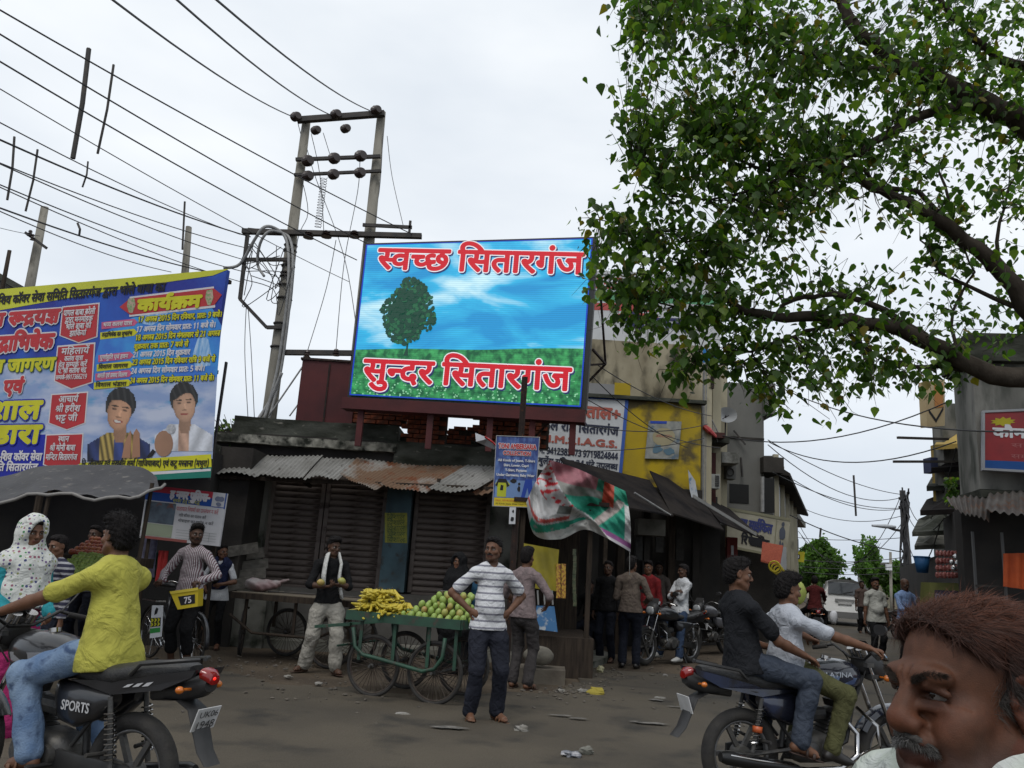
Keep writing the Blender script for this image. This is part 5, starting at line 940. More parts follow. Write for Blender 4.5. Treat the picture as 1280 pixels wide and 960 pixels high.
bb(424,508,515,530,14.4);bb(510,560,515,555,14.0);bb(598,652,514,556,14.0);bb(480,512,506,530,15.0);bb(640,688,486,560,14.9)
bb(560,600,536,556,14.3);bb(500,604,503,519,15.3)
# corrugated sheets, each a part
def csh(parent,a,b,c,d,m,name='tin_sheet',nx=46,ny=9,amp=.012,per=.075,warp=.03,seed=0,world=True,lift=0,curl=0):
 a,b,c,d=map(Vector,(a,b,c,d));w=(b-a).length;n=(b-a).cross(a-d).normalized();n=n if n.z>0 else-n
 mb=MB();vs=[];rs=random.Random(seed);ph=rs.random()*6
 for j in range(ny+1):
  v=j/ny
  for i in range(nx+1):
   u=i/nx;p=a.lerp(b,u).lerp(d.lerp(c,u),v)
   k=amp*sin(2*math.pi*u*w/per)+warp*sin(u*4+ph)*v*v+warp*.6*sin(u*7+ph*2)*v+curl*v*v*(u-.5)
   vs.append(p+n*(k+lift))
 top=len(vs);vs+=[v-n*.003 for v in vs]
 fs=[(j*(nx+1)+i,j*(nx+1)+i+1,(j+1)*(nx+1)+i+1,(j+1)*(nx+1)+i)for j in range(ny)for i in range(nx)]
 fs+=[tuple(top+q for q in reversed(f))for f in fs]
 mb.add(vs,fs);return mb.build(name,m,parent,world=world,smooth=True)
aw=thing('tin_awning','row of warped and partly rusted corrugated tin sheets over the closed shutters','awning',(xs_(300),YS,0))
sh=[((290,567),(352,570),(322,596),(250,590),'tin'),((352,571),(404,570),(378,597),(325,597),'tin'),((402,572),(452,574),(424,598),(378,598),'tin'),
 ((446,573),(524,583),(470,610),(424,597),'tnr'),((520,582),(584,582),(532,612),(474,609),'tnr'),((584,582),(640,585),(596,616),(535,611),'tin'),((632,584),(668,590),(640,622),(590,612),'tnr')]
for i,(a,b_,c,d,mm)in enumerate(sh):
 csh(aw,at(*a,13.75),at(*b_,13.75),at(*c,12.75),at(*d,12.75),M[mm],seed=i,nx=64,warp=.05 if mm=='tnr' else.03,lift=.012*(i%2))
MB().beam(at(270,596,12.95),at(640,612,12.95),.06,.06).bw('batten',M['dwd'],aw)
for px in(300,390,470,560,630):
 MB().beam(at(px,590,13.98)+V(0,0,-.25),at(px-12,600,12.95),.05,.05).bw('bracket',M['dwd'],aw)
# notices on the teal pillar
ps=thing('wall_notice','yellow paper notice pasted at the top of the teal pillar','notice',at(495,660,YS-.2))
F1=Face(at(481,678,YS-.196),at(509,679,YS-.196),at(481,641,YS-.196),at(509,641,YS-.196))
mb=MB();F1.rect(mb,0,0,1,1,0);mb.bw('paper',mat('yellow_paper',(.38,.36,.06),(.2,.22,.05),sc=9,rough=.9),ps)
for k in range(5):F1.text('विशाल','lettering',flat('ink_green',(.05,.10,.05)),ps,.5,.86-k*.19,w=.8,d=.003)
# Lit display on the roof
Yl,Yr=13.35,12.75
BL,BR=at(437,494,Yl),at(726,509,Yr);TL,TR=at(458,306,Yl),at(741,298,Yr)
FL=Face(BL,BR,TL,TR)
dbd=thing('display_board','large lit board showing a green tree on a meadow under red lettering','display',BL.lerp(BR,.5))
nb=-FL.n
cas=MB();b0,b1,t0_,t1_=FL.p(-.012,-.012,-.03),FL.p(1.022,-.012,-.03),FL.p(-.012,1.015,-.03),FL.p(1.022,1.015,-.03)
cas.prism([b0,b1,t1_,t0_],V(0,0,0),nb*.34);cas.bw('casing',mat('black_casing',(.012,.012,.013),rough=.5),dbd)
MB().prism([FL.p(-.03,-.085,.02),FL.p(1.02,-.085,.02),FL.p(1.02,-.014,.02),FL.p(-.03,-.014,.02)],V(0,0,0),nb*.3).bw('sill',M['maroon'],dbd)
# screen picture: its own printed layers of light
def gwm(name,c,e=1.0,dots=True):
 m=mat('lamp_'+name,(.0,.0,.0),rough=.5);t=m.node_tree;b=t.nodes['Principled BSDF'];lk=t.links.new
 co=t.nodes.new('ShaderNodeTexCoord');mpn=t.nodes.new('ShaderNodeMapping');lk(co.outputs['Object'],mpn.inputs[0])
 w=t.nodes.new('ShaderNodeTexWave');w.bands_direction='Z';w.inputs['Scale'].default_value=8.5;lk(mpn.outputs[0],w.inputs[0])
 r=t.nodes.new('ShaderNodeMapRange');r.inputs[3].default_value=.86;r.inputs[4].default_value=1.05;lk(w.outputs['Fac'],r.inputs[0])
 mu_=t.nodes.new('ShaderNodeMath');mu_.operation='MULTIPLY';mu_.inputs[1].default_value=e;lk(r.outputs[0],mu_.inputs[0])
 lk(mu_.outputs[0],b.inputs['Emission Strength']);b.inputs['Emission Color'].default_value=col4(c);return m,t,b
msk,t,b=gwm('sky',(0,.3,.8));lk=t.links.new
co=t.nodes.new('ShaderNodeTexCoord');mpn=t.nodes.new('ShaderNodeMapping');mpn.inputs['Rotation'].default_value=(0,R(38),0);mpn.inputs['Scale'].default_value=(.55,1,1.5)
lk(co.outputs['Object'],mpn.inputs[0]);nz_=t.nodes.new('ShaderNodeTexNoise');nz_.inputs['Scale'].default_value=1.15;nz_.inputs['Detail'].default_value=6;nz_.inputs['Distortion'].default_value=.5
lk(mpn.outputs[0],nz_.inputs['Vector']);rp_=t.nodes.new('ShaderNodeValToRGB');e0=rp_.color_ramp.elements;e0[0].position=.38;e0[0].color=(.01,.30,.66,1);e0[1].position=.66;e0[1].color=(.60,.90,1,1)
e2=e0.new(.50);e2.color=(.03,.48,.82,1);lk(nz_.outputs['Fac'],rp_.inputs[0]);lk(rp_.outputs[0],b.inputs['Emission Color'])
mb=MB();FL.rect(mb,0,.26,1,1,.004);mb.bw('screen_sky',msk,dbd)
# glow behind the tree, meadow
mgl,t,b=gwm('pale',(.35,.80,.95))
def blob(mb,F,u,v,ru,rv,d,n=40,jit=.08,seed=0):
 rs=random.Random(seed);mb.add([F.p(u+ru*cos(2*math.pi*k/n)*(1+rs.uniform(-jit,jit)),v+rv*sin(2*math.pi*k/n)*(1+rs.uniform(-jit,jit)),d)for k in range(n)],[tuple(range(n))])
mgm,t,b=gwm('meadow',(.0,.25,.08));lk=t.links.new
co=t.nodes.new('ShaderNodeTexCoord');nz_=t.nodes.new('ShaderNodeTexNoise');nz_.inputs['Scale'].default_value=9;nz_.inputs['Detail'].default_value=6;lk(co.outputs['Object'],nz_.inputs['Vector'])
rp_=t.nodes.new('ShaderNodeValToRGB');e0=rp_.color_ramp.elements;e0[0].position=.38;e0[0].color=(.0,.10,.035,1);e0[1].position=.68;e0[1].color=(.05,.40,.12,1);lk(nz_.outputs['Fac'],rp_.inputs[0]);lk(rp_.outputs[0],b.inputs['Emission Color'])
mb=MB();pts=[(0,0),(1,0)]+[(1-i/20,.335-.04*(i/20)+.004*sin(i*.5))for i in range(21)];FL.poly(mb,pts,.006);mb.bw('screen_meadow',mgm,dbd)
mgp,t,b=gwm('flowers',(.25,.60,.35));rs=random.Random(3);mb=MB()
for k in range(230):
 u=rs.random();v=.012+.15*rs.random()**1.3;r=rs.uniform(.0018,.005)*(1.3-v*4)
 blob(mb,FL,u,v,r,r*1.2,.008+.0002*(k%5),n=5,jit=.3,seed=k)
tag(mb.bw('screen_flowers',mgp,dbd),kind='stuff')
mtr,t,b=gwm('tree',(.003,.052,.030));mtr2,t,b=gwm('tree_light',(.012,.12,.05));mb=MB();mb2=MB();rs=random.Random(5)
for k in range(620):
 a=rs.random()*6.283;r=math.sqrt(rs.random());v=.55+.215*r*sin(a);w_=.118*(1-.42*max(0,(v-.56)/.215)**1.2)*(1-.25*max(0,(.42-v)/.1));u=.225+w_*r*cos(a)+.01*sin(v*30)
 blob(mb if rs.random()<.78 else mb2,FL,u,v,rs.uniform(.006,.013),rs.uniform(.009,.018),.010+.00003*k,n=7,jit=.35,seed=k)
blob(mb,FL,.225,.53,.085,.155,.0098,30,.06,4);FL.poly(mb,[(.221,.262),(.243,.262),(.239,.31),(.241,.42),(.228,.42),(.231,.31)],.0097)
mb.bw('screen_tree',mtr,dbd);mb2.bw('screen_tree_light',mtr2,dbd)
mrd=gwm('red',(.60,.002,.015),1.0)[0];mwh=gwm('white',(.9,.9,.95),.95)[0];mnv=gwm('navy',(.01,.015,.12))[0]
def ftx(F,s,par,u,v,w,h,d,m,r,n=8,name='lettering',dy=0,dx=0,step=.00012,fill=True,latin=False):
 k=0
 for i in range(n):
  a=2*math.pi*i/n;F.text(s,name,m,par,u+dx+r*cos(a)/F.w,v+dy+r*sin(a)/F.h,h=h,w=w,d=d+step*i,latin=latin)
 if fill:F.text(s,name,m,par,u+dx,v+dy,h=h,w=w,d=d+step*n,latin=latin)
def jch(par,name,newname,m):
 obs=[o for o in par.children if o.name.split('.')[0]==name];mb=MB()
 for o in obs:
  mb.add([tuple(v.co)for v in o.data.vertices],[tuple(p.vertices)for p in o.data.polygons]);me=o.data;bpy.data.objects.remove(o);bpy.data.meshes.remove(me)
 return mb.build(newname,m,par)
def sgw(F,s,par,u,v,w,h,d,rim,body,mrim,mbody,mshadow=None,tagname='lettering',sdx=.006,sdy=-.01,nb_=8,latin=False):
 if mshadow:ftx(F,s,par,u,v,w,h,d,mshadow,rim,name='tmpa',dx=sdx,dy=sdy,latin=latin);jch(par,'tmpa',tagname+'_shadow',mshadow)
 if mrim:ftx(F,s,par,u,v,w,h,d+.002,mrim,rim,n=12,name='tmpb',latin=latin);jch(par,'tmpb',tagname+'_outline',mrim)
 ftx(F,s,par,u,v,w,h,d+.005,mbody,body,n=nb_,name='tmpc',latin=latin);jch(par,'tmpc',tagname,mbody)
sgw(FL,'स्वच्छ सितारगंज',dbd,.515,.872,.92,.138,.012,.036,.019,mwh,mrd,mnv)
sgw(FL,'सुन्दर सितारगंज',dbd,.50,.160,.90,.138,.012,.036,.019,mwh,mrd,mnv)
mb=MB();e_=.006
for(u0,v0,u1,v1)in((0,0,e_,1),(1-e_,0,1,1),(e_,0,1-e_,e_*1.3),(e_,1-e_,1-e_,1)):FL.rect(mb,u0,v0,u1,v1,.011)
mb.bw('screen_border',gwm('blue',(.0,.04,.50))[0],dbd)
for(u,v0_)in((.05,-.085),(.36,-.085),(.62,-.085),(.80,-.085),(.97,-.085)):
 p=FL.p(u,v0_,-.12);MB().box((p.x,p.y,(p.z+3.3)/2),(.10,.10,p.z-3.3)).bw('leg',M['maroon'],dbd)
mb=MB();pa=FL.p(1.02,.9,-.1);pc=FL.p(1.02,.28,-.1);pb=at(757,455,Yr+.9);pd=FL.p(1.0,-.02,-.12)
mb.beam(FL.p(1.035,.80,-.2),pb,.035,.035);mb.beam(pb,at(724,457,Yr+.2),.035,.035);mb.beam(FL.p(1.03,.35,-.2),pb,.035,.035);mb.beam(pb,at(655,560,Yr+.9),.04,.04);mb.bw('strut',M['rdk'],dbd)
cb=thing('steel_cabinet','tall plain maroon steel cabinet on the roof behind the lit display','cabinet',at(400,520,14.6))
a0,a1=at(364,527,14.3),at(428,527,14.3);zt_=at(384,450,14.3).z
MB().box(((a0.x+a1.x)/2+.12,14.7,(zt_+3.6)/2),(a1.x-a0.x+.1,.8,zt_-3.6)).bw('box',M['maroon'],cb)
MB().box(((a0.x+a1.x)/2+.12,14.7,zt_+.02),(a1.x-a0.x+.16,.86,.04)).box(((a0.x+a1.x)/2+.12,14.288,(zt_+3.6)/2),(.03,.012,zt_-3.7)).bw('lid',M['rdk'],cb)
# iron post and the hanging clothing sign
ip=thing('iron_post','rusty iron post standing at the kerb in front of the lit display','post',atz(650,842));
pb_,pt_=atz(648,838),at(656,472,11.9);MB().beam((pt_.x-.02,11.9,0),(pt_.x,11.9,pt_.z),.11,.09).beam((pt_.x-.02,11.85,0),(pt_.x,11.85,pt_.z),.03,.03).bw('shaft',M['rdk'],ip)
MB().box((pt_.x-.02,11.9,.01),(.3,.3,.03)).bw('base',M['rdk'],ip)
def board(name,label,cat,c4,Y,face,framem,thick=.03,border=0,group=None):
 bl,br,tl,tr=[at(p[0],p[1],(Y if not isinstance(Y,(tuple,list))else Y[i%2]))for i,p in enumerate(c4)]
 F=Face(bl,br,tl,tr);t=thing(name,label,cat,bl.lerp(br,.5),0,group)
 MB().prism([F.p(0,0,0),F.p(1,0,0),F.p(1,1,0),F.p(0,1,0)],V(0,0,0),-F.n*thick).bw('panel',face,t)
 if framem:
  mb=MB();e=border;g=e*F.w/F.h
  for(u0,v0,u1,v1)in((-e,-g,0,1+g),(1,-g,1+e,1+g),(0,-g,1,0),(0,1,1,1+g)):mb.prism([F.p(u0,v0,.008),F.p(u1,v0,.008),F.p(u1,v1,.008),F.p(u0,v1,.008)],V(0,0,0),-F.n*(thick+.014))
  mb.bw('frame',framem,t)
 return F,t
mj=mat('blue_print',(.025,.05,.20),(.12,.22,.50),sc=5,lo=.45,hi=.7,rough=.6,stretch=(2.5,1,1))
Fj,tj=board('clothing_sign','blue and yellow sign with a tee shirt and jeans, hung on the iron post','sign',[(616,632),(668,634),(621,545),(674,547)],11.82,mj,mat('sign_frame',(.35,.35,.36)),.02,.015)
mR=flat('print_red',(.50,.03,.03));mW=flat('print_white',(.62,.63,.66));mY=flat('print_yellow',(.62,.48,.03));mK=flat('print_black',(.015,.015,.018));mG=flat('print_green',(.03,.25,.10));mBl=flat('print_blue',(.02,.06,.35))
mb=MB();Fj.rect(mb,.02,.0,.98,.115,.004);mb.bw('print_strip',mY,tj)
mb=MB();Fj.rect(mb,.03,.12,.97,.37,.003);mb.bw('print_panel',flat('print_pale_blue',(.16,.26,.48)),tj)
mb=MB();Fj.poly(mb,[(.08,.13),(.30,.13),(.30,.30),(.34,.27),(.38,.31),(.28,.375),(.10,.375),(.0+.03,.31),(.06,.27),(.08,.30)],.006);mb.bw('print_tee',flat('print_lime',(.45,.48,.03)),tj)
mb=MB();Fj.poly(mb,[(.03,.29),(.10,.385),(.28,.385),(.37,.29),(.31,.27),(.28,.33),(.10,.33),(.08,.27)],.0065);Fj.poly(mb,[(.15,.22),(.22,.22),(.23,.29),(.16,.30)],.007);mb.bw('print_sleeves',mK,tj)
mb=MB();Fj.poly(mb,[(.66,.13),(.75,.13),(.80,.27),(.86,.13),(.94,.13),(.90,.39),(.74,.39)],.006);mb.bw('print_jeans',mBl,tj)
mb=MB();blob(mb,Fj,.46,.36,.08,.03,.006,10,.2,1);blob(mb,Fj,.60,.32,.03,.02,.006,10,.2,2);blob(mb,Fj,.60,.25,.035,.045,.006,10,.2,3);mb.bw('print_shoes',mK,tj)
sgw(Fj,'TONI AMBERSARIA',tj,.5,.86,.92,.075,.004,.010,.003,mW,mR,latin=True)
sgw(Fj,'COLLECTION',tj,.5,.76,.66,.060,.004,.009,.003,mW,mR,latin=True)
for v_,s_,w_ in((.655,'All Kinds of Jeans, T-Shirt',.90),(.585,'Shirt, Lower, Capri',.60),(.515,'T-Shirt, Payjama',.52),(.445,'Under Garments, Baby Wear',.92)):sgw(Fj,s_,tj,.5,v_,w_,.036,.004,0,.0025,None,mW,latin=True,nb_=4)
Fj.text('Moti. 9719107000, 9761361212','lettering',mR,tj,.5,.078,w=.88,h=.026,d=.006,latin=True);Fj.text('All Kinds Jeans Wear Near Market','lettering',mK,tj,.5,.035,w=.88,h=.026,d=.006,latin=True)
pp=thing('pole_notice','small cream paper notice pasted on the iron post below the blue sign','notice',at(640,646,11.8));Fp=Face(at(636,655,11.8),at(644,655,11.8),at(637,634,11.8),at(645,634,11.8))
mb=MB();Fp.rect(mb,0,0,1,1,0);mb.bw('paper',mW,pp);mb=MB();blob(mb,Fp,.5,.3,.3,.15,.004,8,.3,3);blob(mb,Fp,.6,.75,.15,.12,.004,6,.3,4);mb.bw('print',mK,pp)
# flapping printed banner
def banner():
 t=thing('torn_banner','torn white and green printed banner sagging from the awning beside the iron post','banner',at(720,640,12))
 nu,nv=110,70
 top=[(688,575),(722,586),(752,600),(782,614)];bot=[(664,632),(690,682),(738,660),(788,688)]
 left=[(688,575),(676,604),(662,636),(666,655)];
 def poly(pts,u):
  k=u*(len(pts)-1);i=min(int(k),len(pts)-2);f=k-i
  p0=pts[max(i-1,0)];p1=pts[i];p2=pts[i+1];p3=pts[min(i+2,len(pts)-1)]
  return tuple(.5*((2*p1[j])+(-p0[j]+p2[j])*f+(2*p0[j]-5*p1[j]+4*p2[j]-p3[j])*f*f+(-p0[j]+3*p1[j]-3*p2[j]+p3[j])*f**3)for j in(0,1))
 bot=[(658,628),(668,668),(700,674),(730,662),(757,672),(788,690)]
 P=[];C=[]
 for j in range(nv+1):
  v=j/nv
  for i in range(nu+1):
   u=i/nu;a=poly(top,u);b=poly(bot,u)
   px=a[0]+(b[0]-a[0])*v+6*sin(v*3.14)*(u-.5);py=a[1]+(b[1]-a[1])*v
   dep=11.35+.45*u+.10*sin(u*9+v*4)+.05*sin(u*23-v*9)+.22*v*sin(u*3.1)-.05*sin((u+v)*14)
   dg=(u-.42)-(v-.5)*.85
   dep+=-.16*math.exp(-(dg/.06)**2)+.02*sin(40*dg)
   P.append(tuple(at(px,py,dep)))
   w=(.50,.50,.50);c=w
   n1=sin(u*37+sin(v*19)*2)*sin(v*31+u*9)+.5*sin(u*80+v*61)
   if dg<0:
    if v<.52 and n1>.32:c=(.50,.03,.04)
    elif.52<v<.64 and.30<u<.42:c=(.10,.11,.10)
    sweep_v=.78+.10*sin(u*7+1.5)
    if abs(v-sweep_v)<.028 and u<.42:c=(.45,.08,.07)
    if sweep_v+.05<v and u>.12:c=(.03,.30,.20)
    if v>sweep_v+.16 or(v>.8 and.45<u):c=(.50,.49,.46)
    if n1>1.1 and v>.6:c=(.3,.3,.29)
   else:
    k=(u-.42)+(v)*.35
    if v<.22:c=(.30,.12,.14)if u<.62 else(.03,.24,.16)
    elif v<.36 and u<.70:c=(.22,.22,.20)
    elif.38<k<.52:c=(.03,.27,.18)
    elif.52<=k<.60:c=(.42,.36,.34)
    else:c=(.03,.28,.19)
    if.70<u<.82 and v<.42:c=(.45,.07,.04)
    if u>.93 and v>.25:c=(.48,.48,.47)
    if v>.86 and u>.52:c=(.24,.08,.22)
    if v>.95 and u>.6:c=(.46,.44,.46)
   C.append(c)
 Q=np.array([(j*(nu+1)+i,(j+1)*(nu+1)+i,(j+1)*(nu+1)+i+1,j*(nu+1)+i+1)for j in range(nv)for i in range(nu)])
 npm('cloth',np.array(P),Q,vcmat('banner_print',rough=.6,var=.18,vsc=9,bump=.5,bsc=20,bdist=.02,spec=.3),t,np.array(C),world=True)
 a=at(787,690,12.9);MB().tube([a,a+V(.01,0,-.35)],.006,5).bw('cord',M['cable'],t)
banner()
rc=thing('red_cloth_scrap','crumpled red and white cloth scrap caught left of the blue sign','cloth',at(605,548,12.2));mb=MB()
mb.add([at(594,541,12.2),at(612,548,12.1),at(622,556,12.2),at(618,562,12.25),at(604,556,12.3),at(595,552,12.2)],[(0,1,4,5),(1,2,3,4)]);mb.bw('fold',mW,rc)
MB().tube([at(606,546,12.1),at(616,553,12.1),at(624,561,12.1)],[.03,.035,.02],6,flat=.4).bw('hem',mR,rc)
# buildings beyond the corner
def block(parent,name,x0,x1,y0,y1,z0,z1,m):
 mb=MB();mb.box(((x0+x1)/2,(y0+y1)/2,(z0+z1)/2),(x1-x0,y1-y0,z1-z0));return mb.bw(name,m,parent)
def along(px,Y,py=640):return at(px,py,Y)
Y2=18.0
yb=thing('yellow_building','old two storey building with peeling yellow front and a white hospital sign painted on it','building',(at(780,650,Y2).x,Y2,0))
x0,x1=at(640,560,Y2).x,at(876,560,Y2).x;zt=at(800,428,Y2).z;zy=at(800,500,Y2).z
block(yb,'wall',x0,x1,Y2,Y2+6,0,zy,M['ywl'])
block(yb,'ground_floor',x0,x1+.03,Y2-.06,Y2+.1,0,3.4,M['dwl'])  # added dark panel, paints the shade of the shop fronts over the yellow wall
block(yb,'parapet',x0,x1+.02,Y2-.03,Y2+6,zy+.05,zt,M['swl'])
block(yb,'ledge',x0,x1+.1,Y2-.12,Y2+.1,zy-.02,zy+.06,M['bco'])
block(yb,'painted_patch',at(683,480,Y2).x,at(768,480,Y2).x,Y2-.036,Y2,at(735,494,Y2).z,at(735,479,Y2).z,flat('grey_patch',(.22,.22,.22),.9))
block(yb,'painted_patch',at(768,480,Y2).x,at(788,480,Y2).x,Y2-.036,Y2,at(775,494,Y2).z,at(775,479,Y2).z,flat('ochre_patch',(.36,.26,.02),.9))
Fh=Face(at(660,588,Y2-.04),at(777,598,Y2-.04),at(664,492,Y2-.04),at(786,497,Y2-.04))
hs_=thing('hospital_sign','white wall sign with blue edge, red and black hospital lettering, on the yellow building','sign',Fh.p(.5,0))
MB().prism([Fh.p(0,0),Fh.p(1,0),Fh.p(1,1),Fh.p(0,1)],V(0,0,0),-Fh.n*.03).bw('panel',M['white'],hs_)
mb=MB();Fh.rect(mb,.965,0,1,1,.004);Fh.rect(mb,0,.965,.965,1,.004);mb.bw('print_edge',flat('edge_blue',(.04,.10,.36)),hs_)
mrd2=flat('faded_red',(.36,.10,.075),.8);mb2_=flat('sign_ink',(.03,.035,.06),.8)
sgw(Fh,'अस्पताल+',hs_,.60,.795,.70,.14,.006,.0,.018,None,mrd2)
sgw(Fh,'स्कूल रोड सितारगंज',hs_,.50,.585,.88,.11,.006,0,.010,None,mb2_,nb_=6)
sgw(Fh,'T.I.M.S.I.A.G.S.',hs_,.50,.42,.86,.09,.006,0,.012,None,mrd2,latin=True,nb_=6)
sgw(Fh,'मो.नं. 9412383473 9719824844',hs_,.49,.265,.92,.075,.006,0,.007,None,mb2_,nb_=6)
sgw(Fh,'एम्बुलेंस सुविधा 24 घंटे उपलब्ध',hs_,.49,.135,.92,.075,.006,0,.006,None,mb2_,nb_=6)
Fq=Face(at(806,573,Y2-.05),at(848,574,Y2-.05),at(811,526,Y2-.05),at(852,527,Y2-.05))
po=thing('wall_poster','faded grey poster with an oval emblem pasted on the yellow wall','poster',Fq.p(.5,0));MB().prism([Fq.p(0,0),Fq.p(1,0),Fq.p(1,1),Fq.p(0,1)],V(0,0,0),-Fq.n*.012).bw('paper',mat('poster_paper',(.30,.30,.27),(.16,.17,.16),sc=5,c3=(.10,.14,.18),sc3=6,lo3=.55,hi3=.65,rough=.9),po)
mb=MB();blob(mb,Fq,.5,.58,.34,.24,.004,24,.03,1);mb.bw('print_oval',flat('poster_buff',(.33,.29,.18),.9),po);mb=MB();blob(mb,Fq,.35,.25,.14,.12,.006,12,.3,2);blob(mb,Fq,.72,.2,.16,.09,.006,12,.3,3);mb.bw('print_blue',flat('poster_blue',(.10,.17,.22),.9),po)
Fq.text('अस्पताल+','lettering',mrd2,po,.5,.60,w=.5,d=.008)
mb=MB();Fq.rect(mb,.05,.93,.55,1.0,.005);mb.bw('print_strip',mBl,po)
# rooftop hoarding behind the tree
Fr=Face(at(738,452,Y2+.3),at(900,456,Y2+.3),at(742,338,Y2+.3),at(902,344,Y2+.3))
rh=thing('rooftop_hoarding','white roof hoarding with red, green and blue bands half hidden by leaves','hoarding',Fr.p(.5,0))
MB().prism([Fr.p(0,0),Fr.p(1,0),Fr.p(1,1),Fr.p(0,1)],V(0,0,0),-Fr.n*.05).bw('panel',M['white'],rh)
for(v0,v1,mm,nm,u1)in((.80,.93,flat('band_red',(.42,.08,.07)),'print_red_band',.22),(.66,.77,flat('band_green',(.10,.28,.14)),'print_green_band',1),(.56,.64,flat('band_red2',(.42,.08,.07)),'print_lower_red_band',.45),(.02,.17,flat('band_blue',(.02,.17,.46)),'print_blue_band',1)):
 mb=MB();Fr.rect(mb,0,v0,u1,v1,.004);mb.bw(nm,mm,rh)
sgw(Fr,'ELECTRONICS',rh,.15,.865,.30,.08,.008,0,.02,None,mW,latin=True,nb_=4);sgw(Fr,'विशाल',rh,.5,.42,.5,.14,.008,0,.02,None,flat('dark_blue_ink',(.03,.03,.10)),nb_=4)
mb=MB();blob(mb,Fr,.35,.50,.17,.045,.005,20,.05,4);mb.bw('print_red_sweep',flat('band_red',(.42,.08,.07)),rh)
for u in(.05,.5,.95):MB().beam(Fr.p(u,-.25,-.1),Fr.p(u,1,-.1),.08,.08).bw('leg',M['rdk'],rh)
# side of the yellow building with balcony, air coolers and pipes, running back along the street
sb=thing('balcony_building','narrow cream building with pilasters, red cloth on its balcony and cooler boxes','building',(at(890,650,18.5).x,18.5,0))
ax0,ax1=at(877,560,18.6),at(905,560,20.8)
def wsg(parent,name,pA,pB,z0,z1,th_,m):
 a=Vector((pA.x,pA.y,0));b_=Vector((pB.x,pB.y,0));d=(b_-a).normalized();n=Vector((d.y,-d.x,0));mb=MB()
 mb.prism([(a.x,a.y,z0),(b_.x,b_.y,z0),(b_.x,b_.y,z1),(a.x,a.y,z1)],V(0,0,0),-n*th_);return mb.bw(name,m,parent)
ztop=at(885,430,18.6).z
wsg(sb,'wall',ax0,ax1,3.0,ztop,3.0,M['cream'])
for px,Y in((881,18.55),(893,19.4),(901,20.3)):
 p=at(px,560,Y);block(sb,'pilaster',p.x-.09,p.x+.12,p.y-.16,p.y+.12,3.0,ztop,M['cream'])
for px,Y,w in((878.5,18.4,.045),(882,18.42,.035)):
 p=at(px,560,Y);MB().tube([(p.x,p.y,3.0),(p.x,p.y,ztop+.3)],w,8).bw('drain_pipe',M['cable'],sb)
def bxa(parent,name,px0,px1,py0,py1,Y,dep,m):
 a=at(px0,py1,Y);b_=at(px1,py0,Y);return block(parent,name,a.x,b_.x,Y,Y+dep,a.z,b_.z,m)
bxa(sb,'window_opening',886,895,566,632,19.0,.3,flat('dark_red_recess',(.06,.012,.012)))
bxa(sb,'balcony_slab',880,912,546,552,18.7,2.2,M['bco']);bxa(sb,'awning_underside',881,906,541,546,18.5,2.2,flat('dark_maroon_board',(.05,.015,.012)))
mb=MB();
for i in range(12):
 f=i/11;a=at(881+16*f,507+34*f,18.55+.1*f);mb.beam(a,a+V(0,0,-.22),.012,.012)
mb.beam(at(880,505,18.5),at(899,543,18.7),.02,.02);mb.beam(at(880,515,18.5),at(897,550,18.7),.02,.02);tag(mb.bw('balcony_rail',M['cable'],sb),kind='stuff')
ac=thing('air_cooler','grey cooler box with louvres bracketed to the cream wall','cooler',at(896,606,18.6));bxa(ac,'case',888,900,593,610,18.45,.35,mat('cooler_grey',(.30,.31,.29),(.2,.2,.19),sc=6,rough=.7))
for k in range(6):bxa(ac,'louvre',894,899,594.5+k*2.4,595.6+k*2.4,18.43,.02,flat('louvre_dark',(.05,.05,.05)))
a2=thing('air_cooler','dark round fan cooler further back on the cream wall','cooler',at(915,592,20));bxa(a2,'case',908,920,580,598,19.9,.4,mat('cooler_dark',(.09,.09,.085),rough=.7));mb=MB();c=at(913,590,19.88);mb.torus(c,(0,1,0),.09,.015,16,6);mb.bw('fan_ring',M['steel'],a2)
rcl=thing('red_cloth','red cloth hanging over the cream building balcony rail','cloth',at(886,540,18.4));MB().tube([at(881,534,18.4),at(886,538,18.35),at(894,545,18.45)],[.13,.14,.08],8,flat=.5).bw('fold',mat('cloth_red',(.32,.03,.035),(.4,.09,.08),sc=8,rough=.9,bump=.5),rcl)
dsh=thing('satellite_dish','pale satellite dish on the roof edge before the grey concrete wall','dish',at(908,530,19.8));c=at(908,519,19.8)
mb=MB();n=18;vs=[c+V(0,.08,-.03)];
for k in range(n):a=2*math.pi*k/n;vs.append(c+Vector((.26*cos(a),-.06,.2*sin(a))))
fs=[(0,1+k,1+(k+1)%n)for k in range(n)];mb.add(vs,fs);mb.add([v+V(0,.012,0)for v in vs],[f[::-1]for f in fs]);mb.bw('bowl',flat('dish_white',(.36,.37,.38)),dsh)
MB().tube([c+V(0,.06,0),c+V(0,.1,-.5)],.02,6).tube([c+V(-.1,0,-.1),c+V(0,-.22,-.05)],.01,5).bw('mast',M['steel'],dsh)
bxa(sb,'torn_canopy',902,924,566,578,19.3,.9,mat('torn_canopy',(.26,.26,.24),(.08,.08,.07),sc=7,rough=.9))
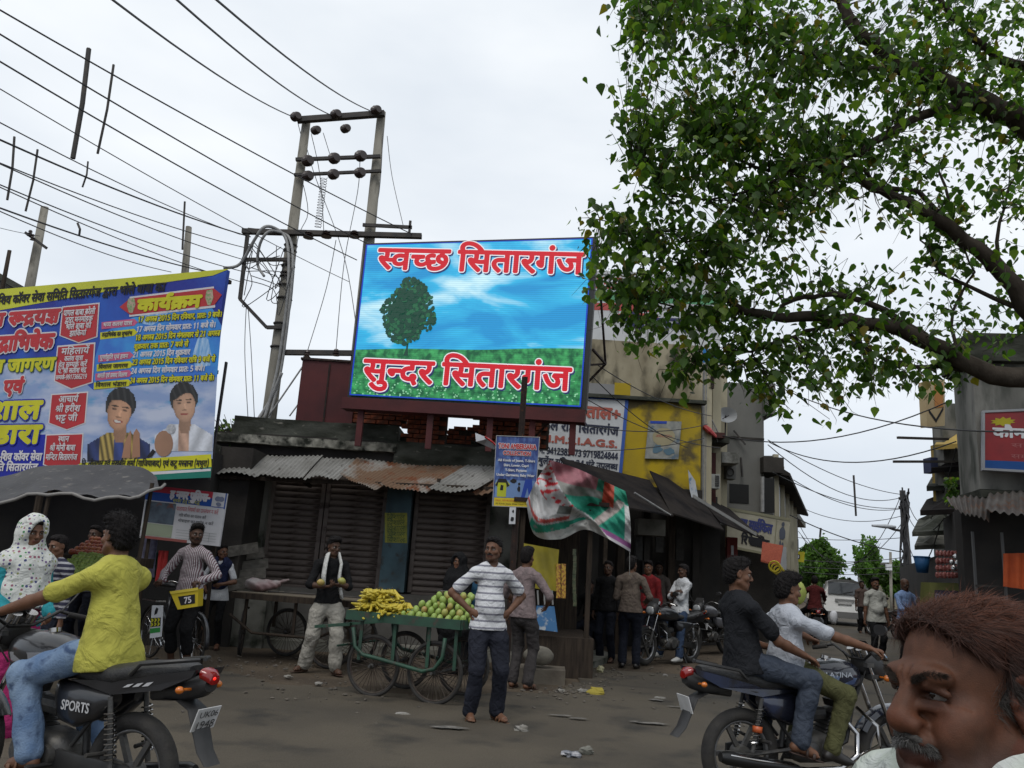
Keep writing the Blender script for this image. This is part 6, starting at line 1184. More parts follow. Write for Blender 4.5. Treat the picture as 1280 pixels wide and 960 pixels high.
# grey concrete tower wall
Yg=21.5
gb=thing('grey_building','tall bare grey cement wall with an overhanging block at its top corner','building',(at(930,650,Yg).x,Yg,0))
gx0,gx1=at(896,560,Yg).x,at(955,560,Yg).x;gz=at(930,479,Yg).z
block(gb,'wall',gx0,gx1,Yg,Yg+1.6,0,gz,M['gwl'])
block(gb,'cantilever',gx1-.05,at(968,500,Yg-.2).x,Yg-.3,Yg+1.2,at(960,520,Yg).z,gz-.02,M['gwl'])
block(gb,'ledge',at(950,570,Yg).x,at(975,570,Yg).x,Yg-.3,Yg+1.1,at(960,592,Yg).z,at(960,573,Yg).z,M['dwl'])
bxa(gb,'window_opening',912,936,606,628,Yg-.02,.1,flat('dark_recess',(.012,.012,.012)))
bxa(gb,'window_opening',955,968,598,640,Yg-.25,.1,flat('dark_recess',(.012,.012,.012)))
MB().tube([at(953,596,Yg-.3),at(953,640,Yg-.3)],.05,8).bw('drain_pipe',M['cable'],gb)
MB().tube([at(951,462,Yg),at(951,479,Yg)],.03,6).bw('roof_pipe',M['rdk'],gb)
for a_,b_ in(((917,538),(932,556)),((926,572),(928,596))):MB().beam(at(*a_,Yg-.1),at(*b_,Yg-.15),.04,.04).bw('iron_bracket',M['steel'],gb)
block(gb,'string_course',gx0,gx1,Yg-.03,Yg,at(930,549,Yg).z,at(930,546.5,Yg).z,M['dwl'])
# cycle shop with its sign
Yc=20.2
cs_=thing('cycle_shop','street shop under the grey wall with a cream cycle shop sign over its dark front','shop',(at(945,690,Yc).x,Yc,0))
a_,b_=at(905,640,Yc+.2),at(986,640,Yc+.5)
wsg(cs_,'wall',V(a_.x,a_.y+.4,0),V(b_.x-.1,b_.y+.4,0),0,at(930,655,Yc).z,1.0,M['dwl'])
Fc=Face(at(908,684,Yc),at(983,699,Yc+.3),at(910,634,Yc),at(988,648,Yc+.3))
sgn=thing('cycle_shop_sign','cream signboard with blue cycle shop lettering and a small rider emblem','sign',Fc.p(.5,0));MB().prism([Fc.p(0,0),Fc.p(1,0),Fc.p(1,1),Fc.p(0,1)],V(0,0,0),-Fc.n*.08).bw('panel',mat('sign_cream',(.36,.34,.26),(.27,.25,.19),sc=3,rough=.8),sgn)
mb=MB();Fc.rect(mb,0,.93,1,1,.01);Fc.rect(mb,0,0,1,.06,.01);Fc.rect(mb,.775,.06,.79,.93,.01);mb.bw('frame',flat('sign_olive',(.22,.21,.14)),sgn)
sgw(Fc,'तहता साईकिल',sgn,.40,.66,.66,.22,.008,0,.014,None,flat('sign_blue_ink',(.04,.05,.16)),nb_=6)
sgw(Fc,'रिपेयरिंग',sgn,.46,.27,.46,.20,.008,0,.014,None,mK,nb_=6)
mb=MB();blob(mb,Fc,.89,.60,.055,.16,.01,12,.15,4);blob(mb,Fc,.87,.26,.02,.17,.01,8,.15,6);blob(mb,Fc,.91,.26,.02,.15,.01,8,.15,7);blob(mb,Fc,.89,.82,.025,.06,.011,8,.1,5);mb.bw('print_emblem',flat('emblem_ink',(.08,.09,.12)),sgn)
# further houses on the left side of the street
hb=thing('sloping_roof_house','grey two storey house with dark eaves receding beside the cycle shop','house',(SL(25),25,0))
A_,B_=V(at(966,600,22.6).x,22.6,0),V(at(997,660,36).x,36,0)
wsg(hb,'wall',A_,B_,0,5.0,3,M['gwl'])
zr=at(968,573,22.6).z;d_=(B_-A_).normalized();n_=Vector((d_.y,-d_.x,0))
MB().prism([A_+V(0,0,zr-.35)+n_*-.3,A_+V(0,0,zr-.5)+n_*.45,A_+V(0,0,zr-.42)+n_*.47,A_+V(0,0,zr+.1)+n_*-.3],V(0,0,0),B_-A_).bw('eaves',M['dwl'],hb)
for k in range(5):
 f=.08+.18*k;p=A_.lerp(B_,f)+n_*.02;q=A_.lerp(B_,f+.07)+n_*.02;MB().prism([p+V(0,0,3.1),q+V(0,0,3.1),q+V(0,0,4.4),p+V(0,0,4.4)],V(0,0,0),n_*.03).bw('window',flat('window_dark',(.03,.035,.04),.3)if k else flat('window_white',(.5,.52,.55)),hb)
 MB().box(A_.lerp(B_,f-.05)+n_*.05+V(0,0,2.6),(.14,.14,5.0)).bw('pilaster',M['cream'],hb)
h2=thing('brick_house','small reddish house past the sloping eaves with a yellow board','house',(SL(38),38,0));A2,B2=V(SL(37)-.3,37,0),V(SL(46)-.2,46,0)
wsg(h2,'wall',A2,B2,0,4.6,3,mat('pink_plaster',(.30,.20,.15),(.2,.15,.12),sc=2,rough=.9));MB().prism([A2+V(-3,0,4.6),A2+V(.45,0,4.6),A2+V(.45,0,4.85),A2+V(-3,0,4.85)],V(0,0,0),B2-A2).bw('roof_slab',M['concrete'],h2)
for k in range(3):p=A2.lerp(B2,.1+.3*k)+V(.12,0,0);MB().box(p+V(0,.4,1.7 if k%2 else 3.2),(.1,.9,1.2)).bw('window',flat('window_dark',(.03,.035,.04),.3),h2)
h2w=thing('yellow_board','yellow hanging board with a dark square emblem on the small reddish house','sign',(SL(36.9),36.8,2.6));Fy=Face(at(990,701,36.5),at(1005,703,36.5),at(991,689,36.5),at(1006,690,36.5));MB().prism([Fy.p(0,0),Fy.p(1,0),Fy.p(1,1),Fy.p(0,1)],V(0,0,0),V(0,.1,0)).bw('panel',flat('board_yellow',(.5,.42,.02)),h2w);mb=MB();Fy.rect(mb,.3,.25,.62,.72,.01);mb.bw('print_square',mK,h2w);mb=MB();Fy.rect(mb,.38,.35,.54,.62,.02);mb.bw('print_inner',mW,h2w)
rs=random.Random(11)
for i in range(9):
 Y=62+i*9;s_=-1 if i%2 else 1;x=(SL(Y)-3 if s_<0 else SR(Y)+5.5);h=rs.uniform(2.4,4)
 hh=thing('far_house',('pale' if i%2 else 'grey')+' low house far down the street, number '+str(i+1)+' away','house',(x,Y,0),0,'far houses down the street')
 hh['label']=('grey' if i%2 else 'pale')+[' low house just past the taller feathery tree',' low house beyond the bushy left tree',' second house behind the low dark tree',' house further back on the left street side',' house about halfway to the street end, right side',' small house near the left street end',' small house near the right street end',' tiny last but one house at the street end',' tiniest house where the street ends'][i]
 block(hh,'wall',x-2.2,x+2.2,Y,Y+6,0,h,[M['cream'],M['gwl'],M['wwl']][i%3]);block(hh,'roof_slab',x-2.5,x+2.5,Y-.3,Y+6.3,h,h+.2,M['concrete'])
 for k in(-1,1):block(hh,'window',x+k*1.1-.4,x+k*1.1+.4,Y-.03,Y,h-1.9,h-.8,flat('window_dark',(.03,.035,.04),.3))
# dark shop fronts under awnings between the kiosk and the cycle shop
ds=thing('street_shop_row','dark open shop fronts under black sheet awnings along the street behind the kiosk','shop',(at(800,700,16.5).x,16.5,0))
A3,B3=V(at(668,700,14.6).x,14.6,0),V(at(905,700,20).x,20,0)
A3=V(at(655,700,15.6).x,15.6,0)
wsg(ds,'back_wall',A3+V(-.3,0,0),V(at(900,700,19.3).x,19.3,0),0,3.4,.3,mat('shaded_black',(.018,.016,.015),(.03,.027,.024),sc=2,rough=.95))  # near-black colour stands in for the shade inside the open shops
for i,(px,Y)in enumerate(((742,15.6),(775,16.2),(806,16.9),(838,17.6),(868,18.3))):
 p=at(px,700,Y-.35);MB().box((p.x,p.y,1.4),(.14,.3,2.8)).bw('partition',M['dwd']if i%2 else M['dwl'],ds)
def slab(parent,name,p4,th_,m):
 mb=MB();P=[Vector(p)for p in p4];mb.prism(P,V(0,0,0),V(0,0,-th_));return mb.bw(name,m,parent)
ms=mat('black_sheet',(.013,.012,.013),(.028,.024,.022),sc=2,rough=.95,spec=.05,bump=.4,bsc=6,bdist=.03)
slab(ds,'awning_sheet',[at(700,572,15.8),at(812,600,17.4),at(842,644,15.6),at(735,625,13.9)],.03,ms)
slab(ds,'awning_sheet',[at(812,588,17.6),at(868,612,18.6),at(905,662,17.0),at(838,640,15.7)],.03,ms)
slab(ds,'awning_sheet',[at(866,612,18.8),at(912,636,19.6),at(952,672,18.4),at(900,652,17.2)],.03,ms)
MB().tube([at(793,616,15.2),at(838,644,15.55)],.02,6).bw('awning_pole',M['cable'],ds)
MB().beam(at(866,620,17.0),at(945,668,18.2),.03,.07).bw('awning_edge',flat('pale_edge',(.28,.28,.27)),ds)
for px,py0,py1,w,Y,c_ in((738,660,730,5,15.2,(.12,.12,.11)),(757,668,705,6,15.4,(.14,.10,.07)),(800,655,700,12,16.4,(.05,.048,.045)),(825,652,690,10,16.9,(.06,.055,.05)),(850,660,700,10,17.3,(.04,.035,.03))):
 bxa(ds,'hung_goods',px-w/2,px+w/2,py0,py1,Y,.12,mat('goods_%d'%px,c_,tuple(q*.5 for q in c_),sc=9,rough=.8,bump=.4))
bxa(ds,'rolled_shutter_box',797,832,650,668,16.0,.4,mat('shutter_box',(.13,.12,.10),(.08,.075,.06),sc=4,rough=.8))
sp=thing('hanging_sign','white and blue narrow cloth sign hanging under the cream building','sign',at(868,620,17.8));MB().add([at(860,587,17.8),at(869,601,17.85),at(876,640,17.8),at(868,636,17.75),at(862,612,17.8)],[(0,4,3,2,1)]).bw('cloth',mat('faded_blue_white',(.42,.44,.46),(.14,.22,.32),sc=6,lo=.5,hi=.6,rough=.8),sp)
rb=thing('red_box_sign','dark red box sign with a white bar in the shade below the cycle sign','sign',at(915,690,18.8));bxa(rb,'box',909,922,672,700,18.7,.15,flat('deep_red',(.16,.02,.015)));bxa(rb,'bar',914,917,682,694,18.68,.02,mW)
ob=thing('orange_crate_stack','orange red woven shade hanging below the cycle shop sign','shade',at(965,690,19.3));slab(ob,'weave',[at(953,677,19.5),at(979,682,19.6),at(975,706,19.3),at(951,700,19.2)],.04,mat('orange_weave',(.33,.07,.03),(.22,.04,.02),sc=20,stretch=(1,1,6),rough=.8,bump=.6,bsc=60))
bxa(cs_,'white_panel',975,983,684,712,20.4,.1,flat('panel_grey',(.3,.31,.32)));
yb_=thing('yellow_wheel_goods','yellow ring shaped goods hanging in the cycle shop front','goods',at(972,712,19));mb=MB()
for k in range(4):mb.torus(at(968+k*2.5,708+k*2.5,19),(.3,1,.2),.12-.01*k,.02,16,6)
mb.bw('ring',flat('ring_yellow',(.45,.36,.03)),yb_)
# kiosk at the kerb
ki=thing('paan_kiosk','small dark roadside kiosk with a yellow front sheet and hanging sachets','kiosk',atz(690,838))
kx0,kx1=at(648,750,11.9).x,at(735,750,11.9).x
block(ki,'platform',kx0,kx1+.1,11.85,13.6,0,.55,M['dwd']);block(ki,'back_panel',kx0,kx1,13.5,13.56,.5,2.5,M['dwd']);block(ki,'side_panel',kx0-.02,kx0+.03,12.0,13.5,.5,2.4,M['dwd'])
block(ki,'roof',kx0-.15,kx1+.25,11.8,13.7,2.42,2.48,M['rdk'])
for x in(kx0,kx1):MB().beam((x,11.95,0),(x,11.95,2.45),.07,.07).bw('post',M['dwd'],ki)
Fk=Face(at(651,733,11.8),at(695,739,11.8),at(655,679,11.8),at(699,687,11.8));mb=MB()
n=12;vs=[];fs=[]
for j in range(n+1):
 for i in range(n+1):vs.append(Fk.p(i/n,j/n,.03*sin(i*1.1+j*.4)))
fs=[(j*(n+1)+i,j*(n+1)+i+1,(j+1)*(n+1)+i+1,(j+1)*(n+1)+i)for j in range(n)for i in range(n)];mb.add(vs,fs);mb.bw('front_sheet',mat('yellow_plastic',(.36,.29,.015),(.24,.20,.02),sc=4,rough=.6),ki,smooth=True)
sac=mat('sachet_gold',(.45,.27,.03),(.20,.06,.02),sc=30,lo=.45,hi=.6,rough=.35)
for i in range(2):
 for j in range(5):
  mb=MB();c=at(698+i*6.5,709+j*8.6,11.75);mb.box(c,(.062,.012,.095));mb.bw('sachet',sac,ki)
for i in range(9):mb=MB();c=at(718+.5*sin(i),690+i*8,11.9);mb.box(c,(.05,.02,.085));mb.bw('packet',mat('packet_dark',(.10,.10,.05),(.03,.05,.02),sc=30,rough=.4),ki)
Fb=Face(at(666,786,11.75),at(697,790,11.75),at(671,757,11.75),at(693,758,11.75));MB().prism([Fb.p(0,0),Fb.p(1,0),Fb.p(1,1),Fb.p(0,1)],V(0,0,0),-Fb.n*.01).bw('blue_poster',mat('sea_print',(.05,.16,.34),(.42,.45,.48),sc=8,lo=.48,hi=.56,rough=.6),ki)
for px in(672,680,690):MB().tube([at(px,738,11.7),at(px+1,756,11.7)],.012,5).bw('hanging_strip',M['cable'],ki)
# kerb slab, sack-like boulder, little posts
kb=thing('kerb_slab','worn concrete kerb block in front of the kiosk','kerb',atz(680,850));a=atz(622,852);b_=atz(706,858)
o=MB();d=(b_-a).normalized();n2=Vector((-d.y,d.x,0));o.prism([a,b_,b_+n2*.5,a+n2*.5],V(0,0,0),V(0,0,.19));o.bw('block',mat('kerb_concrete',(.17,.15,.12),(.10,.085,.07),sc=3,rough=.95,bump=.8,bsc=20,spec=.1),kb)
bd=Body();c=at(672,818,11.3);bd.ell((0,0,0),(.19,.14,.12),.05);bd.ell((.05,-.02,.0),(.15,.13,.11),.05);P,Q=bd.mesh(.015,disp=folds(.012,14,5));
bo_=thing('boulder','round pale stone resting on the kerb by the kiosk','stone',(c.x,c.y,.34));npm('stone',P,Q,mat('pale_stone',(.22,.20,.16),(.12,.11,.09),sc=6,rough=.95,bump=.6,bsc=30),bo_)
st_=thing('drain_cover','broken grey concrete slab lying over the drain beside the kerb','slab',atz(735,838));a=atz(724,842);MB().prism([a,atz(768,826),atz(748,818),atz(706,826)],V(0,0,0.0),V(0,0,.10)).bw('block',M['concrete'],st_)
# power poles
def insul(mb,p,r=.07,up=V(0,0,1)):
 for k in range(3):mb.cyl(p+up*(.05*k),p+up*(.05*k+.035),r*(1-.12*k),r*.5,10)
YH=16.2
hp_=thing('h_frame_pole','tall twin concrete power pole with steel cross arms and insulators behind the shop','power pole',(at(330,600,YH).x,YH,0))
La,Lb=at(336,525,YH),at(383,152,YH);Ra,Rb=at(440,520,YH),at(477,140,YH)
for a,b_ in((La,Lb),(Ra,Rb)):
 base=a+(a-b_).normalized()*((a.z)/abs((a-b_).normalized().z));MB().tube([base,a.lerp(b_,.0),b_],[.17,.155,.095],12,flat=.8).bw('shaft',M['polec'],hp_,smooth=True)
def arm(a,b_,w=.09,h=.1,name='cross_arm',dy=-.16):MB().beam(a+V(0,dy,0),b_+V(0,dy,0),w,h).bw(name,M['steel'],hp_)
arm(at(374,155,YH),at(482,147,YH),.12,.12);arm(at(372,204,YH),at(477,200,YH),.07,.07);arm(at(370,223,YH),at(478,218,YH),.06,.06);arm(at(306,293,YH),at(528,299,YH),.12,.10);arm(at(352,443,YH),at(446,444,YH),.11,.10)
arm(at(455,285,YH),at(516,288,YH),.05,.07);arm(at(514,280,YH),at(512,302,YH),.05,.05)
# cable bracket on the left of the frame
for a,b_ in(((313,291),(303,377)),((303,377),(336,412)),((336,412),(358,412)),((308,328),(370,328)),((313,291),(360,296))):arm(at(a[0],a[1],YH),at(b_[0],b_[1],YH),.07,.07,'bracket')
for py in(315,322,341,350,354,365,381,412,440):
 f=(525-py)/(525-152.);p=La.lerp(Lb,f);MB().torus(p,(Lb-La),.155-.05*f,.022,14,6).bw('clamp',M['steel'],hp_,smooth=True)
for(px,py,r,hor)in((369,147,.11,1),(419,144,.11,1),(469,139,.11,1),(394,164,.10,1),(431,162,.10,1),(384,202,.13,1),(417,199,.13,1),(450,196,.13,1),(384,221,.12,1),(416,219,.12,1),(449,217,.12,1),(386,294,.12,0),(408,293,.12,0),(443,293,.12,0),(384,443,.08,0),(420,441,.08,0)):
 p=at(px,py,YH-.2);mb=MB()
 if hor:
  for k in range(3):mb.cyl(p+V(-.03+.05*k,-.04*k,.0),p+V(.0+.05*k,-.04*k-.03,.0),r*(1-.1*abs(k-1)),r*.7,14)
 else:insul(mb,p-V(0,0,.06),r)
 mb.bw('insulator',M['porc'],hp_,smooth=False)
# looping service cables
def cab(par,pts,r,m,name='cable',Y=YH-.3):
 P=[];n=len(pts)
 for i in range(n-1):
  p0,p1,p2,p3=pts[max(i-1,0)],pts[i],pts[i+1],pts[min(i+2,n-1)]
  for t in(0,.2,.4,.6,.8):P.append(tuple(.5*(2*p1[j]+(p2[j]-p0[j])*t+(2*p0[j]-5*p1[j]+4*p2[j]-p3[j])*t*t+(-p0[j]+3*p1[j]-3*p2[j]+p3[j])*t**3)for j in(0,1)))
 P.append(pts[-1]);mb=MB();mb.tube([at(x,y,Y+.1*sin(k*.35))for k,(x,y)in enumerate(P)],r,6,cap=True);return mb.bw(name,m,par,smooth=True)
cab(hp_,[(330,525),(345,470),(356,400),(361,340),(358,300),(345,286),(330,284),(318,300),(300,330),(280,335)],.035,M['cable']);cab(hp_,[(336,525),(350,470),(360,400),(366,330),(362,298),(348,290),(335,290),(325,305),(322,330),(330,345)],.03,M['cable'])
cab(hp_,[(322,525),(338,500),(352,466)],.035,M['cable']);cab(hp_,[(336,520),(384,450)],.02,M['cable']);cab(hp_,[(362,520),(384,490)],.015,M['cable'])
rs=random.Random(21)
for k in range(11):
 x=rs.uniform(308,350);y=rs.uniform(300,380);pts=[(rs.uniform(300,315),rs.uniform(295,375)),(x,y),(x+rs.uniform(-18,18),y+rs.uniform(5,35)),(rs.uniform(345,366),rs.uniform(300,385))]
 cab(hp_,pts,.009,M['wire'],'loose_wire',YH-.15-.2*rs.random())
for pts in([(308,380),(306,440),(310,523)],[(310,382),(314,440),(318,523)],[(484,170),(490,220),(504,282)],[(479,160),(474,240),(460,300)],[(372,152),(380,190),(372,200)],[(404,166),(412,192)],[(389,167),(400,220),(405,293)],[(420,300),(408,360),(384,440)],[(450,200),(447,240),(430,330),(420,438)],[(375,215),(385,265),(372,300),(364,380),(356,410)],[(378,160),(392,215),(430,320),(447,420)]):
 cab(hp_,pts,.008,M['wireg'],'drop_wire',YH-.1)
# coil of wire
MB().tube([at(405,222,YH)+V(.07*cos(k*.8),.07*sin(k*.8),-k*.008)for k in range(150)],.007,4).bw('wire_coil',M['wireg'],hp_)
def wire(pa,pb,sag,r=.012,label=None,grp='overhead electricity wires against the sky',m=None,name='overhead_wire',wob=0,n=16):
 mid=(Vector(pa)+Vector(pb))/2
 mb=MB();mb.tube([p for p in ctn(pa,pb,sag,n,wob)],r,5);o=mb.build(name,m or M['wire'])
 tag(o,label or 'thin dark electricity wire crossing the cloudy sky','wire',grp);return o
# three high wires from the top arm up and to the camera's left
for(a,b_,lb)in(((369,147),(180,0),'high wire running from the top left insulator of the twin pole'),((414,144),(255,0),'high wire running from the middle top insulator of the twin pole'),((462,138),(305,0),'high wire running from the right top insulator of the twin pole')):
 p=at(a[0],a[1],YH-.2);q=at(b_[0],b_[1],7.0);e=q+(q-p)*.6;wire(p,e,.25,.012,lb)
# long sagging lines on the left from the frame out of the picture
def lwire(a,b_,Ya,Yb,lb,r=.011,sag=.15):p=at(a[0],a[1],Ya);q=at(b_[0],b_[1],Yb);e=q+(q-p)*.35;wire(p,e,sag,r,lb)
lwire((522,296),(0,0),YH,8,'uppermost long wire of the left bundle, ending at the arm tip');lwire((470,310),(0,30),YH,8,'second long wire down in the left bundle');lwire((446,325),(0,64),YH,8,'third long wire down in the left bundle')
lwire((436,352),(0,98),YH,8,'fourth long wire down in the left bundle, thinner',.007);lwire((300,293),(0,140),YH,8,'fifth wire down in the left bundle reaching the cable bracket',.008)
lwire((313,296),(0,163),YH,9,'thick upper wire of the lower left bundle',.014);lwire((308,310),(0,192),YH,9,'second wire of the lower left bundle',.009);lwire((306,325),(0,193),YH,9,'third wire of the lower left bundle, touching the second at the left',.009);lwire((306,340),(0,219),YH,9,'fourth wire of the lower left bundle',.009)
lwire((300,352),(0,222),YH,9,'fifth wire of the lower left bundle',.008);lwire((285,345),(0,248),YH,9,'lowest thick wire of the lower left bundle',.012);lwire((214,340),(0,252),YH,9,'lowest thin wire dipping behind the blue hoarding',.008);lwire((50,295),(0,284),16,15,'short faint wire at the small left pole',.006,.02)
# spacer sticks on the wires
def stick(a,b_,Y,r,lb,cat='spacer'):mb=MB();mb.tube([at(a[0],a[1],Y),at((a[0]+b_[0])/2+2,(a[1]+b_[1])/2,Y-.02),at(b_[0],b_[1],Y)],r,6);o=mb.build('wire_spacer',M['steel']);tag(o,lb,cat,'spacer rods clipped across the wires')
stick((111,61),(91,198),9.6,.032,'longest and thickest spacer rod across the upper left wires');stick((142,81),(122,192),9.9,.018,'thinner spacer rod just right of the thickest one');stick((18,171),(9,250),10,.016,'leftmost spacer rod near the picture edge');stick((47,187),(32,264),10.1,.016,'spacer rod second from the left edge');stick((110,202),(103,234),11,.014,'tiny spacer rod below the thickest one');stick((97,279),(99,294),11,.016,'tiniest spacer rod on the lowest left wire')
def pole(lb,a,b_,Y,r0,r1,m,name='utility_pole',box=True):
 A,B=at(*a,Y),at(*b_,Y);t=thing(name,lb,'pole',(A.x,Y,0));d=(A-B).normalized();base=A+d*(A.z/abs(d.z));MB().tube([base,A,B],[r0,r0,r1],10,flat=.8).bw('shaft',m,t,smooth=True);return t,A,B
t,A,B=pole('grey concrete pole with a small cross arm behind the left hoarding',(36,365),(56,259),17,.11,.085,M['polec']);MB().beam(at(32,291,16.8),at(58,310,16.8),.07,.06).bw('cross_arm',M['steel'],t);mb=MB();insul(mb,at(37,295,16.75),.06);insul(mb,at(40,300,16.75),.05);mb.bw('insulator',M['porc'],t)
t,A,B=pole('short grey pole just right of the middle of the blue hoarding top',(231,345),(236,284),17,.10,.08,M['polec']);MB().tube([at(228,312,16.8),at(231,252,16.8)],.022,6).bw('rod',M['steel'],t)
t,A,B=pole('dark wooden stump of a pole at the far left above the hoarding',(5,350),(12,313),14,.04,.035,M['dwd'])
# street pole on the right with lamp
t,A,B=pole('dark power pole wrapped in cables with a street lamp arm down the street',(1138,745),(1128,613),30,.15,.11,M['steel'],'street_pole')
MB().beam(at(1124,623,29.9),at(1134,623,29.9),.12,.1).beam(at(1124,634,29.9),at(1134,634,29.9),.12,.1).bw('cross_arm',M['steel'],t)
MB().tube([at(1129,664,29.9),at(1118,662,29.8),at(1110,659,29.7)],.05,6).bw('lamp_arm',M['steel'],t);mb=MB();mb.loft([(-.5,0,0,.05,.04),(0,0,0,.13,.08),(.35,0,0,.1,.05)]);p=at(1107,658,29.7);mb.v=[(p.x+v[0],p.y+v[1],p.z+v[2])for v in mb.v];mb.bw('lamp_head',flat('lamp_grey',(.4,.42,.44)),t)
rs=random.Random(2)
for k in range(10):
 q=[at(1130+rs.uniform(-5,7),613+i*18+rs.uniform(-4,4),29.8)for i in range(7)];MB().tube(q,.03,5).bw('wrapped_cable',M['wire'],t)
t,A,B=pole('thin grey far pole with a white box between the far trees',(1114,745),(1113,690),55,.10,.09,M['polec']);MB().box(at(1111,709,54.8),(.35,.2,.4)).bw('box',mW,t)
# street wires
SWL=[((960,550),(1126,618),21,30,.25),((960,556),(1126,622),21,30,.6),((965,590),(1126,635),21,30,.3),((992,600),(1126,636),24,30,.35),((997,632),(1127,645),34,30,.4),((997,652),(1126,620),34,30,2.2),((997,672),(1130,672),36,30,.1),((998,664),(1130,650),36,30,1.5),((1132,618),(1195,560),30,14,1.2),((1133,640),(1180,648),30,16,.5),((1133,670),(1175,655),30,16,.9),((962,553),(1195,552),21,14,.45),((880,538),(1190,500),19,14,.5),((950,470),(1290,540),21,11,.4),((980,640),(1128,690),28,31,.2),((1000,700),(1140,695),45,45,.2),((1000,708),(1140,706),50,50,.2),((1002,715),(1140,714),55,55,.2)]
LW=['highest but three','fourth lowest sagging','grey house corner one','sloping eaves upper one','eaves foot upper one','deeply hanging one','level low one','lower deeply hanging one','pole to right building upper one','pole to canopy short one','pole to low eaves hanging one','long flat middle one','longest from the cream building','topmost under the tree','low slanting one','upper far one behind the van','middle far one behind the van','lowest far one behind the van']
for i,(a,b_,ya,yb2,sg)in enumerate(SWL):
 wire(at(a[0],a[1],ya),at(b_[0],b_[1],yb2),sg,.013 if i<14 else.02,LW[i]+' among the thin wires over the street','wires across the street at the right',M['wire'])
for a,b_ in(((1185,549),(1122,547)),((1193,577),(1117,577))):
 p=at(a[0],a[1],13.6);q=at(b_[0],b_[1],13.2);mb=MB();mb.beam(p,q,.04,.04);o=mb.build('wall_bracket',M['steel']);tag(o,('upper' if a[1]<560 else 'lower')+' iron bar sticking out of the right hand building over the street','bracket','bars over the street')
for a,b_ in(((1067,594),(1070,645)),((1026,660),(1025,671))):
 p=at(a[0],a[1],27);q=at(b_[0],b_[1],27);mb=MB();mb.beam(p,q,.05,.05);o=mb.build('wire_spacer',M['steel']);tag(o,('long' if b_[1]<650 else 'short')+' spacer rod hanging on the wires above the street','spacer','spacer rods clipped across the wires')
# wires crossing in front of the yellow building
for i,(a,b_)in enumerate((((745,455),(890,520)),((640,560),(880,548)),((735,500),(900,560)),((720,530),(885,530)),((740,470),(860,560)))):wire(at(a[0],a[1],13.5),at(b_[0],b_[1],17.6),.15,.009,['upper steep','long nearly level','middle steep','lowest level','steepest'][i]+' service wire crossing before the yellow painted wall','service wires before the yellow wall')
# right hand building
rb_=thing('corner_building','weathered whitish corner building on the right with dark shop below and a tin canopy','building',(8.6,13.2,0))
cx0,cx1=at(1197,560,13.3).x,at(1222,560,12.3).x;ztp=at(1240,455,12.3).z;zbm=at(1240,612,12.3).z
MB().prism([(cx1,12.3,zbm),(cx1+5,11.6,zbm),(cx1+6,17,zbm),(cx0+.7,13.9,zbm),(cx0,13.3,zbm)],V(0,0,0),V(0,0,ztp-zbm)).bw('upper_wall',M['wwl'],rb_)
MB().prism([(cx1-.12,12.15,ztp),(cx1+5,11.4,ztp),(cx1+6,17,ztp),(cx0+.6,13.95,ztp),(cx0-.2,13.3,ztp)],V(0,0,0),V(0,0,.45)).bw('parapet',M['bco'],rb_)
MB().prism([(cx1-.05,12.2,zbm-.14),(cx1+5,11.5,zbm-.14),(cx1+6,17,zbm-.14),(cx0+.6,13.95,zbm-.14),(cx0-.1,13.25,zbm-.14)],V(0,0,0),V(0,0,.12)).bw('floor_band',M['bco'],rb_)
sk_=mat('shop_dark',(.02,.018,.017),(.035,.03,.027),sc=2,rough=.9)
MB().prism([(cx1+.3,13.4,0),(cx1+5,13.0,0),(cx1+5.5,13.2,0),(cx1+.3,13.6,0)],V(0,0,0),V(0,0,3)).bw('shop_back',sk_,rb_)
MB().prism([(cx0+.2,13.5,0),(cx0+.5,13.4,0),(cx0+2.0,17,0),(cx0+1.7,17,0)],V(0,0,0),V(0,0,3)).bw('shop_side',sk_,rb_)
for px,Y in((1219,11.9),(1256,11.7)):
 p=at(px,720,Y);MB().beam((p.x,Y,0),(p.x,Y,2.4),.03,.03).bw('shop_post',mat('post_grey',(.11,.11,.11)),rb_)
MB().beam(at(1219,732,11.9),at(1256,733,11.7),.03,.03).bw('rail',M['steel'],rb_)
tc_=thing('tin_canopy','ragged corrugated tin canopy over the dark shop at the right edge','canopy',at(1230,640,11.5))
csh(tc_,at(1183,622,13.0),at(1240,618,12.3),at(1234,645,11.0),at(1192,640,11.6),mat('dark_tin',(.11,.10,.09),(.06,.05,.045),sc=2,c3=(.10,.05,.03),sc3=5,lo3=.55,hi3=.65,rough=.8,metal=.2,bump=.3),seed=4,nx=60,warp=.07,per=.1,amp=.02)
csh(tc_,at(1236,617,12.3),at(1340,612,11.9),at(1350,645,10.6),at(1232,644,11.0),MATS['dark_tin'],seed=8,nx=70,warp=.04,lift=.02,per=.1,amp=.02)
Fs=Face(at(1231,585,12.1),at(1400,594,11.5),at(1231,516,12.1),at(1400,509,11.5))
rs_=thing('red_shop_sign','red signboard with white lettering, yellow burst and blue foot on the right building','sign',Fs.p(.2,0));MB().prism([Fs.p(0,0),Fs.p(1,0),Fs.p(1,1),Fs.p(0,1)],V(0,0,0),-Fs.n*.1).bw('panel',mat('sign_red',(.26,.014,.018),(.19,.012,.016),sc=3,rough=.5),rs_)
mb=MB();Fs.rect(mb,0,0,1,.14,.004);mb.bw('print_foot',flat('foot_blue',(.01,.07,.26)),rs_)
mb=MB()
for(u0,v0,u1,v1)in((-.02,-.04,0,1.04),(0,1,1,1.04),(0,-.04,1,0),(1,-.04,1.02,1.04)):mb.prism([Fs.p(u0,v0,.015),Fs.p(u1,v0,.015),Fs.p(u1,v1,.015),Fs.p(u0,v1,.015)],V(0,0,0),-Fs.n*.12)
mb.bw('frame',flat('frame_grey',(.30,.31,.33)),rs_)
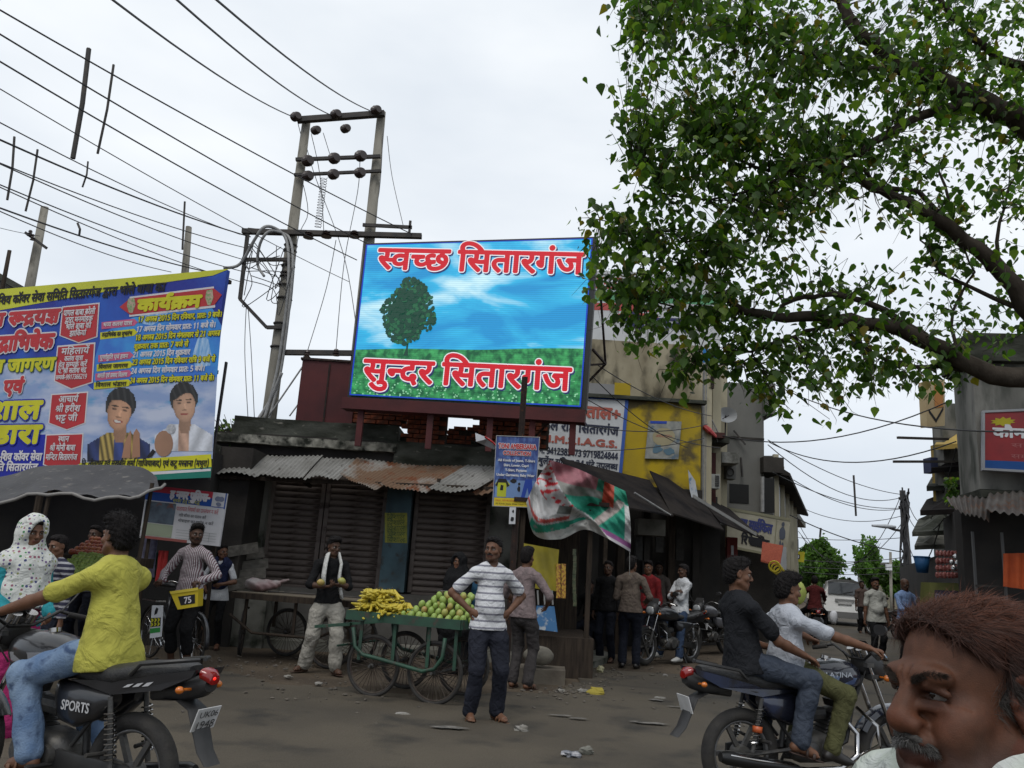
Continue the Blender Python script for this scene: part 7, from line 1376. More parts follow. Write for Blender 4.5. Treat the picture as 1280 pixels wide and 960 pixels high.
mb=MB();n=20;mb.add([Fs.p(.14+.10*(1 if k%2 else.72)*cos(6.283*k/n),.83+.085*(1 if k%2 else.6)*sin(6.283*k/n),.004)for k in range(n)],[tuple(range(n))]);mb.bw('print_burst',flat('burst_yellow',(.42,.36,.02)),rs_)
sgw(Fs,'कौन बनेगा',rs_,.36,.61,.60,.16,.004,0,.010,None,mW,nb_=6)
Fs.text('सम्पर्क करें','lettering',flat('faint_pink',(.34,.12,.12)),rs_,.45,.40,w=.5,h=.07,d=.004);Fs.text('सम्पर्क करें','lettering',flat('faint_pink',(.34,.12,.12)),rs_,.40,.22,w=.4,h=.07,d=.004);Fs.text('विशाल','lettering',mW,rs_,.62,.85,w=.14,d=.004)
oc=thing('orange_cloth','bright orange cloth bag hanging at the right shop front','cloth',at(1268,690,11.3));Fo=Face(at(1254,733,11.3),at(1290,738,11.2),at(1254,692,11.3),at(1290,691,11.2));mb=MB();vs=[]
for j in range(9):
 for i in range(13):vs.append(Fo.p(i/12,j/8,.03*sin(i*1.3)))
mb.add(vs,[(j*13+i,j*13+i+1,(j+1)*13+i+1,(j+1)*13+i)for j in range(8)for i in range(12)]);mb.bw('fabric',mat('orange_fabric',(.42,.07,.012),(.32,.05,.01),sc=6,rough=.8,bump=.3),oc,smooth=True)
# shops further along on the right
r2=thing('yellow_shop_house','row of small yellow and dark shops with stacked eaves behind the right corner','shop',(SR(17),17,0))
def rbox(name,px0,px1,py0,py1,Y,dep,m):return bxa(r2,name,px0,px1,py0,py1,Y,dep,m)
rbox('tower_wall',1184,1204,505,640,16.5,.4,M['wwl']);rbox('yellow_wall',1177,1192,556,640,17.0,.3,mat('ochre_wall',(.38,.25,.04),(.25,.18,.05),sc=2,c3=(.05,.04,.03),sc3=4,lo3=.6,hi3=.7,rough=.9))
Fz=Face(at(1159,534,15.4),at(1181,532,15.6),at(1156,477,15.4),at(1181,474,15.6));bs=thing('projecting_sign','cream and orange projecting signboard with a dark chevron above the right shops','sign',Fz.p(.5,0));MB().prism([Fz.p(0,0),Fz.p(1,0),Fz.p(1,1),Fz.p(0,1)],V(0,0,0),-Fz.n*.15).bw('panel',mat('sign_buff',(.42,.34,.20),(.34,.24,.12),sc=2,rough=.7),bs)
mb=MB();Fz.poly(mb,[(.12,.40),(.5,.16),(.92,.42),(.92,.34),(.5,.08),(.12,.32)],.004);mb.bw('print_chevron',mK,bs);mb=MB();Fz.rect(mb,.45,.40,.9,.92,.004);mb.bw('print_block',flat('print_orange',(.42,.18,.05)),bs)
for i,(px0,px1,py,Y,m)in enumerate(((1168,1200,556,15.8,mat('eave_yellow',(.36,.25,.06),rough=.8)),(1164,1196,585,16.2,MATS['black_sheet']),(1158,1192,608,16.6,M['bco']),(1150,1190,638,15.5,MATS['black_sheet']),(1140,1168,665,18.5,M['bco']),(1143,1172,682,19.5,M['concrete']))):
 a=at(px0,py,Y);b_=at(px1,py-22,Y+.8);MB().prism([a,V(b_.x,a.y-.2,a.z+.1),V(b_.x+.2,b_.y,b_.z+.15),V(a.x+1.35,b_.y+1.5,b_.z)],V(0,0,0),V(0,0,-.1)).bw('eave',m,r2)
rbox('blue_window',1164,1172,572,590,16.4,.3,flat('shade_blue',(.05,.06,.12)))
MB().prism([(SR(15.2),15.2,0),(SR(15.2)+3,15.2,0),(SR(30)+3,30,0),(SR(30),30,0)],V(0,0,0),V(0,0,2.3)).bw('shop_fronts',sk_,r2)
MB().prism([(SR(19)+.5,19,2.3),(SR(19)+3,19,2.3),(SR(24)+3,24,2.3),(SR(24)+.6,24,2.3)],V(0,0,0),V(0,0,1.4)).bw('upper_floor',M['gwl'],r2)
for i in range(6):
 for j in range(4):
  mb=MB();c=at(1172+i*4.6,692+j*9,14.4-.05*i);mb.ball(c,(.045,.03,.055),6,5,jit=.2);mb.bw('snack_packet',mat('packet_red',(.16,.03,.03),(.3,.12,.10),sc=20,rough=.4),r2)
for i in range(8):mb=MB();c=at(1190+i*2.2,703+8*sin(i*2.1),14.0);mb.ball(c,(.05,.04,.05),7,5,jit=.15);mb.bw('steel_pot',mat('pot_steel',(.5,.5,.5),rough=.25,metal=.9),r2)
bk=thing('blue_bucket','blue plastic bucket hanging at the shops behind the right corner','bucket',at(1153,715,15.6));c=at(1153,716,15.6);MB().cyl(c,c+V(0,0,.30),.10,.145,14).bw('pail',flat('bucket_blue',(.015,.08,.20)),bk,smooth=True,);MB().torus(c+V(0,0,.30),(0,0,1),.145,.012,16,6).bw('rim',flat('bucket_rim',(.02,.11,.26)),bk)
for i,(px,py,s_)in enumerate(((1156,752,.16),(1200,741,.13),(1160,742,.13),(1196,752,.15))):
 c=at(px,py,15.2);p_=thing('steel_pot',['large shiny round pot low beside the blue shirted man','small bright pot on top below the red packets','middling shiny pot on the first pile beside the man','wide shiny pot lower of the pair by the green board'][i],'pot',c,0,'pots at the right shop');MB().tube([(0,0,-s_*.6),(0,0,-s_*.4),(0,0,0),(0,0,s_*.4),(0,0,s_*.5)],[s_*.5,s_*.85,s_,s_*.75,s_*.8],16).build('bowl',MATS['pot_steel'],p_,smooth=True)
Fg=Face(at(1160,765,14.6),at(1200,768,14.3),at(1162,728,14.6),at(1200,729,14.3));gs_=thing('green_counter','olive green shop counter with dark lettering behind the blue shirted man','counter',Fg.p(.5,0));MB().prism([Fg.p(0,-1.2),Fg.p(1,-1.2),Fg.p(1,1),Fg.p(0,1)],V(0,0,0),V(.1,.5,0)).bw('front',flat('olive_board',(.12,.125,.03)),gs_);mb=MB();Fg.rect(mb,.18,.12,.95,.75,.01);mb.bw('print_panel',flat('night_blue',(.015,.015,.04)),gs_);Fg.text('PIN','lettering',flat('pale_blue_ink',(.16,.18,.25)),gs_,.5,.45,w=.55,h=.4,d=.015,latin=True)
# festival hoarding at the left
def _face_px(F,px,py):
 d=ray(px,py);o=V(0,0,CAMZ);t=(F.bl-o).dot(F.n)/d.dot(F.n);p=o+d*t-F.bl
 return p.dot(F.ux)/F.w,p.dot(F.uy)/F.h
tr_=at(284,337,10.2);tl0=at(0,362,11.5);br_=at(266,597,10.2)
tl_=tr_+(tl0-tr_)*1.65;hv=br_-tr_;hv=V(0,0,hv.z)+V(hv.x*.0,0,0);br_=tr_+hv;bl_=tl_+hv
FB=Face(bl_,br_,tl_,tr_)
fb=thing('festival_hoarding','big blue hoarding with yellow top band, red arrows and two portraits, above the fruit stall','hoarding',FB.p(.6,0))
sun_blue=mat('print_royal_blue',(.018,.028,.24),(.02,.09,.42),sc=1.1,lo=.40,hi=.62,rough=.55,spec=.3)
MB().prism([FB.p(0,0),FB.p(1,0),FB.p(1,1),FB.p(0,1)],V(0,0,0),-FB.n*.06).bw('panel',sun_blue,fb)
def zp(zx,zy):return(zx/3.43,320+zy/3.43)
def pp_(pts,d,z=True):
 o=[]
 for a in pts:
  px,py=zp(*a)if z else a;o.append(_face_px(FB,px,py))
 return o
def bpl(nm,m,polys,d,kind=None):
 for k,pl in enumerate(polys):mb=MB();FB.poly(mb,pp_(pl,d),d+.0002*k);mb.bw(nm,m,fb)
bpl('print_pale_field',mat('print_misty_blue',(.20,.28,.48),(.42,.46,.58),sc=2.2,lo=.4,hi=.6,c3=(.10,.26,.46),sc3=3.5,lo3=.55,hi3=.65,rough=.55,stretch=(.5,1,1.6)),[[(-420,500),(235,440),(395,575),(925,520),(910,870),(195,890),(195,765),(-420,800)]],.002)
bpl('print_sky_field',mat('print_bright_blue',(.02,.13,.50),(.03,.28,.62),sc=2,lo=.4,hi=.65,rough=.55),[[(430,330),(560,265),(700,245),(900,225),(940,300),(925,520),(395,572),(400,440)]],.0035)
mfall=mat('print_waterfall',(.35,.50,.68),(.10,.28,.55),sc=6,stretch=(4,4,.8),rough=.55)
bpl('print_waterfall',mfall,[[(860,330),(885,360),(900,430),(895,470),(830,480),(820,420),(840,350)],[(590,250),(720,235),(690,270),(640,300),(600,290)]],.0045)
ylw=mat('print_lemon',(.50,.52,.02),(.44,.45,.02),sc=2,rough=.55);ylw2=flat('print_strip_lemon',(.52,.50,.02));rdp=mat('print_scarlet',(.42,.012,.018),(.33,.01,.016),sc=2,rough=.55);whp=flat('print_offwhite',(.58,.56,.58));blk=flat('print_ink',(.012,.012,.015));pnk=flat('print_pink',(.50,.10,.20));dkb=flat('print_deep_blue',(.012,.02,.30))
bpl('print_top_band',ylw,[[(-600,210),(0,143),(972,56),(900,85),(600,128),(300,178),(0,232),(-600,330)]],.004)
def btx(s,xa,ya,xb,yb,hz,body,rim=None,br=.012,rr=.03,shadow=None,d=.012,n=8):
 ua,va=_face_px(FB,*zp(xa,ya));ub,vb=_face_px(FB,*zp(xb,yb));_,vh=_face_px(FB,*zp((xa+xb)/2,(ya+yb)/2-hz));vc=(va+vb)/2
 hh=abs(vh-vc)
 sgw(FB,s,fb,(ua+ub)/2,vc,abs(ub-ua),hh,d,rr*hh*FB.h*2 if rim else 0,br*hh*FB.h*2,rim,body,shadow,sdx=.003,sdy=-.006,nb_=n)
btx('श्री शिव कॉवर सेवा समिति सितारगंज द्वारा भोले बाबा का',-60,207,700,122,34,blk,br=.03,d=.006,n=6)
btx('भव्य रूद्रयज्ञ',-120,285,248,255,52,rdp,whp,.05,.10)
btx('रूद्राभिषेक',-60,388,225,360,58,rdp,whp,.05,.10)
btx('विशाल जागरण',-160,483,232,462,50,ylw2,mat('print_dark_green',(.02,.09,.03),rough=.55),.04,.07)
btx('एवं',15,566,98,556,50,rdp,whp,.05,.09)
btx('विशाल',-150,672,176,655,70,ylw2,dkb,.05,.09)
btx('भंडारा',-130,775,176,757,70,ylw2,dkb,.05,.09)
bpl('print_foot_block',dkb,[[(-420,800),(195,765),(188,960),(-420,990)]],.003)
btx('आयोजक-शिव कॉवर सेवा',-110,868,182,855,30,whp,br=.03,d=.006,n=6)
btx('समिति सितारगंज',-70,915,165,897,30,whp,br=.03,d=.006,n=6)
ar=[[(262,222),(412,207),(405,345),(330,370),(252,340)],[(243,392),(396,378),(388,540),(302,568),(232,535)],[(220,597),(369,587),(360,715),(285,743),(210,715)],[(200,770),(352,765),(345,890),(270,920),(190,893)]]
def grow(p,k):cx=sum(a[0]for a in p)/len(p);cy=sum(a[1]for a in p)/len(p);return[(cx+(a[0]-cx)*k,cy+(a[1]-cy)*k)for a in p]
bpl('print_arrow_rim',whp,[grow(a,1.07)for a in ar],.005);bpl('print_arrow',rdp,[grow(a,1.0)for a in ar],.0075)
for s,cx,cy,w,h in(('पागल बाबा बरेली',333,243,135,24),('द्वारा मनमोहक',332,273,118,22),('भोले बाबा की',330,302,108,22),('झाकियां',328,332,70,22),('महिलायें',318,408,118,26),('कलश यात्रा',312,440,80,20),('हेतु सम्पर्क करें',308,466,122,20),('प. श्री सतीश चंद्र',306,492,122,20),('सम्पर्क-9917366219',303,520,134,18),('आचार्य',292,614,84,26),('श्री हरीश',290,655,106,26),('भट्ट जी',283,695,96,26),('स्थान',274,785,46,22),('श्री मोनी बाबा',270,823,110,24),('मन्दिर सितारगंज',266,863,136,24)):
 btx(s,cx-w/2,cy+w*.045,cx+w/2,cy-w*.045,h,whp,br=.02,d=.009,n=4)
bpl('print_ribbon_rim',whp,[[(545,176),(905,132),(912,222),(545,262)]],.0055);bpl('print_ribbon',rdp,[[(503,220),(548,183),(905,140),(940,168),(908,212),(550,254)]],.007)
btx('कार्यक्रम',582,220,852,190,46,ylw2,br=.06,d=.0095)
bpl('print_finial',mat('print_leafy',(.10,.25,.08),(.45,.30,.25),sc=30,rough=.6),[[(540,185),(566,180),(572,210),(560,245),(545,245),(535,215)],[(875,150),(900,145),(905,180),(893,212),(880,212),(870,180)]],.010)
tg=[(427,300,566,285,'भव्य कलश यात्रा',pnk),(422,344,566,328,'रूद्राभिषेक का शुभारंभ',ylw2),(415,441,550,426,'पूर्णाहुति एवं हवन',pnk),(409,481,550,466,'विशाल जागरण',ylw2),(404,520,548,504,'आरती एवं प्रसाद वितरण',pnk),(398,558,545,544,'विशाल भंडारा',ylw2)]
bpl('print_pink_tag',pnk,[[(a,b+15),(a,b-15),(c,d-15),(c+16,d),(c,d+15)]for a,b,c,d,s,m in tg if m is pnk],.006);bpl('print_yellow_tag',ylw2,[[(a,b+15),(a,b-15),(c,d-15),(c+16,d),(c,d+15)]for a,b,c,d,s,m in tg if m is ylw2],.006)
for a,b,c,d,s,m in tg:btx(s,a+8,b,c-6,d,17,whp if m is pnk else blk,br=.02,d=.008,n=4)
for s,a,b,c,d,m in(('17 अगस्त 2015 दिन रविवार, प्रातः 9 बजे।',582,284,945,242,ylw2),('17 अगस्त दिन सोमवार प्रातः 11 बजे से।',577,323,918,290,whp),('18 अगस्त 2015 दिन मंगलवार से 21 अगस्त',572,362,938,322,ylw2),('शुक्रवार तक प्रातः 7 बजे से',568,396,802,372,ylw2),('21 अगस्त 2015 दिन शुक्रवार',564,430,810,408,whp),('23 अगस्त 2015 दिन रविवार रात्रि 9 बजे से',560,466,918,434,ylw2),('24 अगस्त दिन सोमवार प्रातः 5 बजे।',556,504,875,474,whp),('24 अगस्त 2015 दिन सोमवार प्रातः 11 बजे से।',552,545,915,514,ylw2)):
 btx(s,a,b,c,d,21,m,blk if m is ylw2 else None,.03,.07,d=.008,n=4)
# the two printed portraits: plain generic figures
def ellp(cx,cy,rx,ry,n=22,rot=0):return[(cx+rx*cos(6.283*k/n)*cos(rot)-ry*sin(6.283*k/n)*sin(rot),cy+rx*cos(6.283*k/n)*sin(rot)+ry*sin(6.283*k/n)*cos(rot))for k in range(n)]
def ptr(nm,cx,cy,k,tilt,skin,cloth_,shawl,hat,teeth):
 n,m=64,92;P=[];C=[];keep=[];sm=lambda a,b,x:min(1,max(0,(x-a)/(b-a)))
 for j in range(m+1):
  for i in range(n+1):
   x,y=(i/n-.5)*3.4,1.9-j/m*4.4;xr=x*cos(tilt)+y*sin(tilt);yr=-x*sin(tilt)+y*cos(tilt);c=None
   sw=1.55-.9*max(0,y+1.35)**.8 if y<-.7 else 0
   if y<-1.0 and abs(x)<min(1.62,.55+1.25*sm(-.95,-1.7,y)):
    f=.55+.45*cos(x*1.3)+.25*sin(x*9+y*3);c=[q*f for q in cloth_]
    if shawl and(.25<abs(x)<1.0):c=[q*(.7+.5*sin(x*22+y*4))for q in(.36,.26,.07)]
    if not shawl and abs(x)>.3:c=[q*(.85+.2*sin(x*7-y*3))for q in(.55,.57,.62)]
   if y<-.55 and y>-1.5 and abs(x-.05)<.36-.25*max(0,-y-1.0):c=[q*(.62+.2*x)for q in skin]
   if(xr/.80)**2+((yr-.42)/.92)**2<1+.04*sin(xr*25):c=[.012+.02*max(0,sin(xr*18+yr*6))]*3
   e=(xr/.62)**2+((yr+.02)/(.92 if yr<0 else.86))**2
   if e<1 and not(yr>.52+.12*sin(xr*4+1)+hat*xr):
    f=(.55+.55*math.sqrt(1-e))*(1.05+.28*xr);c=[q*f for q in skin];b=max(0,1-((abs(xr)-.26)/.16)**2-((yr-.16)/.09)**2);c=[q*(1-.55*b)for q in c]
    if abs(abs(xr)-.27)<.17 and abs(yr-.31+.25*(abs(xr)-.27)**2)<.035:c=[.02,.015,.012]
    if abs(abs(xr)-.26)<.10 and abs(yr-.15)<.025:c=[.03,.02,.018]
    if-.22<yr<.12 and abs(xr-.05-.04*yr)<.05:c=[q*1.25 for q in c]
    if(xr/.15)**2+((yr+.24)/.045)**2<1:c=[q*.5 for q in c]
    q_=(xr/.25)**2+((yr+.47-.14*xr*xr*4)/(.10 if teeth else.05))**2
    if q_<1:c=[.25,.06,.05]
    if teeth and q_<.5:c=[.52,.50,.46]
   px,py=cx+x*k,cy-y*k;P.append(FB.p(*_face_px(FB,*zp(px,py)),.0055));keep.append(c is not None);C.append(c or[0,0,0])
 Q=[q for q in((j*(n+1)+i,(j+1)*(n+1)+i,(j+1)*(n+1)+i+1,j*(n+1)+i+1)for j in range(m)for i in range(n))if all(keep[a]for a in q)]
 npm(nm,np.array(P),np.array(Q),vcmat('portrait_print',rough=.55,var=.08,vsc=30),fb,np.clip(np.array(C),.004,1),smooth=False,world=True)
ptr('print_first_portrait',508,672,84,-.16,(.42,.23,.14),(.03,.05,.18),1,-.3,1)
ptr('print_second_portrait',786,642,78,.08,(.40,.24,.16),(.40,.25,.18),0,.15,0)
bpl('print_hands',flat('print_skin',(.34,.18,.11)),[[(523,866),(535,800),(558,748),(563,760),(560,866)],[(566,866),(572,760),(584,740),(598,760),(602,862)]],.0094)
bpl('print_fist',flat('print_fist_skin',(.30,.17,.11)),[ellp(702,805,40,56,18)],.0094);bpl('print_microphone',mat('print_mic',(.25,.26,.28),(.4,.4,.42),sc=30,rough=.4),[ellp(732,742,20,22,16)],.0102);bpl('print_mic_grip',blk,[[(630,862),(655,828),(668,838),(650,864)]],.0102)
bpl('print_bottom_band',ylw2,[[(340,888),(905,850),(908,905),(600,930),(340,935)]],.0075)
btx('नि. लीलाधर एवं सुखबीर शर्मा (गाजियाबाद) एवं कटू मस्ताना (मथुरा)',350,905,900,873,24,blk,br=.02,d=.010,n=4)
bpl('print_green_foot',flat('print_teal',(.01,.16,.12)),[[(340,935),(600,930),(908,905),(905,950),(340,975)]],.0078);bpl('print_white_line',whp,[[(480,935),(905,912),(905,922),(600,942)]],.0088)
mb=MB()
for u in(.02,.35,.6):p=FB.p(u,0,-.12);MB().tube([(p.x,p.y+.04,0),(p.x,p.y+.04,FB.p(u,1,-.12).z)],.05,8).bw('post',M['dwd'],fb)
for v in(.05,.5,.95):MB().beam(FB.p(0,v,-.1),FB.p(1,v,-.1),.05,.05).bw('batten',M['dwd'],fb)
bd_=thing('black_back_board','narrow black board showing behind the right edge of the blue hoarding','board',at(279,580,10.9));bxa(bd_,'panel',262,281,452,600,10.9,.05,M['steel'])
# stall under the grey tarpaulin
st=thing('tarpaulin_awning','sagging grey tarpaulin on bamboo poles over the fruit stall below the blue hoarding','awning',atz(62,800))
bk_=[(-260,622,9.9),(-120,612,9.9),(0,596,9.9),(50,583,9.8),(110,581,9.8),(172,583,9.8),(196,596,9.6)]
fk_=[(-300,668,8.2),(-130,648,8.2),(0,625,8.3),(62,614,8.3),(120,621,8.35),(175,617,8.5),(207,603,8.9)]
def crv(pts,u):
 k=u*(len(pts)-1);i=min(int(k),len(pts)-2);f=k-i;p0,p1,p2,p3=pts[max(i-1,0)],pts[i],pts[i+1],pts[min(i+2,len(pts)-1)]
 return tuple(.5*(2*p1[j]+(p2[j]-p0[j])*f+(2*p0[j]-5*p1[j]+4*p2[j]-p3[j])*f*f+(-p0[j]+3*p1[j]-3*p2[j]+p3[j])*f**3)for j in range(3))
mb=MB();nu,nv=60,16;vs=[]
for j in range(nv+1):
 for i in range(nu+1):
  A,B=at(*crv(bk_,i/nu)),at(*crv(fk_,i/nu));v=j/nv;p=A.lerp(B,v);p.z-=.09*sin(v*math.pi)+.018*sin(i*.9+j*.5)*v;vs.append(p)
mb.add(vs,[(j*(nu+1)+i,(j+1)*(nu+1)+i,(j+1)*(nu+1)+i+1,j*(nu+1)+i+1)for j in range(nv)for i in range(nu)]);mb.bw('sheet',M['tarp'],st,smooth=True)
MB().tube([at(*crv(fk_,i/24))+V(0,-.01,-.02-.02*sin(i*1.7))for i in range(25)],.018,6).bw('hem',mat('hem_pale',(.20,.19,.18),rough=.8),st,smooth=True)
for px,py,Y in((62,616,8.33),(-150,650,8.25),(190,606,8.8)):p=at(px,py,Y);MB().tube([(p.x-.03,Y,0),(p.x,Y,p.z+.02)],.022,7).bw('pole',M['dwd'],st)
lb_=thing('old_stall_building','dark shop building behind the fruit stall and hoarding','building',(-5,13,0))
block(lb_,'wall',-12,xs_(262,13,690),12.6,13.0,0,2.95,mat('shaded_wall',(.03,.027,.024),(.018,.016,.015),sc=2,rough=.95,bump=.3));block(lb_,'side_wall',xs_(262,13,690)-.1,xs_(300,13,690),13.0,14.2,0,3.1,M['dwl'])  # shade of the stall interior is put into the back wall colour
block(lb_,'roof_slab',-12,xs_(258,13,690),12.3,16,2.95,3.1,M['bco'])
gd=thing('grey_roof_building','grey building whose sloping top shows at the far left over the hoarding','building',at(-40,400,17));a,b_,c=at(-140,310,17),at(0,350,17),at(50,375,17)
MB().prism([(a.x,17,0),(c.x,17,0),(c.x,17,c.z-.1),(b_.x,17,b_.z),(a.x,17,a.z)],V(0,0,0),V(0,3,0)).bw('wall',M['gwl'],gd)
MB().prism([(a.x,16.8,a.z),(b_.x,16.8,b_.z),(c.x+.3,16.8,c.z-.2),(c.x+.3,16.8,c.z-.05),(b_.x,16.8,b_.z+.14),(a.x,16.8,a.z+.14)],V(0,0,0),V(0,3.3,0)).bw('roof',M['bco'],gd)
# counters with fruit
ct=thing('fruit_counter','wooden fruit counter in the shade under the grey tarpaulin','counter',(-5.6,9.3,0))
for(px0,px1,Y,z,dep,tilt)in((40,148,9.0,1.10,.7,1),(75,165,9.9,1.30,.6,1),(-160,30,8.9,1.05,.8,1)):
 a,b_=at(px0,710,Y).x,at(px1,710,Y).x;MB().prism([(a,Y,z-.12),(b_,Y,z-.12),(b_,Y,z),(a,Y,z)],V(0,0,0),V(0,dep,0)).bw('shelf',M['dwd'],ct)
 for x in(a+.05,b_-.05):MB().beam((x,Y+.05,0),(x,Y+.05,z-.12),.05,.05).bw('leg',M['dwd'],ct)
mb=MB();a,b_=at(60,724,8.98),at(150,722,8.98);mb.beam(a,b_,.02,.06);mb.bw('edge_strip',mat('wood_light',(.20,.16,.10),(.14,.11,.07),sc=8,rough=.8),ct)
def fms(name,m,r,sq=(1,1,1),n=8,k=6):
 g=MB();g.ball((0,0,0),(r*sq[0],r*sq[1],r*sq[2]),n,k);t=g.build(name,m,smooth=True);me=t.data;bpy.data.objects.remove(t);return me
def pce(name,me,loc,label,cat,grp,sc=1,rot=None):
 o=bpy.data.objects.new(name,me);COL.objects.link(o);o.location=loc;o.scale=(sc,sc,sc);o.rotation_euler=rot or(random.random()*3,random.random()*3,random.random()*6);return tag(o,label,cat,grp)
gu=fms('guava',mat('guava_green',(.13,.20,.035),(.22,.28,.06),sc=6,rough=.5),.036);ap=fms('apple',mat('apple_red',(.22,.02,.015),(.30,.10,.03),sc=8,rough=.4),.036)
rs=random.Random(4)
for j in range(6):
 for i in range(17-j):
  x=at(66+i*4.9+j*2.4,712,9.1).x;pce('guava',gu,(x+rs.uniform(-.01,.01),9.06+.075*j+rs.uniform(-.01,.01),1.14+.035*j+rs.uniform(-.006,.006)),'green guava heaped on the shaded counter behind the boy','guava','guavas on the shaded counter',rs.uniform(.9,1.1))
for j in range(5):
 for i in range(15-j):
  x=at(88+i*4.7+j*2,700,9.95).x;pce('apple',ap,(x+rs.uniform(-.01,.01),9.94+.075*j,1.335+.04*j+rs.uniform(-.006,.006)),'red apple heaped on the back counter under the tarpaulin','apple','apples on the back counter',rs.uniform(.9,1.1))
for i in range(12):x=at(-18+i*4.5,705,8.95).x;pce('apple',ap,(x,8.95+rs.uniform(0,.1),1.09+rs.uniform(0,.03)),'red apple lying on the left counter beside the scarfed woman','apple','apples on the left counter')
# hung clothes and police sign
for i,(px,py0,py1,w,Y,lb,c,c2)in enumerate(((186,668,722,16,11.0,'faded lilac grey garment hanging below the police sign',(.17,.17,.25),(.10,.10,.16)),(203,688,728,9,10.9,'bright red garment hanging left of the bicycle man',(.40,.03,.03),(.3,.02,.02)),(196,690,725,7,11.1,'dark green garment hanging between the lilac and red ones',(.03,.09,.06),(.02,.05,.04)))):
 mb=MB();vs=[];a=at(px-w/2,py0,Y);b_=at(px+w/2,py1,Y)
 for j in range(8):
  for k in range(9):vs.append((a.x+(b_.x-a.x)*k/8*(.8+.2*j/7),Y+.03*sin(k*1.9+j*.3),a.z+(b_.z-a.z)*j/7))
 mb.add(vs,[(j*9+k,(j+1)*9+k,(j+1)*9+k+1,j*9+k+1)for j in range(7)for k in range(8)]);o=mb.build('hanging_garment',mat('garment_%d'%i,c,c2,sc=14,rough=.9,bump=.4),smooth=True);tag(o,lb,'garment')
FP=Face(at(174,672,10.8),at(274,683,10.6),at(184,606,10.8),at(284,617,10.6))
pl=thing('police_notice','tilted white notice board with red and blue police header behind the bicycle man','sign',FP.p(.5,0));MB().prism([FP.p(0,0),FP.p(1,0),FP.p(1,1),FP.p(0,1)],V(0,0,0),-FP.n*.03).bw('panel',mat('notice_white',(.50,.50,.52),(.42,.42,.44),sc=3,rough=.6),pl)
for nm,m,r in(('print_red_band',flat('notice_red',(.40,.03,.05)),(0,.88,.83,1)),('print_blue_band',flat('notice_blue',(.01,.06,.28)),(0,.72,.83,.88)),('print_photo',mat('notice_photo',(.03,.04,.06),(.10,.14,.18),sc=5,c3=(.14,.05,.04),sc3=4,lo3=.55,hi3=.6,rough=.6),(.02,.30,.40,.70)),('print_pale',flat('notice_green',(.26,.30,.22)),(.02,.06,.40,.29)),('print_low_red',flat('notice_lowred',(.26,.08,.07)),(.02,.0,.6,.05))):
 mb=MB();FP.rect(mb,*r,.003);mb.bw(nm,m,pl)
sgw(FP,'ह नगर पुलिस-',pl,.56,.875,.50,.13,.006,0,.010,None,whp,nb_=6);FP.text('सुरक्षा हेतु प्रतिबद्ध','lettering',ylw2,pl,.52,.765,w=.34,h=.06,d=.006)
FP.text('यातायात नियमों का उल्लंघन न करें','lettering',flat('notice_redink',(.42,.05,.06)),pl,.67,.62,w=.52,h=.07,d=.006)
for v_,s_,w_ in((.50,'गति सीमा का पालन करें',.34),(.40,'मोबाइल का प्रयोग न करें',.44)):FP.text(s_,'lettering',blk,pl,.45+w_/2,v_,w=w_,h=.05,d=.006)
mb=MB()
for k in range(4):FP.rect(mb,.45,.22-.05*k,.95,.224-.05*k,.005)
for k in range(3):FP.rect(mb,.62+.12*k,.05,.623+.12*k,.22,.005)
mb.bw('print_table',flat('notice_line',(.10,.14,.12)),pl)
mb=MB();blob(mb,FP,.90,.88,.035,.05,.006,14,.05,2);blob(mb,FP,.945,.88,.035,.05,.0065,14,.05,3);blob(mb,FP,.92,.78,.035,.035,.007,10,.2,4);mb.bw('print_emblem',flat('emblem_grey',(.16,.18,.26)),pl)
mb=MB();FP.rect(mb,.985,.7,1,1,.004);FP.rect(mb,.835,.715,.985,.73,.004);mb.bw('print_emblem_frame',flat('notice_blue',(.01,.06,.28)),pl)
for u in(.1,.9):MB().beam((FP.p(u,0).x,10.85,0),FP.p(u,.9,-.05),.04,.04).bw('leg',M['dwd'],pl)
# planks and rubbish heaped on the plinth left of the shutters
for i,(a,b_)in enumerate((((272,700),(330,690)),((275,712),(335,704)),((268,722),(332,716)),((284,690),(322,684)),((272,735),(318,726)))):
 mb=MB();mb.beam(at(*a,13.2-.1*i),at(*b_,13.5-.1*i),.05,.16);o=mb.build('old_plank',mat('grey_plank',(.13,.12,.105),(.07,.065,.055),sc=4,stretch=(1,4,4),rough=.95,bump=.5));tag(o,['third plank down of the heap by the first shutter','fourth plank down of the heap by the first shutter','fifth plank down of the heap by the first shutter','short top plank of the heap by the first shutter','lowest short plank of the heap by the first shutter'][i],'plank','planks heaped by the first shutter')
pf=thing('rubble_platform','rough grey masonry platform below the plank heap beside the parked cart','platform',(at(295,780,13.3).x,13.3,0));a,b_=at(262,780,13.2).x,at(332,780,13.2).x;rbx('p',a,b_,13.1,13.9,0,.95,None,n=20,amp=.04,seed=22).bw('masonry',M['concrete'],pf)
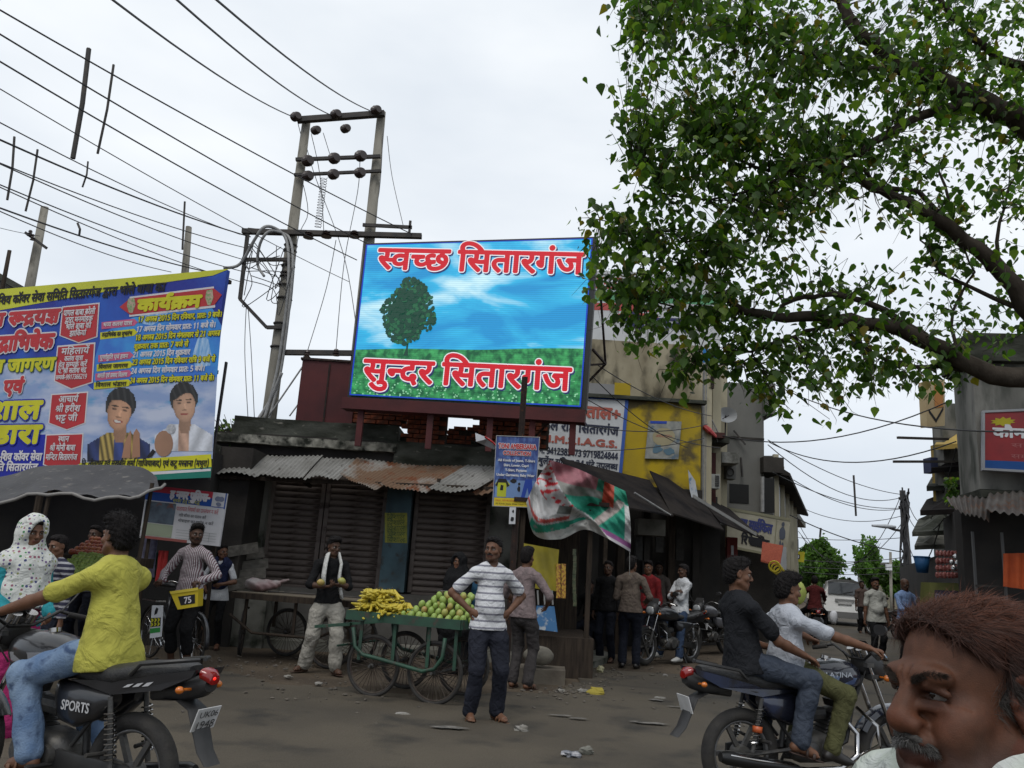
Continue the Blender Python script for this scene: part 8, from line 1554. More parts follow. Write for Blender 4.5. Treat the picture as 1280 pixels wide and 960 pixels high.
# the big tree on the right
tree=thing('peepal_tree','large spreading tree with heart shaped leaves, its dark limbs reaching in from the right','tree',(8.9,9.4,0))
bark=mat('bark_dark',(.035,.028,.022),(.06,.05,.04),sc=5,rough=.95,bump=.9,bsc=30,spec=.08,stretch=(1,1,.6))
LIMB=[]
def limb(pts,r0,r1,sub=3,name='limb',wob=.03,rs=random.Random(8)):
 P=[];n=len(pts)
 for i in range(n-1):
  q=[pts[max(i-1,0)],pts[i],pts[i+1],pts[min(i+2,n-1)]];q=[at(*a)if len(a)==3 and not isinstance(a,Vector)else a for a in q]
  for k in range(sub):t=k/sub;P.append(.5*(2*q[1]+(q[2]-q[0])*t+(2*q[0]-5*q[1]+4*q[2]-q[3])*t*t+(-q[0]+3*q[1]-3*q[2]+q[3])*t**3)+Vector((rs.uniform(-wob,wob),rs.uniform(-wob,wob),rs.uniform(-wob,wob))))
 P.append(at(*pts[-1])if not isinstance(pts[-1],Vector)else pts[-1]);m=len(P)
 R_=[r0+(r1-r0)*(i/(m-1))**.8 for i in range(m)]
 R_=[q*.82 for q in R_];MB().tube(P,R_,9 if r0>.05 else 6).bw(name,bark,tree,smooth=True)
 for p,r in zip(P,R_):LIMB.append((p,r))
 return P
trunk=[V(8.9,9.4,-.1),V(8.8,9.4,1.2),V(8.7,9.3,2.6),V(8.6,9.2,4.0),V(8.6,9.2,5.6),V(8.9,9.4,7.4)]
MB().tube(trunk,[.75,.6,.52,.48,.40,.28],16).bw('trunk',bark,tree,smooth=True)
T1,T2,T3=trunk[3],trunk[4],trunk[2]
limb([V(8.75,9.3,6.6),(1380,230,8.8),(1290,158,8.6),(1235,133,8.5),(1190,108,8.4),(1140,92,8.3),(1100,62,8.2),(1070,35,8.2),(1046,-12,8.3),(1030,-60,8.4)],.24,.055)
limb([(1215,128,8.45),(1165,140,8.3),(1110,168,8.1),(1060,196,8.0),(1010,206,7.9),(960,214,7.8),(910,190,7.7)],.085,.015)
limb([(1140,92,8.3),(1095,85,8.2),(1040,80,8.1),(990,60,8.0),(940,30,7.9)],.05,.012)
limb([V(8.6,9.2,5.2),(1370,470,8.8),(1300,400,8.7),(1255,345,8.6),(1205,300,8.5),(1150,262,8.4),(1105,240,8.3),(1062,216,8.2),(1042,196,8.2)],.19,.03)
limb([(1205,300,8.5),(1150,240,8.6),(1100,232,8.6),(1070,205,8.5),(1050,190,8.4)],.045,.02);limb([(1240,335,8.6),(1190,285,8.7),(1180,230,8.7),(1150,190,8.8)],.04,.012)
limb([(1280,385,8.7),(1220,365,8.8),(1180,340,8.8),(1150,300,8.8)],.04,.012);limb([(1245,340,8.6),(1250,280,8.5),(1270,220,8.4)],.035,.012)
limb([T3+V(0,0,.9),(1420,500,8.9),(1310,472,8.8),(1240,470,8.7),(1195,445,8.7),(1130,413,8.6),(1060,401,8.5),(1000,397,8.4),(945,392,8.4),(905,372,8.3),(880,345,8.2),(850,330,8.1)],.20,.018)
limb([(1170,430,8.7),(1120,400,8.7),(1080,376,8.7),(1030,370,8.6),(990,374,8.6),(960,395,8.5),(935,390,8.4)],.06,.02);limb([(1060,401,8.5),(1020,412,8.5),(975,425,8.4),(940,437,8.4),(905,440,8.3),(870,450,8.2)],.035,.01)
limb([(945,430,8.4),(935,448,8.4),(915,452,8.4)],.02,.008);limb([(1240,465,8.8),(1180,458,8.8),(1130,458,8.8),(1090,440,8.7),(1055,408,8.6)],.04,.02)
limb([V(8.9,9.4,7.2),(1400,20,9.2),(1290,80,9.0),(1235,60,8.9),(1190,20,8.9),(1150,-40,8.9)],.12,.03);limb([(940,388,8.4),(890,400,8.3),(840,385,8.2),(790,370,8.1)],.025,.008);limb([(1046,0,8.3),(960,-20,8.2),(880,-10,8.0),(800,-20,7.9)],.04,.01)
limb([(1010,206,7.9),(930,240,7.8),(860,250,7.7),(800,230,7.6)],.025,.008);limb([(905,372,8.3),(860,300,8.0),(800,290,7.9),(750,275,7.8)],.02,.007);limb([(1195,445,8.7),(1190,390,8.8),(1215,340,8.8),(1200,300,8.8)],.03,.012)
# leafy regions: (px, py, radius px x, y, depth, depth spread, leaves)
REG=[(905,75,130,105,7.8,.9,1750),(1040,110,120,110,8.0,.9,1150),(850,165,85,65,7.5,.6,620),(830,20,75,50,7.7,.7,380),(940,230,120,90,7.8,.8,1150),(1130,40,110,80,8.4,.8,650),(1230,60,100,100,8.8,.9,650),(1100,160,110,80,8.3,.8,480),(1200,200,110,80,8.7,.8,420),
 (1040,290,130,75,8.2,.9,290),(880,320,120,60,8.0,.8,520),(830,370,90,60,7.9,.8,300),(790,290,65,55,7.7,.6,260),(790,410,55,55,7.9,.6,120),(880,430,90,50,8.2,.7,290),(990,400,100,60,8.4,.7,330),(1010,460,90,55,8.3,.7,300),(1020,505,55,28,8.2,.5,120),(1110,480,90,30,8.5,.6,170),(1150,350,120,70,8.7,.8,180),(1240,300,80,90,8.8,.8,300),(1230,400,90,60,8.8,.8,130),(1170,430,90,40,8.7,.7,150),(860,480,50,22,8.3,.4,70),(1260,130,70,70,8.6,.7,220),(770,350,40,40,7.8,.5,110)]
LP=np.array([tuple(p)for p,r in LIMB]);rs=np.random.RandomState(6)
LEAFV=np.array([(0,0,0),(-.42,.16,.05),(-.50,.42,.07),(-.34,.72,.03),(0,1.02,-.02),(.34,.72,.03),(.50,.42,.07),(.42,.16,.05),(0,.45,-.03),(0,1.32,-.06)])
LEAFF=[(0,8,1),(1,8,2),(2,8,3),(3,8,4),(0,7,8),(7,6,8),(6,5,8),(5,4,8),(3,4,9),(4,5,9)]
leaves=[];twig=MB()
for(cx,cy,rx,ry,dep,ds_,n)in REG:
 per=10;nt_=int(n*1.42)//per
 for k in range(nt_):
  a=rs.rand()*6.283;q=math.sqrt(rs.rand())*(1+.18*rs.randn()*.6);px,py=cx+rx*q*cos(a),cy+ry*q*sin(a);Y=dep+ds_*(rs.rand()-.5)*2
  if py<-130:continue
  c=np.array(tuple(at(px,py,Y)))
  i=np.argmin(((LP-c)**2).sum(1));s_=LP[i];L_=np.linalg.norm(c-s_)
  if L_>1.3:s_=c+(s_-c)/L_*.75;
  mid=(s_+c)/2+rs.randn(3)*.05+np.array([0,0,.05]);
  twig.tube([s_,mid,c,c+rs.randn(3)*.06-np.array([0,0,.08])],[.007,.004,.0025,.0012],4,cap=False)
  for m_ in range(per):
   t=.35+.65*rs.rand();b_=(s_+(mid-s_)*t*2 if t<.5 else mid+(c-mid)*(t*2-1))+rs.randn(3)*np.array([.085,.085,.075]);leaves.append((b_,rs.choice([.036,.05,.062,.074,.09,.10])))
print('leaves',len(leaves))
tag(twig.bw('twigs',bark,tree),kind='stuff')
def leaf_geo(b_,s,rs):
 yaw=rs.rand()*6.283;droop=rs.uniform(.55,1.45);roll=rs.uniform(-.7,.7)
 f=np.array([cos(yaw)*cos(droop),sin(yaw)*cos(droop),-sin(droop)]);r=np.array([-sin(yaw),cos(yaw),0]);u=np.cross(r,f)
 r2=r*cos(roll)+u*sin(roll);u2=np.cross(r2,f)
 return LEAFV[:,:1]*s*r2+LEAFV[:,1:2]*s*f+LEAFV[:,2:]*s*u2*1.6
def leafmat(name,c1,c2,tr):
 m=bpy.data.materials.new(name);m.use_nodes=True;t=m.node_tree;b=t.nodes['Principled BSDF'];lk=t.links.new
 a=t.nodes.new('ShaderNodeAttribute');a.attribute_name='Col';lk(a.outputs['Color'],b.inputs['Base Color']);b.inputs['Roughness'].default_value=.5;b.inputs['Specular IOR Level'].default_value=.25
 tl=t.nodes.new('ShaderNodeBsdfTranslucent');s=t.nodes.new('ShaderNodeVectorMath');s.operation='MULTIPLY';s.inputs[1].default_value=(1.9,2.3,.7);lk(a.outputs['Color'],s.inputs[0]);lk(s.outputs[0],tl.inputs[0])
 mx_=t.nodes.new('ShaderNodeMixShader');mx_.inputs[0].default_value=tr;lk(b.outputs[0],mx_.inputs[1]);lk(tl.outputs[0],mx_.inputs[2]);lk(mx_.outputs[0],t.nodes['Material Output'].inputs[0]);return m
lm=leafmat('leaf_green',None,None,.42)
def leafcol(rs):
 k=rs.rand()
 c=np.array([.044,.088,.019])*rs.uniform(.45,1.4)
 if k>.76:c=np.array([.11,.165,.03])*rs.uniform(.8,1.2)
 if k<.04:c=np.array([.13,.10,.02])
 return c
dist=np.array([np.linalg.norm(l[0]-np.array([0,0,1.5]))for l in leaves]);near=set(np.argsort(dist)[:290].tolist())
PV=[];PF=[];PC=[];cnt=0;I_=np.array(MW[tree.name].inverted())
for i,(b_,s)in enumerate(leaves):
 g=leaf_geo(b_,s,rs);c=leafcol(rs)
 if i in near:
  me=bpy.data.meshes.new('leaf');me.from_pydata([tuple(v)for v in g],[],LEAFF);a=me.color_attributes.new('Col','FLOAT_COLOR','POINT');a.data.foreach_set('color',np.tile(np.array([c[0],c[1],c[2],1],np.float32),len(g)));me.materials.append(lm)
  o=bpy.data.objects.new('leaf',me);COL.objects.link(o);o.parent=tree;w=I_[:3,:3]@b_+I_[:3,3];o.location=w;continue
 PV.append(g+b_);PF+=[(f[0]+cnt,f[1]+cnt,f[2]+cnt)for f in LEAFF];PC.append(np.repeat(c[None],len(g),0));cnt+=len(g)
tag(npm('foliage',np.concatenate(PV),np.array(PF),lm,tree,np.concatenate(PC),smooth=False,world=True),kind='stuff')
# far trees and the sapling on the roof
def bushy(name,lb,px0,px1,py0,py1,Y,n,seed,dark=1.0,trunkpx=None,leaf=.25,grp=None,cat='tree'):
 rs2=np.random.RandomState(seed);a=at(px0,py1,Y);b2=at(px1,py0,Y);cx,rx=(a.x+b2.x)/2,abs(b2.x-a.x)/2;z0,z1=a.z,b2.z
 t=thing(name,lb,cat,(cx,Y,0),0,grp);mb=MB();mb.tube([(cx,Y,0),(cx+.05*rx,Y,z0+(z1-z0)*.3),(cx,Y,z0+(z1-z0)*.75)],[rx*.09,rx*.06,rx*.02],7)
 for k in range(9):q=rs2.rand()*6.28;h=z0+(z1-z0)*(.15+.5*rs2.rand());mb.tube([(cx,Y,h),(cx+rx*.8*cos(q),Y+rx*.6*sin(q),h+(z1-z0)*(.2+.25*rs2.rand()))],[rx*.035,rx*.008],5)
 mb.bw('trunk',bark,t)
 V_=[];F_=[];C_=[];c0=0;cl=[(rs2.randn(3)*np.array([.40,.40,.42]),rs2.uniform(.10,.30),rs2.rand())for _ in range(70)];cl=[c for c in cl if(c[0]**2).sum()<1]
 for k in range(n):
  c,r,q=cl[rs2.randint(len(cl))];d=rs2.randn(3);d/=np.linalg.norm(d);p=c+d*r*(rs2.rand()**.4+.25*abs(rs2.randn()))
  p=np.clip(p,-1.12,1.12);P_=np.array([cx+p[0]*rx,Y+p[1]*rx,(z0+z1)/2+p[2]*(z1-z0)/2*(1.05 if p[2]>0 else.95)]);w=rs2.randn(3);w/=np.linalg.norm(w);u=np.cross(w,rs2.randn(3));u/=np.linalg.norm(u);s=leaf*rs2.uniform(.5,1)
  V_+=[P_-u*s*.5,P_+w*s*.35,P_+u*s*.5,P_-w*s*.35];F_.append((c0,c0+1,c0+2,c0+3));c0+=4;col=np.array([.045,.085,.02])*dark*(.6+.9*q)*rs2.uniform(.7,1.3);C_+=[col]*4
 o=npm('crown',np.array(V_),np.array(F_),lm,t,np.array(C_),smooth=False,world=True);return t
bushy('street_tree','bushy green tree left of the street far beyond the parked van',997,1050,674,745,62,8000,3,1.25,leaf=.40)
bushy('street_tree','taller feathery green tree at the centre right of the street end',1066,1104,676,742,66,5200,4,1.5,leaf=.40)
bushy('street_tree','low dark green tree between the thin far pole and the dark power pole',1098,1132,704,748,60,4500,5,1.0,leaf=.4)
bushy('street_tree','tiny dark far tree in the gap at the street end',1050,1068,722,740,110,2000,6,.6,leaf=.6)
def leafy(t,items,k):
 V_=[];F_=[];C_=[]
 for p,sz in items:
  F_+=[(f[0]+len(V_),f[1]+len(V_),f[2]+len(V_))for f in LEAFF];g=leaf_geo(p,sz,rs3)+p;V_+=list(g);C_+=[leafcol(rs3)*k]*len(g)
 tag(npm('foliage',np.array(V_),np.array(F_),lm,t,np.array(C_),smooth=False,world=True),kind='stuff')
sp_=thing('roof_sapling','small wild sapling growing on the left end of the shop roof','plant',at(290,560,14));rs3=np.random.RandomState(9);mb=MB();it=[]
for k in range(13):
 e=at(rs3.uniform(262,303),rs3.uniform(516,552),13.8+rs3.rand()*.5);s0=at(292,562,14);mb.tube([s0,(s0+e)/2+V(0,0,.05),e],[.012,.008,.004],4)
 it+=[(np.array(tuple(s0.lerp(e,.35+.65*rs3.rand())))+rs3.randn(3)*.04,rs3.uniform(.05,.09))for j in range(9)]
mb.bw('stem',bark,sp_);leafy(sp_,it,.9)
hz_=thing('roof_hedge','low green growth behind the left end of the tin awning','plant',at(275,575,15));leafy(hz_,[(np.array(tuple(at(rs3.uniform(262,290),rs3.uniform(556,578),14.6+rs3.rand()*.5))),rs3.uniform(.06,.10))for k in range(260)],1)
rv=thing('vine','leafy green vine hanging on the yellow wall of the right hand shops','plant',at(1190,615,14.5));leafy(rv,[(np.array(tuple(at(1190+4*rs3.randn(),rs3.uniform(596,630),14.4+rs3.rand()*.3))),rs3.uniform(.05,.09))for k in range(200)],1.3)
# motorcycles
blackp=mat('black_paint',(.012,.012,.014),(.02,.02,.022),sc=3,rough=.28,coat=.5,spec=.5,bump=.03)
rub=mat('tyre_rubber',(.016,.015,.015),(.035,.032,.028),sc=9,rough=.85,bump=.4,bsc=80)
alum=mat('alloy_metal',(.32,.32,.33),(.18,.18,.18),sc=12,rough=.42,metal=.85,bump=.1,bsc=60)
chrome=mat('chrome',(.55,.55,.56),(.4,.38,.36),sc=6,rough=.16,metal=1)
engm=mat('engine_grey',(.06,.06,.062),(.10,.095,.085),sc=14,rough=.55,metal=.5,bump=.3,bsc=60)
seatm=mat('seat_vinyl',(.017,.017,.018),(.028,.027,.026),sc=30,rough=.5,bump=.4,bsc=120)
plas=mat('black_plastic',(.014,.014,.015),(.026,.025,.024),sc=6,rough=.5,bump=.1)
tail=mat('tail_lens',(.20,.006,.005),rough=.15,coat=.6);tail_on=mat('tail_lit',(.9,.02,.01),rough=.3,emit=1.0);amber=mat('amber_lens',(.50,.13,.01),rough=.2,coat=.5)
lens=mat('head_lens',(.35,.37,.38),(.25,.26,.27),sc=20,rough=.08,coat=.8)
plate=mat('number_plate',(.50,.50,.50),(.40,.40,.39),sc=8,rough=.5)
def arcp(cx,cz,r,a0,a1,n=12):return[(cx+r*cos(R(a0+(a1-a0)*i/(n-1))),cz+r*sin(R(a0+(a1-a0)*i/(n-1))))for i in range(n)]
def wheel(t,x,kind='spoke',rr=.30,y=0):
 tw=MB();tw.torus((x,y,rr),(0,1,0),rr-.046,.046,48,10);w=tw.build('wheel_tyre',rub,t,smooth=True)
 rm=MB();rm.torus((x,y,rr),(0,1,0),rr-.088,.016,44,6,flat=1.6);rm.build('rim',alum,w,smooth=True)
 hb=MB();hb.cyl((x,y-.05,rr),(x,y+.05,rr),.055,n=18);hb.cyl((x,y-.09,rr),(x,y+.09,rr),.016,n=8);hb.build('hub',engm,w,smooth=True,edge=40)
 if kind=='alloy':
  for k in range(6):
   a=k*math.pi/3;sp_=MB();d=Vector((cos(a),0,sin(a)));sp_.beam(Vector((x,y,rr))+d*.05,Vector((x,y,rr))+d*(rr-.09),.030,.026,up=(0,1,0));sp_.build('spoke',engm,w)
 else:
  sp_=MB()
  for k in range(36):
   a=k*math.pi/18;s_=1 if k%2 else-1;d=Vector((cos(a),0,sin(a)));h=Vector((cos(a+s_*.9),0,sin(a+s_*.9)))
   sp_.tube([Vector((x,y+s_*.035,rr))+h*.045,Vector((x,y,rr))+d*(rr-.095)],.0022,4,cap=False)
  tag(sp_.build('spokes',chrome,w),kind='stuff')
 return w
def mcy(label,loc,yaw,tank=None,tank2=None,alloy=True,lit=False,tank_h=1.0,group=None,plate_txt=None,crb=False,sport=False,detail=True):
 t=thing('motorcycle',label,'motorcycle',loc,yaw,group);tank=tank or blackp;tank2=tank2 or tank
 WB=1.28
 wheel(t,0,'alloy' if alloy else 'spoke');wheel(t,WB,'alloy' if alloy else 'spoke')
 P=lambda mb,n,m,par=t,sm=True,e=45:mb.build(n,m,par,smooth=sm,edge=e)
 # fork, triple clamp, front fender
 for s in(-1,1):
  mb=MB();mb.tube([(WB,s*.085,.30),(WB-.10,s*.085,.56)],.022,8);P(mb,'fork_slider',engm)
  mb=MB();mb.tube([(WB-.10,s*.085,.56),(WB-.255,s*.085,.93)],.016,8);P(mb,'fork_tube',chrome)
 mb=MB();mb.box((WB-.215,0,.84),(.06,.22,.03));mb.box((WB-.25,0,.92),(.06,.22,.03));P(mb,'fork_clamp',engm)
 pts=arcp(WB,.30,.335,150,18,14);mb=MB();vs=[]
 for(x,z)in pts:
  dx,dz=x-WB,z-.30;l=math.hypot(dx,dz)
  for q,dr in((-.058,-.035),(-.045,-.004),(0,.010),(.045,-.004),(.058,-.035)):vs.append((x+dx/l*dr,q,z+dz/l*dr))
 mb.add(vs,[(i*5+j,i*5+j+1,(i+1)*5+j+1,(i+1)*5+j)for i in range(len(pts)-1)for j in range(4)]);mb.add([(v[0],v[1],v[2]-.004)for v in vs],[((i+1)*5+j,(i+1)*5+j+1,i*5+j+1,i*5+j)for i in range(len(pts)-1)for j in range(4)]);P(mb,'front_fender',tank)
 # frame
 mb=MB();mb.tube([(WB-.23,0,.86),(WB-.34,0,.62),(WB-.40,0,.38),(.62,0,.26),(.36,0,.28)],.019,8);mb.tube([(WB-.24,0,.88),(.75,0,.78),(.40,0,.70),(.33,0,.34)],.02,8);
 for s in(-1,1):mb.tube([(.46,s*.09,.70),(.05,s*.11,.72),(-.22,s*.09,.76)],.014,8);mb.tube([(.36,s*.08,.40),(.10,s*.11,.70)],.012,8)
 P(mb,'frame_tubes',plas)
 # tank
 mb=MB();k=tank_h;mb.loft([(.42,0,.775,.075,.05,2.2),(.48,0,.80,.115,.085*k,2.3),(.60,0,.822,.135,.115*k,2.4),(.74,0,.832,.145,.125*k,2.4),(.86,0,.838,.125,.11*k,2.3),(.95,0,.835,.09,.08*k,2.2),(1.0,0,.82,.04,.04,2)],n=24);tk=P(mb,'tank',tank,e=60)
 mb=MB();mb.cyl((.72,0,.945*k+.005*(1-k)),(.725,0,.968),.035,n=14);P(mb,'tank_cap',chrome,tk)
 for s in(-1,1):
  mb=MB();mb.add([(.52,s*.128,.80),(.66,s*.146,.775),(.86,s*.132,.79),(.90,s*.118,.83),(.72,s*.147,.845),(.58,s*.138,.86)],[(0,1,2,3,4,5)]);P(mb,'tank_decal',tank2,tk)
 # seat
 mb=MB();mb.loft([(.50,0,.79,.07,.03,3),(.44,0,.785,.10,.045,3),(.28,0,.775,.13,.05,3),(.10,0,.785,.14,.055,3),(.02,0,.805,.135,.055,3),(-.14,0,.825,.12,.05,3),(-.28,0,.845,.09,.035,3),(-.33,0,.85,.05,.02,3)],n=20);P(mb,'seat',seatm)
 # side panels and tail cowl
 for s in(-1,1):
  mb=MB();mb.loft([(.10,s*.085,.66,.045,.03,3),(.18,s*.09,.63,.055,.075,3),(.32,s*.09,.61,.06,.11,3),(.44,s*.085,.62,.055,.10,3),(.52,s*.06,.66,.04,.06,3)],n=16);P(mb,'side_panel',tank,e=60)
  mb=MB();pp=[(.40,.735),(.10,.69),(-.22,.745),(-.40,.825),(-.42,.862),(-.20,.82),(.05,.765)];mb.prism([(x,s*(.10-.04*max(0,-x)),z)for x,z in(pp if s>0 else pp[::-1])],(0,0,0),(0,s*.025,0));P(mb,'tail_cowl',tank,sm=False)
  mb=MB();mb.tube([(-.02,s*.135,.80),(-.10,s*.15,.865),(-.30,s*.12,.895),(-.36,s*.02,.90)],.011,7);P(mb,'grab_rail',plas)
  # shock with coil
  mb=MB();mb.tube([(.02,s*.125,.33),(.10,s*.12,.68)],.014,8);sh_=P(mb,'shock_absorber',engm)
  mb=MB();n=70;mb.tube([(.03+.055*i/n+.028*cos(i*.9)*.97,s*.123+.028*sin(i*.9),.38+.24*i/n)for i in range(n)],.0052,5);P(mb,'coil_spring',chrome,sh_)
  mb=MB();mb.tube([(.42,s*.06,.34),(.0,s*.075,.30),(-.04,s*.075,.30)],[.02,.018,.014],8,flat=.7);P(mb,'swing_arm',engm)
  mb=MB();mb.cyl((.46,s*.10,.30),(.46,s*.25,.31),.013,n=8);P(mb,'foot_peg',rub);mb=MB();mb.cyl((.10,s*.10,.40),(.10,s*.22,.41),.012,n=8);P(mb,'foot_peg',rub)
 mb=MB();mb.loft([(-.40,0,.835,.055,.03,3),(-.435,0,.825,.05,.032,3),(-.455,0,.81,.038,.025,3)],n=14);P(mb,'tail_light',tail)
 if lit:mb=MB();mb.ball((-.452,0,.815),(.008,.014,.009),8,6);P(mb,'lit_bulb',tail_on)
 for s in(-1,1):mb=MB();mb.cyl((-.36,s*.05,.76),(-.36,s*.12,.765),.008,n=6);mb.ball((-.365,s*.14,.765),(.022,.022,.019),10,7);P(mb,'rear_indicator',amber)
 # rear fender and plate
 mb=MB();path=[(-.20,.70),(-.30,.70),(-.385,.66),(-.43,.56),(-.47,.47),(-.525,.41)];vs=[]
 for(x,z)in path:
  w=.075-.02*(path.index((x,z))/5);
  for q,d in((-w,-.02),(-w*.8,0),(w*.8,0),(w,-.02)):vs.append((x-d*.6,q,z))
 mb.add(vs,[(i*4+j,i*4+j+1,(i+1)*4+j+1,(i+1)*4+j)for i in range(5)for j in range(3)]);mb.add([(v[0]+.006,v[1],v[2])for v in vs],[((i+1)*4+j,(i+1)*4+j+1,i*4+j+1,i*4+j)for i in range(5)for j in range(3)]);mb.loft([(-.10,0,.72,.06,.05,3),(-.30,0,.745,.065,.055,3),(-.40,0,.78,.055,.06,3),(-.44,0,.79,.045,.04,3)],n=12);P(mb,'rear_fender',plas)
 mb=MB();Mx=MRo(R(-18),3,'Y');mb.box((-.435,0,.62),(.006,.165,.115),Mx);pl=P(mb,'number_plate',plate,sm=False)
 if plate_txt:
  base=MW[t.name];o=base@V(-.4405,0,.62);uy_=(base.to_3x3()@(Mx@V(0,0,1)));ux_=base.to_3x3()@V(0,-1,0)
  put_text(plate_txt[1],'lettering',mat('plate_ink',(.02,.02,.02)),t,o-uy_*.026,ux_,uy_,height=.042,width=.125,proud=.004,latin=True);put_text(plate_txt[0],'lettering',mat('plate_ink',(.02,.02,.02)),t,o+uy_*.028,ux_,uy_,height=.034,width=.13,proud=.004,latin=True)
 # engine
 mb=MB();mb.loft([(.40,0,.33,.05,.06,3),(.46,0,.34,.11,.10,3),(.60,0,.35,.125,.11,3),(.74,0,.34,.11,.09,3),(.80,0,.33,.06,.06,3)],n=18);en=P(mb,'engine',engm)
 for s in(-1,1):mb=MB();mb.cyl((.66,s*.10,.35),(.66,s*.145,.35),.085,.075,n=20);mb.cyl((.50,s*.10,.34),(.50,s*.135,.34),.06,.055,n=16);P(mb,'engine_cover',alum if s<0 else engm,en,e=35)
 for k_ in range(7):mb=MB();mb.box((.70+.012*k_,0,.45+.026*k_),(.15,.15,.010),MRo(R(-20),3,'Y'));P(mb,'cooling_fin',engm,en,sm=False)
 mb=MB();mb.box((.80,0,.665),(.13,.12,.05),MRo(R(-20),3,'Y'));mb.loft([(.55,0,.56,.05,.05,3),(.68,0,.57,.045,.045,3)],n=10);P(mb,'cylinder_head',engm,en,sm=False)
 # exhaust on the right side
 mb=MB();mb.tube([(.86,-.03,.52),(.93,-.06,.44),(.90,-.09,.30),(.74,-.12,.22),(.45,-.15,.22),(.30,-.155,.235)],.019,9);P(mb,'exhaust_pipe',chrome)
 mb=MB();mb.tube([(.36,-.155,.23),(.30,-.16,.235),(.0,-.17,.275),(-.22,-.175,.31),(-.26,-.175,.315)],[.026,.042,.047,.044,.03],14);P(mb,'silencer',mat('silencer_black',(.02,.02,.02),rough=.3,metal=.4));mb=MB();mb.tube([(.30,-.176,.262),(0,-.19,.30),(-.20,-.19,.33)],[.022,.030,.022],8,flat=.6);P(mb,'heat_shield',chrome)
 # chain case on the left, stand, lever
 mb=MB();mb.loft([(-.06,.085,.30,.012,.05,4),(.0,.085,.30,.014,.06,4),(.30,.085,.325,.014,.045,4),(.48,.085,.33,.014,.05,4)],n=12);P(mb,'chain_case',plas);mb=MB();mb.tube([(.44,.11,.28),(.40,.22,.03)],.011,6);mb.tube([(.50,.15,.27),(.64,.16,.26),(.66,.19,.26)],.007,6);P(mb,'side_stand',plas)
 # bars
 mb=MB();mb.tube([(.90,.34,1.0),(.97,.22,1.035),(1.0,.08,.96),(1.0,-.08,.96),(.97,-.22,1.035),(.90,-.34,1.0)],.011,8);P(mb,'handlebar',plas)
 for s in(-1,1):
  mb=MB();mb.tube([(.935,s*.255,1.018),(.885,s*.36,.994)],.017,10);P(mb,'grip',rub);mb=MB();mb.tube([(.96,s*.24,1.02),(.99,s*.30,1.02),(.955,s*.37,1.0)],.005,5);P(mb,'lever',chrome)
  mb=MB();mb.tube([(.95,s*.22,1.04),(.93,s*.28,1.12),(.93,s*.32,1.17)],.005,6);mi=P(mb,'mirror_stalk',plas);mb=MB();mb.loft([(-.012,0,0,.062,.038,2.6),(.012,0,0,.052,.03,2.6)],n=14);mb.v=[(v[0]+.93,v[1]+s*.345,v[2]+1.19)for v in mb.v];P(mb,'mirror',plas,mi)
  mb=MB();mb.cyl((1.12,s*.06,.84),(1.12,s*.15,.84),.008,n=6);mb.ball((1.12,s*.17,.84),(.03,.025,.024),10,7);P(mb,'front_indicator',amber)
 # head unit
 mb=MB();mb.loft([(1.00,0,.93,.07,.07,2.6),(1.06,0,.92,.105,.10,2.6),(1.13,0,.90,.115,.105,2.6),(1.17,0,.885,.095,.085,2.6)],n=20);hd=P(mb,'headlight_cowl',tank if sport else plas,e=60)
 mb=MB();mb.loft([(1.165,0,.885,.085,.075,2.4),(1.185,0,.882,.07,.06,2.4),(1.195,0,.88,.03,.025,2)],n=20);P(mb,'headlight',lens,hd)
 mb=MB();mb.add([(1.10,-.10,.98),(1.10,.10,.98),(1.02,.08,1.09),(1.02,-.08,1.09)],[(0,1,2,3)]);mb.add([(1.095,-.10,.98),(1.095,.10,.98),(1.015,.08,1.09),(1.015,-.08,1.09)],[(3,2,1,0)]);P(mb,'visor',plas,hd,sm=False)
 mb=MB();
 for s in(-1,1):mb.cyl((1.02,s*.05,.985),(.995,s*.05,1.035),.038,n=14)
 P(mb,'dial',chrome,hd)
 for q in range(3):mb=MB();mb.tube([(.95,.1-.1*q,1.0),(1.05,.12-.1*q,.90+.04*q),(.98,.05-.05*q,.76)],.005,5);P(mb,'control_cable',plas)
 if crb:
  for s in(-1,1):mb=MB();mb.tube([(.94,s*.05,.62),(.98,s*.22,.52),(.98,s*.23,.40),(.92,s*.10,.30)],.012,7);P(mb,'crash_bar',chrome)
 return t
def at_rear(px,py,Y=None):g=atz(px,py);return(g.x,g.y,.02)
# near left motorcycle, heading out of the picture to the left
g=at(168,941,4.55);MLOC=(g.x,g.y,.022);MYAW=R(180-22)
m1=mcy('black motorcycle with lettered side panel and lit red tail light, ridden by the boy in the yellow tee shirt',MLOC,MYAW,blackp,mat('silver_decal',(.20,.20,.21),rough=.3),alloy=True,lit=True,plate_txt=('UK06','1948'))
m1['label']='black motorcycle with lettered side panel, ridden by the boy in yellow'
B1=MW[m1.name];u1=(B1.to_3x3()@V(-1,0,0));
put_text('SPORTS','lettering',mat('decal_silver',(.42,.42,.43),rough=.4),m1,B1@V(.30,.151,.615),u1,V(0,0,1),width=.20,height=.050,proud=.003,latin=True,bold=.02)
mb=MB();
for k in range(3):mb.prism([(.02-.06*k,.128-.004*k,.735+.008*k),(-.02-.06*k,.127-.004*k,.742+.008*k),(-.05-.06*k,.126-.004*k,.762+.01*k),(-.01-.06*k,.127-.004*k,.753+.01*k)],(0,0,0),(0,.002,0))
tag(mb.build('tail_decal',mat('decal_silver',(.3,.3,.3)),m1),kind='stuff')
